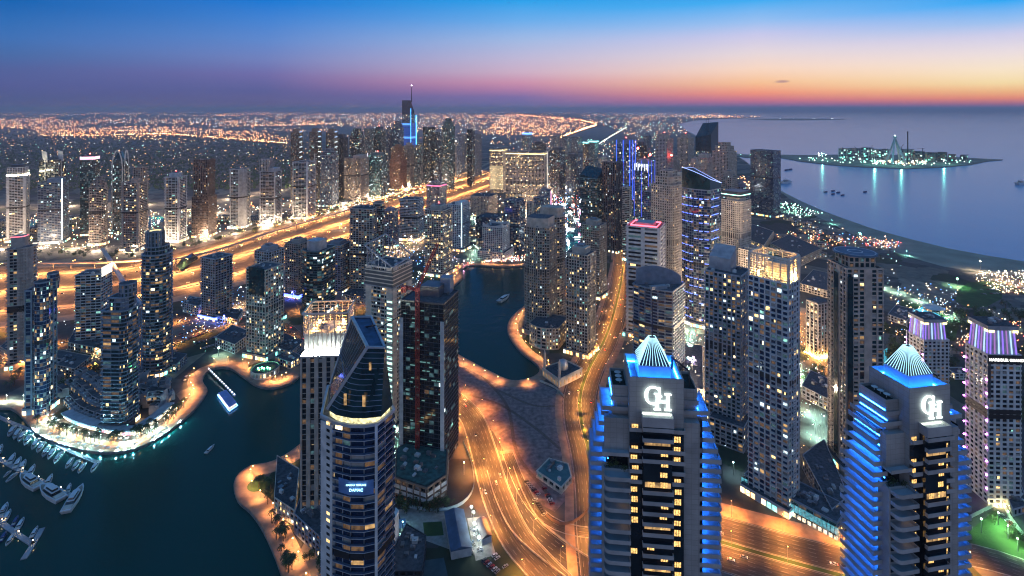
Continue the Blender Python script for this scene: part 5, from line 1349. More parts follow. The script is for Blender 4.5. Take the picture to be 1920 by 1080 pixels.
def street(L,sp,off,label,group,proto=sl,st=0,ymax=1e9):
    for x,y,a in along(L,sp,off,st,None,ymax): place(proto,x,y,.1,a+(pi/2 if off<0 else -pi/2),label,'street lamp',group)
street(RD1,30,0,'street lamp on the planted median of the winding marina road','lamps on the winding marina road')
for o in (-12.6,12.6): street(RD2,34,o,'orange street lamp beside the curved ramp','lamps beside the curved ramp',st=17 if o<0 else 0)
street(RD3,150,12.5,'orange street lamp beside the sunken road','lamps beside the sunken road')
street(RD4,40,5.6,'orange street lamp on the slip road curve','lamps on the slip road curve')
for o in (0,-28): street(RD5,36,o,'street lamp of the planted avenue at the bottom right','lamps of the planted avenue')
street(RD6,45,12,'street lamp beside the bottom right road','lamps beside the bottom right road')
street(RD7,42,10.8,'orange street lamp of the street behind the peninsula towers','lamps of the peninsula street')
street(RD8,24,7.5,'orange street lamp along the golden hotel drive','lamps along the golden hotel drive')
street(RD9,30,0,'orange street lamp beside the empty plot','lamps beside the empty plot')
wl=lamp_proto('street_lamp',12,(1.8,),LM['warm'],(1,.74,.50),190000,.6,0)
for i,L in enumerate(JST): street(L,75,9,'warm street lamp between the towers across the highway','street lamps across the highway',wl,ymax=2700)
street(RD11,70,12,'warm street lamp beyond the twin hotel','lamps beyond the twin hotel',wl,ymax=2700)
street(RD10,40,8.6,'warm street lamp in the lane behind the white gridded tower','lamps of the rear lane',wl)
wn=lamp_proto('street_lamp',11,(1.8,),LM['warm'],(1,.62,.32),52000,.3,172)
tl=lamp_proto('street_lamp',10,(1.6,),LM['white'],(.55,1,.80),60000,.3,150)
for px_,lb,pr_ in (([(0,618),(140,644),(330,602),(400,585)],'lane below the highway on the left',sl),([(440,575),(560,535),(660,505),(760,470),(850,400)],'lane between the towers below the highway',wn),([(600,600),(690,575),(780,540)],'lane beside the empty plot',sl),([(1295,590),(1300,660),(1296,760)],'plaza lane between two curved towers',tl),([(1510,700),(1530,780),(1545,860)],'lane between the gridded and helipad towers',tl),([(1425,430),(1450,500),(1500,540)],'beach lane behind the golden crown',tl),([(1660,540),(1720,560),(1800,600),(1900,610)],'resort garden path',tl),([(885,395),(900,440),(890,490)],'lane beside the basin',tl),([(735,690),(745,800),(740,900)],'lane between the cream and blade towers',tl),([(1080,470),(1075,540),(1062,600)],'lane behind the stone towers',sl),([(735,470),(790,440),(850,420)],'lane at the pale office block',wn)):
    L=smooth_line([G(*p) for p in px_],12); ribbon('street',L,9,.09,R12)
    street(L,34,4,'lamp of the '+lb,'lamps of the '+lb,pr_)  # fill lamps added along these lanes for the glow between the towers
pw_=lamp_proto('promenade_lamp',6,(),LM['white'],(.72,1,.86),17000,.35); po2=lamp_proto('promenade_lamp',6,(),LM['sodium'],(1,.45,.15),10000,.45)
Lb=[Vector(p) for p in LB]
for k,(x,y,a) in enumerate(along(Lb,13,-13)):
    if y<300: continue
    px=960+x/y*1000
    orange = px>300 or k%3==1
    place(po2 if orange else pw_,x,y,.12,0,'orange globe lamp on the peninsula promenade' if orange else 'white globe lamp on the peninsula promenade','promenade lamp','orange lamps on the peninsula promenade' if orange else 'white lamps on the peninsula promenade')
for L,lb in ((BB,'far basin promenade'),(RB,'promenade around the mosque basin'),(NB[len(NB)//3:],'round plaza promenade')):
    for x,y,a in along([Vector(p) for p in L],20,-12): place(po2,x,y,.12,0,'orange globe lamp on the '+lb,'promenade lamp','lamps on the '+lb)
ql=lamp_proto('quay_light',.8,(),LM['white'],(.3,.8,1),16000,.3,0)
for k,(x,y,a) in enumerate(along(Lb,7.5,-.4)):
    px=960+x/y*1000
    if 60<px<340 and y<640 and k%4: place(ql,x,y,.36,0,'small cyan light on the quay edge of the peninsula','quay light','cyan lights along the quay edge')
# ================= city lights to the horizon
def specks(name, pts, mats, kind='stuff'):
    mb=MB(); 
    for (x,y,z,s,m) in pts:
        n=len(mb.v); mb.v+=[(x-s,y-s*.5,z),(x+s,y-s*.5,z),(x,y+s,z),(x,y,z+1.4*s)]
        mb.f+=[(n,n+1,n+3),(n+1,n+2,n+3),(n+2,n,n+3)]; mb.m+=[m]*3
    return tag(mb.build(name,mats),kind=kind)
FAR=[emit('distant sodium lamps',(1,.36,.12),13),emit('distant warm lamps',(1,.62,.32),14),emit('distant white lamps',(.85,.95,1),9),emit('distant green lamps',(.4,1,.75),9),emit('distant red lamps',(1,.12,.1),9),emit('distant blue lamps',(.1,.35,1),9)]
def inpoly(x,y,p):
    r=False
    for i in range(len(p)):
        (a,b),(c,d)=p[i-1],p[i]
        if (b>y)!=(d>y) and x<(c-a)*(y-b)/(d-b)+a: r=not r
    return r
R=random.Random(3); pts=[]
def zone(poly,n,w,size=1.0,z=6):
    xs=[p[0] for p in poly]; ys=[p[1] for p in poly]; c=0; tr=0
    while c<n and tr<n*20:
        tr+=1; x=R.uniform(min(xs),max(xs)); y=R.uniform(min(ys),max(ys))
        if not inpoly(x,y,poly): continue
        X,Y=G(x,y); X=round(X/ (Y*.004))*Y*.004 + R.uniform(-1,1)*Y*.0015
        pts.append((X,Y,z,Y*.00050*size*R.uniform(.5,1.5),R.choice(w))); c+=1
def lline(px,n,w,size=1.0,jit=.4):
    for i in range(n):
        q=R.random()*(len(px)-1); k=int(q); f=q-k; x=px[k][0]*(1-f)+px[k+1][0]*f; y=px[k][1]*(1-f)+px[k+1][1]*f+R.uniform(-jit,jit); X,Y=G(x,y); pts.append((X,Y,8,Y*.0005*size*R.uniform(.6,1.4),R.choice(w)))
S,Wm,Wh,Gr,Rd,Bl=range(6)
zone([(-40,209.5),(1300,210),(1420,218),(1100,217),(-40,216)],520,[S,S,S,Wm,Wh],.9)
zone([(-40,214),(960,213),(960,240),(-40,262)],800,[S,S,Wm,S,Wh],.9)
for k in range(26):
    y0=R.uniform(213,262); x0=R.uniform(-40,1000); lline([(x0,y0),(x0+R.uniform(60,260),y0+R.uniform(-5,5)*(y0-205)/40)],int(R.uniform(14,40)),[S,S,Wm],.9,.25)
zone([(-40,222),(100,221),(190,233),(120,241),(-40,242)],330,[S,S,Wm],.95)
zone([(60,243),(180,240),(290,236),(480,248),(560,264),(520,270),(360,258),(200,254),(80,255)],800,[S,S,Wm,S],.95)
zone([(200,222),(480,222),(560,236),(470,237),(330,233),(200,231)],260,[S,Wm,Wh])
zone([(480,214),(960,213),(980,232),(560,234)],620,[S,Wm,S,Wh])
zone([(560,232),(960,232),(960,262),(900,262),(800,250)],160,[S,Wm,Wh])
zone([(960,213),(1090,222),(1105,236),(1060,252),(985,255),(900,250)],700,[S,S,Wm])
zone([(1090,212),(1310,214),(1330,222),(1270,232),(1300,250),(1240,262),(1180,258),(1150,240),(1100,232)],420,[Wm,Wh,S,S,Gr],.9)
zone([(1290,216),(1425,219),(1400,221),(1290,222)],90,[S,Wm])
zone([(-40,256),(400,260),(560,276),(560,345),(-40,345)],900,[Wm,S,S,Wm,Gr,S,Wh],.75,5)
zone([(520,240),(620,245),(700,300),(560,330)],120,[S,Wm])
zone([(900,255),(1060,262),(1060,330),(985,330)],160,[S,Wm,Wh])
zone([(1100,262),(1240,262),(1240,320),(1100,330)],260,[Wm,Wh,S,Gr])
lline([(1040,266),(1062,254),(1090,244),(1118,235)],190,[S,Wm],1.5,1.0); lline([(965,215),(1010,219),(1090,226),(1118,233)],160,[S],1.2)
lline([(1122,272),(1150,254),(1176,239)],70,[Wh,Gr,Wm],1.2); lline([(80,255),(200,255),(300,251),(420,260),(540,270)],200,[Wm,S],1.1)
lline([(920,300),(960,290),(1030,270)],60,[S],1.4,1.0); lline([(1170,222),(1320,216),(1425,219)],60,[S,Wm])
specks('distant_city_lights',pts,FAR); pts=[]
# glimmering small lamps, signs and car parks between the near blocks
zone([(-20,400),(330,395),(700,355),(860,335),(850,350),(560,420),(380,440),(150,470),(-20,470)],884,[Wm,Wm,Wh,S,Gr],1.5,2.5)
zone([(690,330),(860,300),(905,305),(905,325),(760,360)],272,[Wm,Wh,S],1.4,2.5)
zone([(1440,385),(1480,380),(1540,402),(1500,410)],102,[Gr,Wh,Gr],1.6,3); zone([(1390,330),(1440,360),(1420,380),(1380,345)],68,[S,Wm],1.4,3)
zone([(1440,440),(1560,436),(1590,470),(1480,475)],102,[S,Wm,S,Rd],1.3,3); zone([(1560,438),(1690,455),(1680,470),(1570,455)],102,[S,Wm,Bl,Rd],1.3,3)
zone([(1830,510),(1930,508),(1930,555),(1880,552),(1830,530)],221,[Wm,Wm,Wh],1.3,2); zone([(1790,640),(1900,600),(1925,640),(1800,680)],187,[Wm,S,Rd],1.2,2.5)
zone([(1650,540),(1800,530),(1790,600),(1690,640)],153,[Wm,Wh,Bl],1.2,2.5); zone([(1500,600),(1560,620),(1560,740),(1500,800)],119,[Wm,S,Wh,Gr],1.1,2.5)
zone([(980,385),(1090,350),(1090,420),(1000,425)],238,[Wh,Rd,Bl,Wm],1.3,3); zone([(860,500),(985,480),(985,492),(880,495)],153,[Wm,Wh,Rd],1.2,3)
zone([(880,350),(1000,385),(985,480),(880,470)],153,[Wm,S,Wh],1.2,3)
zone([(1280,600),(1330,590),(1330,760),(1290,760)],119,[Wh,Wm,Rd],1.0,3); zone([(330,560),(560,520),(570,560),(460,600),(340,640)],255,[Wh,Wm,S,Bl],1.1,2.5)
zone([(690,480),(800,430),(860,480),(840,520),(760,560)],187,[Wh,Wm,Bl],1.1,2.5)
zone([(1920,600),(1790,560),(1690,545),(1650,640),(1780,700),(1920,660)],153,[Wm,S,Wh],1.0,3)
zone([(1280,560),(1330,500),(1440,470),(1560,520),(1560,900),(1340,850)],150,[Wm,Wh,Gr,S],.9,3); zone([(0,600),(330,560),(560,560),(560,640),(400,660),(60,740)],170,[Wm,S,Wh,Gr],.9,3)
zone([(1470,400),(1720,470),(1660,540),(1480,470)],120,[Gr,Gr,Wm,Wh],1.1,3); zone([(730,700),(750,940),(735,940)],14,[Gr,Wh],.8,3); zone([(1090,470),(1150,480),(1120,640),(1080,660)],80,[Wm,S,Wh],.9,3)
zone([(600,430),(860,380),(870,500),(700,560)],150,[Wm,Wh,Bl,S,Gr],1.0,3); zone([(1130,560),(1190,560),(1190,720),(1120,700)],50,[S,Wm],.9,3)
specks('small_city_lights',pts,FAR)
# ================= island with the unfinished wheel
ip=[(1372,291),(1400,295),(1465,295.5),(1500,302),(1560,309),(1620,313),(1700,316),(1760,313.5),(1820,308.5),(1850,302),(1880,299.4),(1850,298),(1780,294),(1700,291),(1600,289.5),(1520,291),(1480,290.5),(1400,290),(1372,287)]
I=[G(*p) for p in ip]; mb=MB(); mb.prism(I if sum(I[i-1][0]*I[i][1]-I[i][0]*I[i-1][1] for i in range(len(I)))>0 else I[::-1],-3.5,1.2); struct('island_ground',mb,SAND)
wr=tag(empty('observation_wheel',(*G(1681,308),1.2)),'steel leg frame of an unfinished observation wheel on the island','wheel frame'); Yw=depth(308); px2m=Yw/1000
x0,y0=G(1681,308); ap=(x0+2,y0+15,H-(257-HY)*px2m)
def rel(mb,name,m,root):
    o=mb.build(name,m); c=root.location; 
    o.data.transform(__import__('mathutils').Matrix.Translation(-c)); o.parent=root; return o
for fx,fy in ((-13,-20),(13,-20),(-8,50),(20,50)):
    mb=MB(); mb.bar((x0+fx*px2m,y0+fy,1.2),ap,6,sides=8,r2=3.5); rel(mb,'leg',W['silver'],wr)
mb=MB(); mb.bar((ap[0]-7,ap[1],ap[2]),(ap[0]+7,ap[1],ap[2]),6,sides=10); rel(mb,'hub',W['white'],wr); mb=MB(); mb.ball((ap[0],ap[1],ap[2]+7),4); rel(mb,'hub_light',emit('hub light',(.7,1,.9),6),wr)
mb=MB(); mb.bar((*G(1702,309),1),(*G(1702,309),H-(246-HY)*px2m),3.2,sides=6); tag(mb.build('crane_mast',BLACKM),'tall thin crane mast right of the wheel legs','crane')
IR=random.Random(9); GRN=[emit('greenish site light',(.25,1,.72),3.2,False,detail=.05),emit('pale site light',(.6,1,.85),3,False,detail=.05)]
for k,(x,w,yb,yt) in enumerate(((1572,18,300,279),(1590,24,300,279),(1614,24,301,278),(1636,20,301,281),(1654,14,302,280),(1690,24,302,281),(1712,22,303,285),(1734,24,304,287),(1758,18,304,286),(1778,14,304,290),(1800,14,303,292))):
    q,Y=fp(x,x+w,yb,15,1); zt=H-(yt-HY)*Y/F; t=Tower('island_block','unfinished concrete block, number %s from the left on the island'%['one','two','three','four','five','six','seven','eight','nine','ten','eleven'][k],'building',q,'blocks on the island'); t.wm=W['grey' if k<6 else 'dark']
    t.root['label']=['leftmost unfinished block with greenish lights on the island','second unfinished lit block from the left on the island','third unfinished lit block from the left on the island','fourth lit block on the island, left of the wheel legs','narrow lit block touching the left wheel leg','block just right of the wheel legs on the island','dark block right of the thin crane mast','broad dark block in the middle of the island','dark block with crane right of the broad island block','small dark block near the island tip','rightmost lowest block near the island tip'][k]
    t.vol(q,1.2,zt,'grid',lit=0,bay=12,pw=3,fh=9,bh=3); P=[Vector(p) for p in offset(q,.3)]
    for i in range(9 if k<6 else 3):
        mb=MB(); a,b=(P[3],P[0]) if IR.random()<.7 else (P[0],P[1]); s=IR.random()*.8; zz=3+IR.random()*(zt-12); p,r=a.lerp(b,s),a.lerp(b,s+.2); mb.quad((*p,zz),(*r,zz),(*r,zz+7),(*p,zz+7)); t.part('site_light',mb,GRN[IR.randrange(2)])
    t.done()
pts=[]; R=random.Random(5)
zone([(1465,297),(1560,306),(1700,313),(1800,308),(1840,302),(1700,298),(1560,297)],120,[Gr,Gr,Wh],1.6,4); zone([(1640,302),(1740,303),(1740,309),(1640,309)],60,[Gr,Wm],1.8,4); zone([(1536,291),(1552,291),(1552,296),(1536,296)],10,[Gr,Wh],2.2,12); lline([(1385,292),(1460,294)],10,[Wh,Gr],1.3)
zone([(1440,221.7),(1580,222.6),(1578,223.6),(1440,223.2)],7,[Wh],1.0)
specks('island_lights',pts,FAR)
for k,(x,yb,yt,dx) in enumerate(((1586,300,276,-7),(1607,301,274,-5),(1632,301,272,5),(1654,302,277,-12),(1730,303,272,-10),(1772,303,283,9),(1806,303,284,10),(1690,303,270,4))):
    X,Y=G(x,yb); m=Y/1000; z=H-(yt+6-HY)*m; mb=MB(); mb.bar((X,Y,1),(X,Y,z),1.5); mb.bar((X,Y,z),(X+dx*m,Y,z+6*m if abs(dx)<9 else z+1),1.1); mb.bar((X,Y,z),(X-dx*m*.4,Y,z),1.3)
    tag(mb.build('tower_crane',BLACKM),['leftmost slanting crane on the island','second slanting crane from the left on the island','crane leaning right above the third island block','flat topped crane left of the wheel legs','flat topped crane right of the wheel','crane above the dark island blocks','rightmost crane near the island tip','crane behind the right wheel leg'][k],'crane')
for x,y,lb in ((1542,300,'teal floodlight at the left shore of the island'),(1640,309,'teal floodlight left of the wheel legs'),(1690,312,'green floodlight under the wheel legs'),(1770,308,'teal floodlight at the right shore of the island')):
    X,Y=G(x,y); r=tag(empty('floodlight_mast',(X,Y,1)),lb,'floodlight'); mb=MB(); mb.bar((0,0,0),(0,0,22),.5); mb.build('pole',METAL,r); mb=MB(); mb.ball((0,0,23),3.4,nu=6,nv=4); mb.build('lamp_head',emit('island lamp',(.3,1,.75),5,True),r); l=bpy.data.objects.new('island_light',plight('island',(.2,.9,.75),1.5e5,1,0)); COL.objects.link(l); l.parent=r; l.location=(0,0,27)
ip=[(1400,223.6),(1480,222.6),(1540,223),(1585,224),(1500,225.3),(1430,225)]; mb=MB(); I=[G(*p) for p in ip]; I=I if sum(I[i-1][0]*I[i][1]-I[i][0]*I[i-1][1] for i in range(len(I)))>0 else I[::-1]; mb.prism(I,-3.2,8); struct('far_island',mb,SAND)
# beacons on rooftops that glow red in the far right cluster
for k,(x,y,Y) in enumerate(((1237,272,1470),(1252,282,1500),(1259,291,1440),(1345,294,1500),(1196,278,1260),(1219,290,1250))):
    mb=MB(); p=PX(x,y,Y); mb.ball(p,2.6,nu=8); mb.bar((p[0],p[1],p[2]-14),(p[0],p[1],p[2]),.4,1); tag(mb.build('warning_beacon',[REDL,BLACKM]),['topmost red beacon of the beige residences','middle red beacon of the beige residences','lowest red beacon of the beige residences','big red beacon below the sloped black tower','red beacon left of the light bar tower','red beacon right of the light bar tower'][k],'beacon')
# ================= low buildings, gardens, marina life
def world_yaw(p, q):
    a, b = G(*p), G(*q); return atan2(b[1]-a[1], b[0]-a[0])
def block(px, h, label, name='low_building', cat='building', wall='beige', st='grid', lit=.25, z0=0, group=None, roofm=None, **kw):
    P = [G(*p) for p in px]
    if sum(P[i-1][0]*P[i][1]-P[i][0]*P[i-1][1] for i in range(len(P))) < 0: P.reverse()
    t = Tower(name, label, cat, P, group); t.wm = W[wall]; t.vol(P, z0, z0+h, st, lit=lit, parapet=.8, **kw)
    if roofm:
        mb = MB(); mb.ngon([(p[0],p[1],z0+h+.12) for p in P]); t.part('roof_deck', mb, roofm)
    t.clutter(P, z0+h+.1, 9); t.done(); return t
# townhouses stepping down to the peninsula promenade
def wrect(cx, cy_, w, d, yaw): return rect(cx, cy_, w, d, yaw)
hp = {}
def townhouse():
    r = empty('townhouse', (0,-5000,-500)); mb = MB(); mb.box(-4.4,4.4,-5,5,0,7.5); mb.box(-4.4,4.4,-.5,5,7.52,11); mb.box(-4.6,-4.2,-5.2,5.2,0,8.6); mb.box(4.2,4.6,-5.2,5.2,0,8.6); mb.box(-4.2,4.2,-5.2,-4.9,7.5,8.5); mb.build('wall', W['grey'], r)
    mb = MB(); mb.box(-4.3,4.3,-.3,4.9,11.01,11.3); mb.build('roof', ROOF, r)
    for k,(x,z,w,h,m) in enumerate(((-3.6,.6,7,2.6,'d'),(-3.4,4.2,3,2.2,'w'),(.4,4.2,3,2.2,'d'))):
        mb = MB(); mb.box(x,x+w,-5.06,-5.01,z,z+h); mb.build('window', GL['dark'] if m=='d' else WIN[1], r)
    mb = MB(); mb.box(-3.2,3.2,-.58,-.52,7.9,10.2); mb.build('terrace_door', GL['teal'], r); mb = MB(); mb.box(-4,-3.4,-4.2,-.8,7.53,10.4); mb.box(-3.4,3.2,-4.2,-3.9,10.1,10.4); mb.build('pergola', W['silver'], r)
    return r, {r.name:[c for c in bpy.data.objects if c.parent == r]}
th = townhouse(); Lb = [Vector(p) for p in LB]; cnt = 0
for row,(off,z) in enumerate(((-36,0),(-48,3.2),(-60,6.4),(-72,9.0))):
    for x,y,a in along(Lb, 10.5, off, row*3):
        px = CX + x/y*F; py = HY + H*F/y
        if not (78 < px < 352) or y > 640: continue
        if any((Vector((x,y))-Vector(t_.c[:2])).length < 24 for t_ in ALLT): continue
        if 128 < px < 190 and row > 2: continue
        place(th, x, y, z-2, a, 'grey stepped terrace house with roof terrace behind the curved arcade', 'terrace house', 'terrace houses on the peninsula', first=[hp.setdefault('th', set())] if 'th' not in hp else [hp['th']]); cnt += 1
# curved shopping arcade with a lit front
inner = [p for p in Lb if 60 < CX+p.x/p.y*F < 372]; nn = normals2(inner); A = [inner[i]-nn[i]*22 for i in range(len(inner))]; B = [inner[i]-nn[i]*31 for i in range(len(inner))]
ar = tag(empty('shopping_arcade', (A[len(A)//2].x, A[len(A)//2].y, 0)), 'low curved shopping arcade with bright shopfronts along the peninsula promenade', 'arcade')
def cpart(name, mb, m, root):
    o = mb.build(name, m, None, root.location); o.location = (0,0,0); o.parent = root; return o
mb = MB()
for i in range(len(A)-1):
    a,b,c,d = A[i],A[i+1],B[i+1],B[i]
    mb.quad((d.x,d.y,6),(c.x,c.y,6),(b.x,b.y,6),(a.x,a.y,6)); mb.quad((b.x,b.y,4.6),(a.x,a.y,4.6),(a.x,a.y,6),(b.x,b.y,6)); mb.quad((a.x,a.y,4.6),(b.x,b.y,4.6),(c.x,c.y,4.6),(d.x,d.y,4.6)); mb.quad((d.x,d.y,0),(c.x,c.y,0),(c.x,c.y,6),(d.x,d.y,6))
cpart('roof', mb, W['silver'], ar); mb = MB()
SH = [emit('bright shopfront',(1,.85,.6),2.6,True,detail=.6), emit('turquoise shopfront',(.3,.9,1),2.2,True,detail=.6), emit('pink shopfront',(1,.45,.55),1.8,True,detail=.6)]
AR = random.Random(4)
for i in range(0, len(A)-1):
    a,b = A[i]-nn[i]*2, A[i+1]-nn[i+1]*2; mb.quad((b.x,b.y,.4),(a.x,a.y,.4),(a.x,a.y,4.2),(b.x,b.y,4.2), AR.choice((0,0,0,1,2)))
cpart('shopfront', mb, SH, ar)
# pool
P = [G(*p,0) for p in ((222,788),(252,782),(254,775),(226,780))]; mb = MB(); P = P if sum(P[i-1][0]*P[i][1]-P[i][0]*P[i-1][1] for i in range(4))>0 else P[::-1]; mb.prism(P,0,6.6,0); pl = tag(mb.build('pool_deck', PAVE), 'raised lit blue swimming pool at the foot of the dark zigzag tower', 'pool'); mb = MB(); mb.ngon([(*p,6.7) for p in scaled(P,.9)]); mb.build('pool_water', emit('lit pool water',(.03,.22,.9),1.3,True), pl)
# low blocks of the left middle ground
block([(404,650),(440,664),(472,640),(436,626)], 12, 'low white block with a green lit roof beside the parking lot', wall='white', lit=.3)
block([(343,585),(372,592),(386,578),(356,572)], 14, 'small white villa block near the blue lit tower', wall='white', lit=.3)
block([(505,660),(545,676),(568,655),(535,640)], 10, 'low roof pavilion row behind the fountain terrace', wall='grey', lit=.4)
block([(516,682),(545,692),(565,680),(540,668)], 8, 'low pavilion with lit arcade by the fountain terrace', wall='grey', lit=.6)
c = G(497,700); t = Tower('round_pavilion','round terrace pavilion with green fountain lights on its roof','pavilion',circ(c[0],c[1],15,24)); t.wm = W['cream']; t.vol(circ(c[0],c[1],15,24),0,6,'punch',lit=.9,bay=4); mb = MB(); mb.ngon([(*p,6.4) for p in circ(c[0],c[1],11,24)]); t.part('fountain_pool',mb,mat('fountain pool',(.02,.08,.06),.2)); mb = MB()
for i in range(5): mb.ball((c[0]-7+i*3.4,c[1]-2+1.5*(i%2),7),.8,nu=6,nv=4)
t.part('fountain_light',mb,emit('green fountain light',(.15,1,.45),45,True)); t.done()
block([(78,700),(140,715),(170,690),(110,678)], 14, 'low podium between the two leftmost peninsula towers', wall='beige', lit=.3)
block([(128,655),(190,668),(196,640),(140,632)], 9, 'low podium with bright terrace under the white sign wall block', wall='cream', lit=.5)
block([(0,665),(40,690),(70,675),(20,650)], 10, 'low stepped block at the left edge below the beige balcony tower', wall='beige', lit=.4)
block([(270,690),(330,700),(350,680),(300,672)], 10, 'low glass podium under the tall dark rounded tower', wall='blueg', lit=.5)
block([(395,600),(445,610),(455,592),(410,585)], 8, 'low white shopfront strip under the silver edged tower', wall='white', lit=.6)
block([(640,560),(690,572),(715,560),(668,548)], 8, 'low roofed block between the empty plot and the cylinder tower', wall='grey', lit=.3)
# mosque
mq = tag(empty('mosque', (*G(1054,725),0)), 'white mosque with dome and minarets beside the basin and the winding road', 'mosque'); mp = [G(1017,705),G(1048,728),G(1092,706),G(1060,690)]; MW = W['cream']
mp = mp if sum(mp[i-1][0]*mp[i][1]-mp[i][0]*mp[i-1][1] for i in range(4))>0 else mp[::-1]
mb = MB(); mb.prism(mp,0,9,0); o=offset(mp,.3); mb.ring(o,scaled(mp,.96),9,10.2); cpart('wall',mb,MW,mq); mb=MB(); mb.ngon([(*p,9.1) for p in scaled(mp,.95)]); cpart('roof',mb,ROOF,mq)
mb=MB(); u_=[Vector(p) for p in offset(mp,.06)]
for e in range(4):
    for j in range(6):
        a,b=u_[e].lerp(u_[(e+1)%4],(j+.3)/6),u_[e].lerp(u_[(e+1)%4],(j+.6)/6); mb.ngon([(*a,1.5),(*b,1.5),(*b,6),(*a.lerp(b,.5),7),(*a,6)])
cpart('arched_window',mb,WIN[1],mq)
mc=centroid(mp); mb=MB(); mb.prism(circ(mc[0]+1,mc[1]+2,6,8),9.1,14); 
cpart('drum',mb,MW,mq); mb=MB(); mb.ball((mc[0]+1,mc[1]+2,14),5.6,nu=16,nv=10,sz=1.05); mb.bar((mc[0]+1,mc[1]+2,19.5),(mc[0]+1,mc[1]+2,22.5),.15); cpart('dome',mb,W['silver'],mq)
for p in (mp[0],mp[1] if mp[1][1]<mp[3][1] else mp[3]):
    q=Vector(p).lerp(Vector(mc),.12); mb=MB(); mb.prism(circ(q.x,q.y,1.5,8),0,18); mb.prism(circ(q.x,q.y,2.1,8),18,19,bottom=True); mb.prism(circ(q.x,q.y,1.1,8),19,26); mb.frustum(circ(q.x,q.y,1.4,8),circ(q.x,q.y,.1,8),26,31); cpart('minaret',mb,MW,mq)
# sales office on the plot, sheds, wall slab and gardens at the bottom
block([(1008,895),(1052,925),(1070,905),(1064,882),(1030,872)], 5, 'small office with a teal roof on the dark sand plot', wall='cream', lit=.05, roofm=mat('teal roof',(.07,.15,.15),.7), st='bandf')
def shed(px, h, label, roofc):
    P=[G(*p) for p in px]; P=P if sum(P[i-1][0]*P[i][1]-P[i][0]*P[i-1][1] for i in range(4))>0 else P[::-1]
    r=tag(empty('site_shed',(*centroid(P),0)),label,'shed'); mb=MB(); mb.prism(P,0,h,0); cpart('wall',mb,W['white'],r)
    a,b,c,d=[Vector((*p,h)) for p in offset(P,.5)]
    L1=(b-a).length; L2=(d-a).length; mb=MB(); up=Vector((0,0,2.2))
    if L1>L2: e,f=a.lerp(d,.5)+up,b.lerp(c,.5)+up; mb.quad(a,b,f,e); mb.quad(c,d,e,f); mb.ngon([b,c,f]); mb.ngon([d,a,e])
    else: e,f=a.lerp(b,.5)+up,d.lerp(c,.5)+up; mb.quad(b,c,f,e); mb.quad(d,a,e,f); mb.ngon([a,b,e]); mb.ngon([c,d,f])
    cpart('roof',mb,mat(label[:12]+' roof',roofc,.6,noise=.3),r); return r
shed([(834,975),(868,970),(884,1042),(846,1050)],6,'long dark blue roofed site shed by the curved ramp',(.06,.10,.17))
shed([(893,990),(910,984),(922,1016),(904,1024)],5,'short brown roofed site shed beside the piled white site lights',(.12,.09,.09))
wsl=[(748,978),(690,1095),(676,1100),(742,972)]
P=[G(*p,20) for p in wsl]; P=P if sum(P[i-1][0]*P[i][1]-P[i][0]*P[i-1][1] for i in range(4))>0 else P[::-1]; mb=MB(); mb.prism(P,0,28); sw=tag(mb.build('slab_wall',W['white']),'tall pale slab wall in front of the blade topped tower','wall'); 
P=[G(*p,12) for p in ((757,1030),(800,1058),(780,1130),(700,1130))]; block([(762,1010),(798,1032),(790,1100),(720,1100)],10,'dark low roof with steel trellis behind the pale slab wall',wall='dark',lit=0)
gd=[(745,955),(832,950),(850,1000),(842,1030),(760,1000)]; flat('garden_deck',[G(*p) for p in gd],.10,PAVE); flat('lawn',[G(*p) for p in ((793,980),(828,978),(832,1004),(796,1006))],.16,GRASSM)
flat('tennis_court',[G(*p) for p in ((790,1052),(832,1046),(842,1090),(796,1098))],.16,mat('tennis court',(.05,.09,.10),.9)); flat('pool_water',[G(*p) for p in ((741,975),(760,972),(764,990),(744,992))],.18,emit('pool water light',(.03,.12,.35),.35))
flat('site_yard',[G(*p) for p in ((876,972),(908,968),(930,1040),(892,1052))],.09,PAVE)
SITE=emit('white site lamp',(.85,1,.95),200,True)
for k,(x,y) in enumerate(((888,978),(890,1000),(898,1026),(884,968))):
    X,Y=G(x,y); r=tag(empty('site_lamp',(X,Y,0)),'white floodlight mast in the bright site yard','floodlight','floodlights of the site yard'); mb=MB(); mb.bar((0,0,0),(0,0,7),.15); mb.build('pole',METAL,r); mb=MB(); mb.ball((0,0,7.2),.7,nu=6,nv=4); mb.build('lamp_head',SITE,r)
PR=random.Random(8)
for k in range(26):
    x,y=PR.uniform(882,905),PR.uniform(985,1040); X,Y=G(x,y); mb=MB(); s=PR.uniform(.6,1.5); mb.prism(rect(0,0,s*2,s,PR.random()*3),0,s); mb.prism(rect(.2,.1,s,s*.7,PR.random()*3),s+.01,s*1.6); o=mb.build('material_stack',W[PR.choice(('white','cream','silver','blueg'))]); o.location=(X,Y,.1); tag(o,'pallet of building material in the bright site yard','building material','pallets in the site yard')
block([(515,960),(552,985),(560,905),(520,880)],11,'narrow terraced podium along the round plaza promenade',wall='cream',lit=.35)
block([(553,1000),(600,1045),(606,985),(570,950)],14,'podium with planted roof below the striped tower',wall='blueg',lit=.3)
c=G(486,908); flat('lawn',circ(c[0],c[1],9,20),.2,GRASSM)
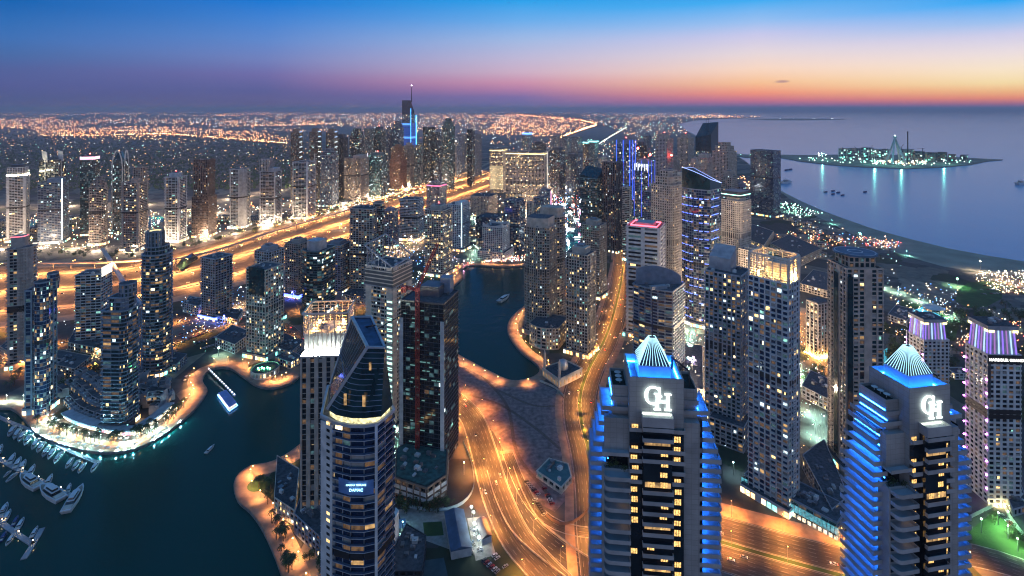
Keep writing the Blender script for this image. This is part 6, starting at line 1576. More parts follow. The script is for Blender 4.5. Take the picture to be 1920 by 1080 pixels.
# right hand podiums and resort
block([(1504,745),(1552,770),(1562,735),(1520,715)],12,'grey roofed mall block between the white gridded tower and the helipad tower',wall='grey',lit=.2)
block([(1506,880),(1560,985),(1590,960),(1545,850)],12,'long pale L shaped podium between the white gridded and monogram towers',wall='silver',lit=.08)
block([(1445,470),(1500,500),(1540,480),(1480,452)],16,'low sandy apartment row behind the golden crown, near the beach',wall='sand',lit=.35)
block([(1500,545),(1555,560),(1580,530),(1525,518)],12,'flat sandy block left of the helipad tower',wall='sand',lit=.15)
block([(1392,458),(1432,474),(1450,446),(1410,432)],16,'pale low residence block with turquoise floodlit court',wall='cream',lit=.3)
block([(1282,740),(1318,745),(1316,660),(1284,655)],8,'violet lit plaza block between two curved towers',wall='cream',lit=.5)
block([(1665,600),(1700,612),(1712,590),(1680,582)],8,'low garden pavilion near the beach lawn',wall='grey',lit=.4)
block([(1885,935),(1915,925),(1928,960),(1900,968)],5,'low roof beside the parking at the bottom right',wall='grey',lit=.1)
X,Y=G(1750,582); t=Tower('pool_pavilion','turquoise lit pool pavilion on the resort lawn','pavilion',circ(X,Y,13,8)); t.wm=W['white']; t.vol(circ(X,Y,12,8),0,4,'band',lit=.8); mb=MB(); mb.frustum(circ(X,Y,15,8),circ(X,Y,2,8),4.5,10); t.part('tent_roof',mb,W['white']); t.done()
flat('resort_pool',[G(*p) for p in ((1706,585),(1730,575),(1760,590),(1772,600),(1740,604),(1712,600))],.15,emit('lit resort pool',(.04,.55,.85),.9,True))
mb=MB(); mb.prism(circ(0,0,14,16),0,.4); 
flat('spa_pool',[G(*p) for p in ((1653,660),(1664,652),(1668,690),(1656,688))],.15,emit('lit spa pool',(.05,.5,.65),.6,True))
# festival light at the canal mouth
for k,(x,y,c_,lb) in enumerate(((1042,372,(.75,.9,1),'first bright white canal floodlight'),(1060,364,(.8,.9,1),'second bright white canal floodlight'),(1046,392,(1,.5,.75),'pink canal floodlight'))):
    pass
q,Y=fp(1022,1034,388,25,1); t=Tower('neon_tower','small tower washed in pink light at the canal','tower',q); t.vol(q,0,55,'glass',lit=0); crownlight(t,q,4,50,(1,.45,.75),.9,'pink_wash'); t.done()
FEST=emit('festival lamp',(.8,.92,1),260,True); FESTP=emit('pink festival lamp',(1,.35,.6),160,True)
for k,(x,y) in enumerate(((1040,374),(1052,366),(1064,360),(1088,385),(1062,412),(1066,440),(1086,430),(1064,462),(1090,455),(1042,390),(1048,400),(1076,356))):
    X,Y=G(x,y); r=tag(empty('festival_lamp',(X,Y,0)),'white festival floodlight by the canal' if k%3 else 'pink festival floodlight by the canal','floodlight','floodlights by the canal'); mb=MB(); mb.bar((0,0,-3),(0,0,12),.3); mb.build('pole',METAL,r); mb=MB(); mb.ball((0,0,12.5),2.2,nu=8); mb.build('lamp_head',FEST if k%3 else FESTP,r)
# floodlit spots: park car park, court, blue beach stage, football pitch
def flood(x,y,h,col,power,label,r=1.2):
    X,Y=G(x,y); o=tag(empty('floodlight_mast',(X,Y,0)),label,'floodlight'); mb=MB(); mb.bar((0,0,0),(0,0,h),.3); mb.build('pole',METAL,o); mb=MB(); mb.ball((0,0,h+.5),r,nu=6,nv=4); mb.build('lamp_head',emit(label[:20],col,25),o)
    l=bpy.data.objects.new('floodlight',plight('floodlight',col,power*.6)); COL.objects.link(l); l.parent=o; l.location=(0,0,h-1)
flood(1885,532,22,(1,.78,.45),520000,'warm floodlight mast over the crowded park car park'); flood(1838,512,22,(1,.85,.6),260000,'bright floodlight mast at the corner of the park car park')
flood(1613,448,12,(.15,.6,1),300000,'blue beach stage light among the palms',2.2); flood(1440,452,14,(.4,1,.85),420000,'turquoise court light in front of the pale residence')
flood(1795,538,14,(.4,1,.5),160000,'green floodlight at the lawn corner'); flood(1872,985,9,(.5,1,.45),60000,'first green tree light on the bottom right lawn',.5); flood(1890,1010,9,(.5,1,.45),60000,'second green tree light on the bottom right lawn',.5); flood(1908,1035,9,(.5,1,.45),60000,'third green tree light on the bottom right lawn',.5)
flood(33,335,40,(.9,1,.85),1500000,'left stadium floodlight behind the cream crown tower',5); flood(52,336,40,(.9,1,.85),1500000,'right stadium floodlight behind the cream crown tower',5)
flood(1300,690,12,(.75,.5,1),90000,'violet plaza lamp between two curved towers'); flood(410,668,10,(.5,1,.8),60000,'greenish lamp over the parking lot'); flood(180,668,9,(1,.7,.3),50000,'warm lamp in the forecourt beside the peninsula trees',.8)
flood(420,606,10,(.12,.2,1),110000,'blue lamp at the foot of the silver edged tower'); flood(548,560,10,(.10,.15,1),110000,'blue lamp before the violet tinted tower')
flood(870,498,9,(1,.35,.6),90000,'pink lamp on the far basin promenade'); flood(846,488,9,(.6,.7,1),110000,'bluish lamp between the bright basin towers')
flood(755,1000,8,(.3,.8,.9),20000,'teal garden lamp beside the blade topped tower',.4); flood(752,860,9,(.35,.9,.85),50000,'teal lamp between the cream tower and the unfinished tower',.5)

for x,y,c_,p_,lb in ((1478,398,(.4,1,.75),260000,'greenish beach park light near the wide dark blue tower'),(1520,455,(1,.6,.3),160000,'warm light in the palm grove left of the beach stage'),(1660,455,(1,.5,.35),160000,'reddish light right of the beach stage'),(1730,600,(.2,.6,1),120000,'blue light beside the resort pool'),(1850,640,(1,.75,.4),160000,'warm light in the palm court behind the black sign hotel'),(925,478,(1,.75,.5),160000,'warm light before the white horned block'),(640,430,(1,.85,.6),120000,'bright court light above the violet tinted tower'),(950,440,(.5,.8,1),200000,'bluish court light behind the horned block')):
    flood(x,y,14,c_,p_,lb,1.0)

# hoardings: white panels round the site and along the green lit lawn
def hoarding(px,h,label,m):
    L=smooth_line([G(*p) for p in px],5); nn=normals2(L); r=tag(empty('hoarding',(L[0].x,L[0].y,0)),label,'fence'); mb=MB()
    for i in range(len(L)-1): u=L[i+1]-L[i]; mb.obox(tuple(L[i]),tuple(u.normalized()),u.length*.97,tuple(nn[i]),.15,0,h)
    cpart('panel',mb,m,r); mb=MB()
    for p in L[::2]: mb.bar((p.x,p.y+.4,0),(p.x,p.y+.4,h+.4),.1)
    cpart('post',mb,METAL,r)
hoarding([(742,944),(780,955),(830,958),(868,945),(888,915),(884,870),(868,830)],2.6,'pale blue hoarding curving round the unfinished tower site',mat('pale blue hoarding',(.30,.42,.50),.6))
hoarding([(1814,975),(1848,958),(1868,948)],3,'white hoarding behind the green lit lawn',W['white']); hoarding([(1872,930),(1895,975),(1925,1015),(1950,1040)],4,'tall bright hoarding along the right side of the green lit lawn',W['white'])
hoarding([(1012,716),(1040,728),(1058,745)],2.4,'low pale plot wall below the white mosque',W['cream']); hoarding([(1024,968),(1050,985),(1085,975),(1112,945)],2.4,'brown hoarding round the small office plot',W['brown'])
for x,y,c_,p_,lb in ((1560,420,(.25,.9,.75),130000,'teal light on the upper beach near the shore'),(1700,480,(.25,.8,.8),110000,'teal light on the beach lawn'),(1890,985,(.35,1,.45),60000,'bright green lawn light by the tall hoarding'),(1840,1000,(.5,1,.5),30000,'soft green lawn light by the white hoarding'),(805,905,(.9,.75,.4),20000,'work light beside the site podium'),(870,890,(1,.6,.3),20000,'orange work light inside the site hoarding'),(1375,890,(.4,.7,.75),30000,'teal lot light left of the white gridded tower'),(1545,800,(.5,1,.85),40000,'greenish court light below the helipad tower'),(740,820,(.3,.9,.8),50000,'teal light at the foot of the cream and black tower')):
    flood(x,y,10,c_,p_,lb,.6)  # the two teal beach lights are added to tint the sand
# ================= trees, boats, cars
TR=random.Random(21)
def leaf_crown(r, h, n, seed):
    R=random.Random(seed); mb=MB(); cl=[(R.gauss(0,.45)*r,R.gauss(0,.45)*r,h*(.35+.6*R.random())) for _ in range(9)]
    for i in range(n):
        c=R.choice(cl); p=Vector((c[0]+R.gauss(0,.22)*r,c[1]+R.gauss(0,.22)*r,c[2]+R.gauss(0,.13)*h)); u=Vector((R.gauss(0,1),R.gauss(0,1),R.gauss(0,1))).normalized(); v=u.cross(Vector((R.random(),R.random(),1))).normalized(); s=r*R.uniform(.10,.2)
        mb.quad(tuple(p-u*s),tuple(p+v*s*.6),tuple(p+u*s),tuple(p-v*s*.6))
    return mb
def tree_proto(name, r, h, n, seed):
    t=empty(name,(0,-5000,-500)); mb=MB(); mb.bar((0,0,0),(0,0,h*.5),.3,sides=6,r2=.16)
    for k in range(4): a=k*pi/2+.4; mb.bar((0,0,h*.4),(cos(a)*r*.5,sin(a)*r*.5,h*.7),.12,r2=.05)
    mb.build('trunk',TRUNK,t); leaf_crown(r,h,n,seed).build('crown',LEAF,t); return t,{t.name:[c for c in bpy.data.objects if c.parent==t]}
def palm_proto(seed,h=8.5):
    R=random.Random(seed); t=empty('palm_tree',(0,-5000,-500)); mb=MB(); mb.bar((0,0,0),(.3,.1,h),.28,sides=6,r2=.18); mb.build('trunk',TRUNK,t); mb=MB()
    for k in range(16):
        a=k*2*pi/16+R.random()*.3; up=R.uniform(.2,1.0); L=R.uniform(2.8,3.8); pr=Vector((.3,.1,h)); d=Vector((cos(a),sin(a),0)); s=Vector((-sin(a),cos(a),0))
        for j in range(4):
            q=(j+1)/4; p=Vector((.3,.1,h))+d*L*q+Vector((0,0,up*2*q-2.6*q*q)); w0,w1=.55*(1-j/4*.6),.55*(1-q*.6); mb.quad(tuple(pr-s*w0+Vector((0,0,-.2))),tuple(pr+s*w0+Vector((0,0,-.2))),tuple(p+s*w1),tuple(p-s*w1)); pr=p
    mb.build('crown',LEAF,t); return t,{t.name:[c for c in bpy.data.objects if c.parent==t]}
tp=[tree_proto('broad_tree',3.6,7.5,230,s) for s in (1,2,3)]; pp_=[palm_proto(s,h) for s,h in ((1,8.5),(2,7))]
used=[set()]
def put(pr,x,y,label,cat,group,s=1.0,z=.1):
    o=place(pr,x,y,z,TR.random()*6,label,cat,group,first=used); k=s*TR.uniform(.8,1.2); o.scale=(k,k,k); return o
def grow(poly,n,kind,label,group,s=1.0):
    xs=[p[0] for p in poly]; ys=[p[1] for p in poly]; c=tr=0
    while c<n and tr<n*30:
        tr+=1; x,y=TR.uniform(min(xs),max(xs)),TR.uniform(min(ys),max(ys))
        if inpoly(x,y,poly):
            X,Y=G(x,y); put(TR.choice(tp if kind=='t' else pp_),X,Y,label,'tree' if kind=='t' else 'palm',group,s); c+=1
grow([(95,690),(120,665),(165,668),(185,700),(150,740),(100,735)],26,'t','leafy tree in the dark garden between the peninsula towers','trees in the peninsula garden',1.2)
grow([(740,945),(840,945),(848,965),(745,960)],14,'t','tree in the garden beside the unfinished tower podium','trees of the deck garden')
grow([(470,890),(505,895),(510,925),(478,930)],6,'p','palm on the round plaza island','palms of the round plaza')
grow([(60,790),(100,812),(160,832),(240,832),(300,808),(350,768),(345,760),(290,800),(230,822),(160,822),(100,800)],64,'p','palm in front of the curved shopping arcade','palms along the shopping arcade')
grow([(0,700),(50,700),(60,760),(0,755)],12,'p','palm at the left end of the peninsula','palms at the left end of the peninsula')
grow([(500,935),(530,990),(555,1080),(540,1085),(508,1000)],22,'p','palm beside the round plaza promenade','palms along the plaza promenade')
grow([(600,1000),(640,1040),(600,1080),(570,1040)],7,'t','dark tree in the courtyard left of the blade topped tower','courtyard trees')
grow([(70,480),(260,486),(420,452),(560,418),(700,376),(700,370),(550,410),(420,444),(260,478),(70,474)],90,'t','street tree of the row along the far side of the highway','trees along the far side of the highway',1.3)
grow([(610,350),(700,372),(640,400),(560,400)],36,'t','tree in the small park beside the highway curve','trees in the highway park',1.6)
grow([(1105,470),(1150,480),(1120,590),(1090,640),(1080,640),(1110,560)],24,'t','tree on the left pavement of the winding marina road','trees beside the winding marina road')
for x,y,a in along(RD1,16,0,8): put(TR.choice(pp_),x,y,'small palm on the planted median of the winding marina road','palm','median palms',.7)
grow([(1650,610),(1790,640),(1800,690),(1660,700)],40,'t','dark tree in the resort garden behind the pyramid towers','trees in the resort garden',1.4)
grow([(1780,580),(1920,570),(1920,600),(1790,640)],34,'t','dark tree beside the round lawn','trees beside the round lawn',1.4)
grow([(1470,430),(1560,425),(1700,470),(1640,500),(1500,480)],44,'p','palm near the blue beach stage','palms by the beach stage',1.2)
grow([(1810,690),(1930,650),(1930,900),(1915,900),(1905,720)],28,'t','tree behind the black sign hotel tower','trees behind the black sign hotel',1.2)
grow([(1500,640),(1555,700),(1550,740),(1505,720)],16,'t','tree in the parking behind the white gridded tower','trees of the rear parking')
grow([(1845,960),(1925,1010),(1960,1050),(1925,1030),(1860,985)],12,'t','tree along the green lit lawn at the bottom right','trees of the green lit lawn',.8)
# suburb across the highway
def villa_mesh(mb,x,y,s,a,m=0,z=0):
    p=rect(x,y,s,s*.8,a); mb.prism(p,z,z+6,m); c=centroid(p); q=scaled(p,.35); mb.frustum(offset(p,.6),q,z+6.02,z+8.6,1)
vm_=[mat('villa wall',(.26,.24,.22),.8),mat('villa roof',(.13,.10,.09),.9)]
mb=MB(); villa_mesh(mb,0,0,14,0); v0=mb.build('villa',vm_); v0.location=(0,-5000,-500); SR=random.Random(17); allv=[]
def free(x,y):
    for t_ in ALLT:
        if abs(t_.c[0]-x)<45 and abs(t_.c[1]-y)<45: return False
    return True
for i in range(3000):
    x,y=SR.uniform(-40,560),SR.uniform(252,352)**1.0
    X,Y=G(x,y); X=round(X/26)*26+SR.uniform(-4,4); Y=round(Y/34)*34+SR.uniform(-4,4)
    if free(X,Y): allv.append((X,Y,SR.choice((0,pi/2))+.2))
allv.sort(key=lambda v:v[1])
for k,(x,y,a) in enumerate(allv[:250]):
    o=v0 if k==0 else v0.copy()
    if k: COL.objects.link(o)
    o.location=(x,y,0); o.rotation_euler=(0,0,a); tag(o,'small villa among dark trees in the suburb beyond the far towers','villa','villas in the suburb')
mb=MB(); [villa_mesh(mb,x,y,14,a) for x,y,a in allv[250:]]; tag(mb.build('suburb_houses',vm_),kind='stuff')
mb=MB()
for i in range(5200):
    x,y=SR.uniform(-40,600),SR.uniform(247,356); X,Y=G(x,y)
    if not free(X,Y): continue
    s=SR.uniform(4,9); c=(X,Y,s*.7); n=len(mb.v); mb.v+=[(X-s,Y,s*.6),(X,Y-s,s*.5),(X+s,Y,s*.7),(X,Y+s,s*.6),(X+SR.uniform(-1,1),Y,s*1.7),(X,Y,0)]
    for f in ((0,1,4),(1,2,4),(2,3,4),(3,0,4),(1,0,5),(2,1,5)): mb.f.append(tuple(n+j for j in f)); mb.m.append(0)
tag(mb.build('suburb_trees',LEAF),kind='stuff')
# low blocks among the towers across the highway and on the right shore
def lowset(poly,n,label,group,hs,s=(16,30),seed=1):
    R=random.Random(seed); xs=[p[0] for p in poly]; ys=[p[1] for p in poly]; c=tr=0
    while c<n and tr<n*40:
        tr+=1; x,y=R.uniform(min(xs),max(xs)),R.uniform(min(ys),max(ys))
        if not inpoly(x,y,poly): continue
        X,Y=G(x,y)
        if not free(X,Y): continue
        P=rect(X,Y,R.uniform(*s),R.uniform(*s),R.choice((0,.35,.6))); t=Tower('low_building',label,'building',P,group); t.wm=W[R.choice(('cream','beige','grey','sand','white'))]; h=R.uniform(*hs); t.vol(P,0,h,'grid',lit=.4,cool=.3,bay=5,parapet=.8); t.clutter(P,h,3); t.done(); c+=1
lowset([(0,440),(300,440),(480,420),(640,390),(760,350),(700,345),(560,385),(380,405),(0,415)],34,'low block with lit ground floor between the towers across the highway','low blocks across the highway',(8,20),(22,40),3)
lowset([(1440,400),(1500,405),(1600,470),(1560,520),(1460,470)],14,'low hotel wing near the beach left of the helipad tower','low hotel wings near the beach',(7,14),(14,26),4)
lowset([(880,395),(985,400),(980,470),(890,470)],10,'low block between the basin and the twin hotel','low blocks below the twin hotel',(10,26),(16,30),5)
lowset([(960,300),(1150,290),(1230,320),(1180,350),(1090,345),(1020,345)],26,'low block in the district beyond the canal','low blocks beyond the canal',(10,34),(24,44),6)
lowset([(1660,720),(1800,700),(1800,800),(1760,820)],5,'low roof between the hotel towers','low roofs between the hotel towers',(6,10),(12,20),7)
# boats
HULL=mat('white boat hull',(.62,.64,.66),.35,noise=.1); DECK=mat('teak deck',(.30,.24,.18),.6); BLG=GL['dark']; NAVY=mat('navy boat hull',(.03,.07,.22),.35)
def hull_sec(L,B,z0,z1,k=.0):
    return [(-L/2,-B/2*.82),(-L*.1,-B/2),(L*.2,-B/2*.82),(L*.38,-B/2*.45),(L/2,0),(L*.38,B/2*.45),(L*.2,B/2*.82),(-L*.1,B/2),(-L/2,B/2*.82)]
def boat_proto(name,hull,decks):
    r=empty(name,(0,-5000,-500)); mb=MB(); s=hull_sec(10,3.2,0,1); mb.frustum(scaled(s,.85,(0,0)),s,-.3,1.1,0,0); o=offset(s,-.05); mb.ring(s,scaled(s,.9,(0,0)),1.1,1.35); mb.build('hull',hull,r)
    mb=MB(); mb.ngon([(x,y,1.12) for x,y in scaled(s,.89,(-.2,0))]); mb.build('deck',DECK,r)
    cab=[(-2.5,-1.05),(1.6,-1.05),(2.7,0),(1.6,1.05),(-2.5,1.05)]; mb=MB(); mb.frustum(cab,scaled(cab,.85,(-.6,0)),1.13,1.75,0); mb.build('windscreen',BLG,r); mb=MB(); mb.prism(scaled(cab,.9,(-.6,0)),1.76,1.95,0,None,True); mb.build('cabin_roof',hull,r)
    if decks>1:
        c2=scaled(cab,.7,(-.9,0)); mb=MB(); mb.frustum(c2,scaled(c2,.85,(-1,0)),1.96,2.5); mb.build('flybridge',BLG,r); mb=MB(); mb.prism(scaled(c2,.95,(-1,0)),2.51,2.62,0,None,True); mb.bar((-1.3,-.8,2.6),(-1.6,0,3.3),.06); mb.bar((-1.3,.8,2.6),(-1.6,0,3.3),.06); mb.build('radar_arch',hull,r)
    mb=MB(); mb.box(-4.6,-3.2,-1.1,1.1,1.14,1.5); mb.build('stern_seat',W['cream'],r)
    return r,{r.name:[c for c in bpy.data.objects if c.parent==r]}
bsmall=boat_proto('motor_boat',HULL,1); byacht=boat_proto('motor_yacht',HULL,2); bnavy=boat_proto('motor_boat',NAVY,1)
bused=[set()]
def boat(pr,bow,stern,label,cat='boat',group=None):
    a,b=Vector(G(*bow,-2)),Vector(G(*stern,-2)); d=a-b; c=(a+b)/2; o=place(pr,c.x,c.y,-2.05,atan2(d.y,d.x),label,cat,group,first=bused); k=d.length/10; o.scale=(k,k*.8,k*.8); return o
g='boats along the uppermost pontoon'
for i,(x,y) in enumerate(((22,808),(32,813),(41,818),(52,824),(66,832),(76,838),(86,846),(96,850),(108,858),(130,868),(142,872),(153,877))):
    boat(bsmall,(x-7,y+13),(x+6,y-7),'small white motor boat moored below the uppermost pontoon','boat',g)
boat(bsmall,(170,888),(184,867),'white motor boat across the tip of the uppermost pontoon')
boat(byacht,(104,866),(119,848),'bigger white boat midway along the uppermost pontoon')
for i,(x,y) in enumerate(((-4,850),(20,866),(31,873),(40,878),(57,887),(90,905))): boat(bsmall,(x+8,y-14),(x-4,y+8),'small boat moored on the upper side of the middle pontoon','boat','boats above the middle pontoon')
boat(bsmall,(132,908),(126,926),'boat between the pontoon end and the biggest yacht')
boat(byacht,(6,896),(20,884),'smaller yacht below the middle pontoon, near its left end'); boat(byacht,(10,906),(32,888),'second yacht below the middle pontoon')
boat(byacht,(38,894),(73,919),'long yacht lying along the middle pontoon'); boat(byacht,(75,914),(116,942),'long yacht with bow near the middle of the pontoon, next to the biggest'); boat(byacht,(156,913),(122,966),'biggest white yacht moored across the end of the middle pontoon','yacht')
for (a,b,lb,p) in (((14,945),(0,974),'long boat at the left edge above the lowest pontoon',byacht),((20,957),(6,982),'open boat above the lowest pontoon, second from the edge',bsmall),((34,968),(24,988),'dark boat above the lowest pontoon',bnavy),((45,972),(31,996),'white boat above the lowest pontoon beside the dark one',bsmall),((71,988),(58,1010),'white boat inside the angle of the lowest pontoon',bsmall),((13,996),(0,1018),'blue boat below the lowest pontoon',bnavy),((10,1026),(27,1002),'white boat below the lowest pontoon',bsmall)): boat(p,a,b,lb)
boat(bsmall,(955,555),(935,568),'small boat crossing the blue basin'); boat(bsmall,(402,835),(385,852),'small boat under way in the dark marina')
for k,(x,y) in enumerate(((1475,319),(1482,318),(1548,360),(1562,358),(1562,364),(1572,361),(1580,366),(1622,360))): boat(bnavy,(x+4,y-.4),(x-3,y+.6),'small dark boat anchored off the beach','boat','dark boats off the beach')
boat(byacht,(1922,344),(1906,346),'white yacht at the right edge on the sea'); boat(byacht,(1485,342),(1464,344),'dark barge near the wide dark blue tower')
def pontoon(pts,w,label,posts):
    L=smooth_line([G(*p,-1.6) for p in pts],6); r=tag(empty('pontoon',(L[0].x,L[0].y,0)),label,'pontoon'); mb=MB(); nn=normals2(L)
    for i in range(len(L)-1):
        u=(L[i+1]-L[i]); mb.obox(tuple(L[i]-nn[i]*w/2),tuple(u.normalized()),u.length*.98,tuple(nn[i]),w,-2.3,-1.5)
    cpart('walkway',mb,W['grey'],r)
    for k in range(posts):
        p=L[int((k+.5)/posts*(len(L)-1))]; m2=MB(); m2.bar((p.x,p.y,-1.5),(p.x,p.y,1),.12); cpart('mooring_post',m2,METAL,r)
        m2=MB(); m2.ball((p.x,p.y,1.2),.3,nu=6,nv=4); cpart('lamp',m2,emit('pontoon lamp',(1,.7,.35),60,True) if k==0 else bpy.data.materials['pontoon lamp'],r)
    return r
pontoon([(-40,762),(10,787),(70,812),(130,845),(186,868)],3.4,'long uppermost pontoon with small boats',5); pontoon([(-40,838),(20,872),(80,903),(140,932)],3.6,'middle pontoon leading to the biggest yacht',5); pontoon([(-40,950),(10,985),(35,1003),(62,1020)],3.4,'lowest pontoon with a cross arm',3); pontoon([(79,990),(62,1020),(44,1048)],3.6,'cross arm at the end of the lowest pontoon',1)
# gangway and lit floating stage
L=[G(393,694,.5),G(441,742,-1)]; gw=tag(empty('gangway',(*L[0],0)),'lit white gangway from the promenade to the floating stage','gangway'); a,b=Vector((*L[0],.6)),Vector((*L[1],-.8)); mb=MB(); mb.bar(a,b,1.3); cpart('walkway',mb,W['silver'],gw); mb=MB()
for i in range(14): p=a.lerp(b,i/13); mb.ball((p.x-1,p.y,p.z+1.6),.28,nu=6,nv=3)
cpart('lamp_chain',mb,emit('gangway lamp',(.85,.95,1),26,True),gw)
P=[G(408,742,-1.5),G(424,736,-1.5),G(445,762,-1.5),G(430,772,-1.5)]; P=P if sum(P[i-1][0]*P[i][1]-P[i][0]*P[i-1][1] for i in range(4))>0 else P[::-1]
fs=tag(empty('floating_restaurant',(*centroid(P),-2)),'long lit party boat with blue and orange lights at the end of the gangway','boat'); mb=MB(); mb.prism(P,-2.4,-.6); cpart('hull',mb,HULL,fs); mb=MB(); mb.prism(scaled(P,.88),-.58,2.0); cpart('cabin',mb,emit('party boat glass',(1,.75,.5),1.3,True,detail=.7),fs); mb=MB(); mb.prism(scaled(P,.94),2.02,2.3,0,None,True); cpart('roof',mb,mat('blue tinted roof',(.25,.3,.6),.5),fs); mb=MB(); o=offset(P,.2)
for i in range(4): mb.bar((*o[i],-.5),(*o[(i+1)%4],-.5),.18)
cpart('blue_rim_light',mb,emit('blue rim light',(.1,.35,1),14,True),fs)
# cafe parasols on the promenade
pr=empty('parasol',(0,-5000,-500)); mb=MB(); mb.bar((0,0,0),(0,0,2.6),.05); mb.build('pole',METAL,pr); mb=MB(); mb.frustum(circ(0,0,1.7,8),circ(0,0,.08,8),2.3,3.0); mb.build('canopy',W['white'],pr); ppr=(pr,{pr.name:[c for c in bpy.data.objects if c.parent==pr]})
for off in (-4,-17.5):
    for x,y,a in along(Lb,5.5,off):
        px=CX+x/y*F
        if 90<px<350 and y<620 and TR.random()<.75: place(ppr,x+TR.uniform(-1,1),y+TR.uniform(-1,1),.13,0,'white cafe parasol on the peninsula promenade','parasol','cafe parasols on the promenade',first=[bused[0]])
# cars
CP=[mat('white car paint',(.6,.6,.6),.3),mat('silver car paint',(.35,.36,.38),.3,.5),mat('dark car paint',(.03,.03,.04),.3),mat('red car paint',(.35,.03,.03),.3)]; HEAD=emit('headlight',(1,.85,.6),8); TAIL=emit('tail light',(1,.05,.03),12)
def car_proto(paint,lights):
    r=empty('car',(0,-5000,-500)); b=[(-2.25,-.85),(2.2,-.85),(2.3,0),(2.2,.85),(-2.25,.85)]; mb=MB(); mb.frustum(b,scaled(b,.96,(0,0)),.3,.85); mb.frustum([(-1.7,-.78),(1.0,-.78),(1.0,.78),(-1.7,.78)],[(-1.2,-.62),(.3,-.62),(.3,.62),(-1.2,.62)],.86,1.42); mb.build('body',paint,r)
    mb=MB(); mb.frustum([(-1.72,-.8),(1.05,-.8),(1.05,.8),(-1.72,.8)],[(-1.3,-.66),(.42,-.66),(.42,.66),(-1.3,.66)],.87,1.33); mb.build('windows',BLG,r)
    for x in (-1.4,1.4):
        for y in (-.8,.8): mb=MB(); mb.bar((x,y-.1,.32),(x,y+.1,.32),.32,sides=10); mb.build('wheel',BLACKM,r)
    if lights:
        for y in (-.6,.6): mb=MB(); mb.box(2.2,2.34,y-.2,y+.2,.5,.75); mb.build('headlight',HEAD,r); mb=MB(); mb.box(-2.32,-2.2,y-.2,y+.2,.5,.75); mb.build('tail_light',TAIL,r)
    return r,{r.name:[c for c in bpy.data.objects if c.parent==r]}
cars=[car_proto(p,False) for p in CP]; carl=[car_proto(p,True) for p in CP[:3]]
def park(a,b,n,label,group,turn=pi/2,p=.85):
    A,B=Vector(G(*a)),Vector(G(*b)); ang=atan2((B-A).y,(B-A).x)+turn
    for i in range(n):
        if TR.random()<p: q=A.lerp(B,(i+.5)/n); place(TR.choice(cars),q.x,q.y,.12,ang+TR.uniform(-.05,.05),label,'car',group,first=bused)
for a,b,n in (((985,902),(1015,935),8),((1000,932),(1022,968),9),((1020,915),(1036,948),8)): park(a,b,n,'parked car beside the small office on the sand plot','cars beside the small office')
park((905,1050),(935,1075),6,'parked car at the bottom below the site yard','cars below the site yard'); park((925,1040),(950,1066),5,'parked car at the bottom below the site yard','cars below the site yard')
for k in range(4): park((335+k*14,628+k*9),(385+k*14,612+k*9),12,'parked car in the dark parking lot behind the promenade','cars in the dark parking lot')
park((1875,965),(1905,990),7,'parked car beside the green lit lawn','cars beside the green lit lawn'); park((1515,700),(1545,690),8,'parked car in the rear parking behind the white gridded tower','cars in the rear parking')
for i in range(5): park((1838,520+i*8),(1925,516+i*8),15,'parked car in the bright park car park near the beach','cars in the park car park')
for i in range(3): park((140+i*40,462+i*2),(176+i*40,459+i*2),8,'parked car in the lit lot across the highway','cars in the lot across the highway')
def traffic(L,off,sp,label,group,rev,ymax=2200,wf=None,p=.6):
    for x,y,a in along(L,sp,off,TR.uniform(0,sp),wf,ymax):
        if TR.random()<p: place(TR.choice(carl),x,y,.14,a+(pi if rev else 0),label,'car',group,first=bused)
for off,rev in ((-60,1),(-48,1),(-36,1),(-22,1),(22,0),(36,0),(50,0),(62,0)): traffic(HWY,off,120,'car driving on the wide highway','cars on the wide highway',rev,wf=hw)
for off,rev in ((-12,1),(-7,1),(7,0),(12,0)): traffic(RD1,off,85,'car driving on the winding marina road','cars on the winding marina road',rev)
for off in (-8,-3,3,8): traffic(RD2,off,120,'car on the curved ramp','cars on the curved ramp',off<0)
for off in (-20,-14,-8,8,14,20): traffic(RD5,off,70,'car on the planted avenue','cars on the planted avenue',off<0)
for off in (-5,5): traffic(RD7,off,45,'car in the street behind the peninsula','cars in the peninsula street',off<0)
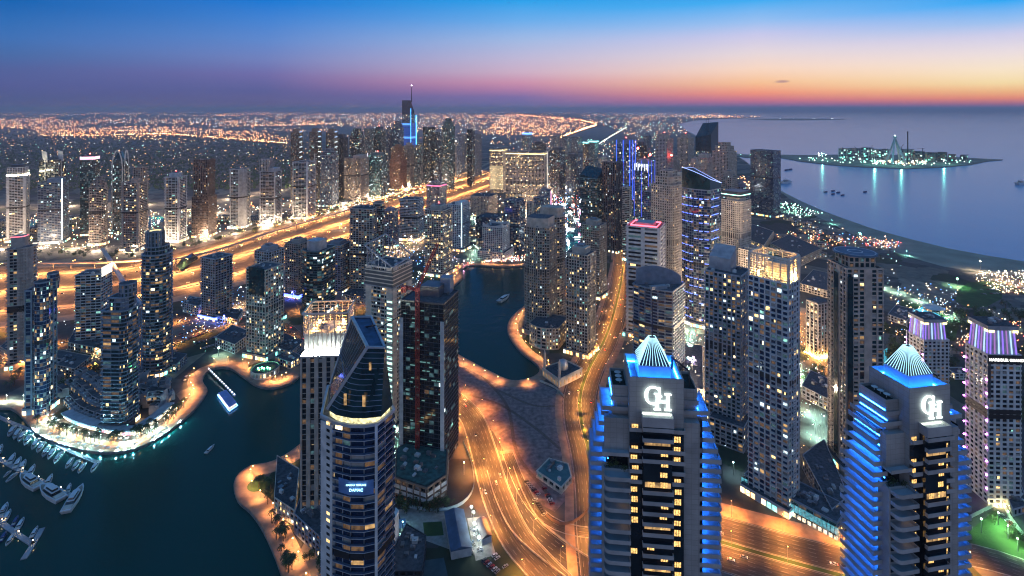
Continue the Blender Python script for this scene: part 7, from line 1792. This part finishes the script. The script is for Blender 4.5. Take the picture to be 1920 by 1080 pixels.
# footbridge over the highway and the elevated railway beside it
def tube(pts,h,w,label,name,cat,pier=45):
    L=smooth_line([G(*p,h) for p in pts],14); nn=normals2(L); r=tag(empty(name,(L[0].x,L[0].y,0)),label,cat); mb=MB()
    for i in range(len(L)-1): u=L[i+1]-L[i]; mb.obox(tuple(L[i]-nn[i]*w/2),tuple(u.normalized()),u.length*1.01,tuple(nn[i]),w,h,h+(3.4 if name=='footbridge' else 1.6))
    cpart('deck',mb,W['silver' if name=='footbridge' else 'beige'],r)
    for x,y,a in along(L,pier,0,pier/2): m2=MB(); m2.prism(circ(x,y,1.1,8),0,h); m2.box(x-2.4,x+2.4,y-1,y+1,h-1.5,h-.02); cpart('pier',m2,CONC,r)
tube([(192,468),(214,502),(240,545),(264,575)],9,7,'grey covered footbridge crossing the wide highway','footbridge','bridge',60)
tube([(-60,494),(100,494),(220,492),(330,486),(420,465),(520,432),(640,398),(720,372),(850,330)],10,9,'elevated railway on piers along the far edge of the highway','railway_viaduct','viaduct',38)
st=[G(*p,8) for p in ((330,497),(366,476),(372,482),(338,505))]; st=st if sum(st[i-1][0]*st[i][1]-st[i][0]*st[i-1][1] for i in range(4))>0 else st[::-1]; mb=MB(); mb.frustum(st,scaled(st,.6),6,16); tag(mb.build('railway_station',GL['teal']),'glass railway station wedge beside the highway behind the tall dark tower','station')

# lit tour boats in the far canal
LB_=emit('tour boat lights',(.7,.9,1),9,True); tb=empty('tour_boat',(0,-5000,-500)); mb=MB(); s_=hull_sec(24,6,0,1); mb.frustum(scaled(s_,.9,(0,0)),s_,-.4,1.2); mb.build('hull',HULL,tb); mb=MB(); mb.box(-9,6,-2.2,2.2,1.22,3.4); mb.build('lit_cabin',LB_,tb); mb=MB(); mb.box(-9.5,6.5,-2.5,2.5,3.42,3.7); mb.build('roof',W['white'],tb)
tbp=(tb,{tb.name:[c for c in bpy.data.objects if c.parent==tb]})
for k,(x,y) in enumerate(((1050,362),(1062,372),(1074,385),(1068,398),(1080,412),(1070,430),(1082,446),(1056,384))):
    X,Y=G(x,y,-2); place(tbp,X,Y,-2,1.2+.3*k,'lit white tour boat in the far canal','boat','tour boats in the far canal',first=bused)
# ================= evening haze over city and sea
mb = MB(); mb.box(-58000, 58000, -450, 60000, -40, 470)
hz = mb.build('haze', bpy.data.materials.new('evening haze')); hz['kind'] = 'stuff'
m = hz.data.materials[0]; m.use_nodes = True; t = m.node_tree; t.nodes.clear()
v = t.nodes.new('ShaderNodeVolumePrincipled'); v.inputs['Color'].default_value = (.93,.88,.93,1); v.inputs['Density'].default_value = 4.2e-5; v.inputs['Anisotropy'].default_value = .2
o = t.nodes.new('ShaderNodeOutputMaterial'); t.links.new(v.outputs[0], o.inputs['Volume'])
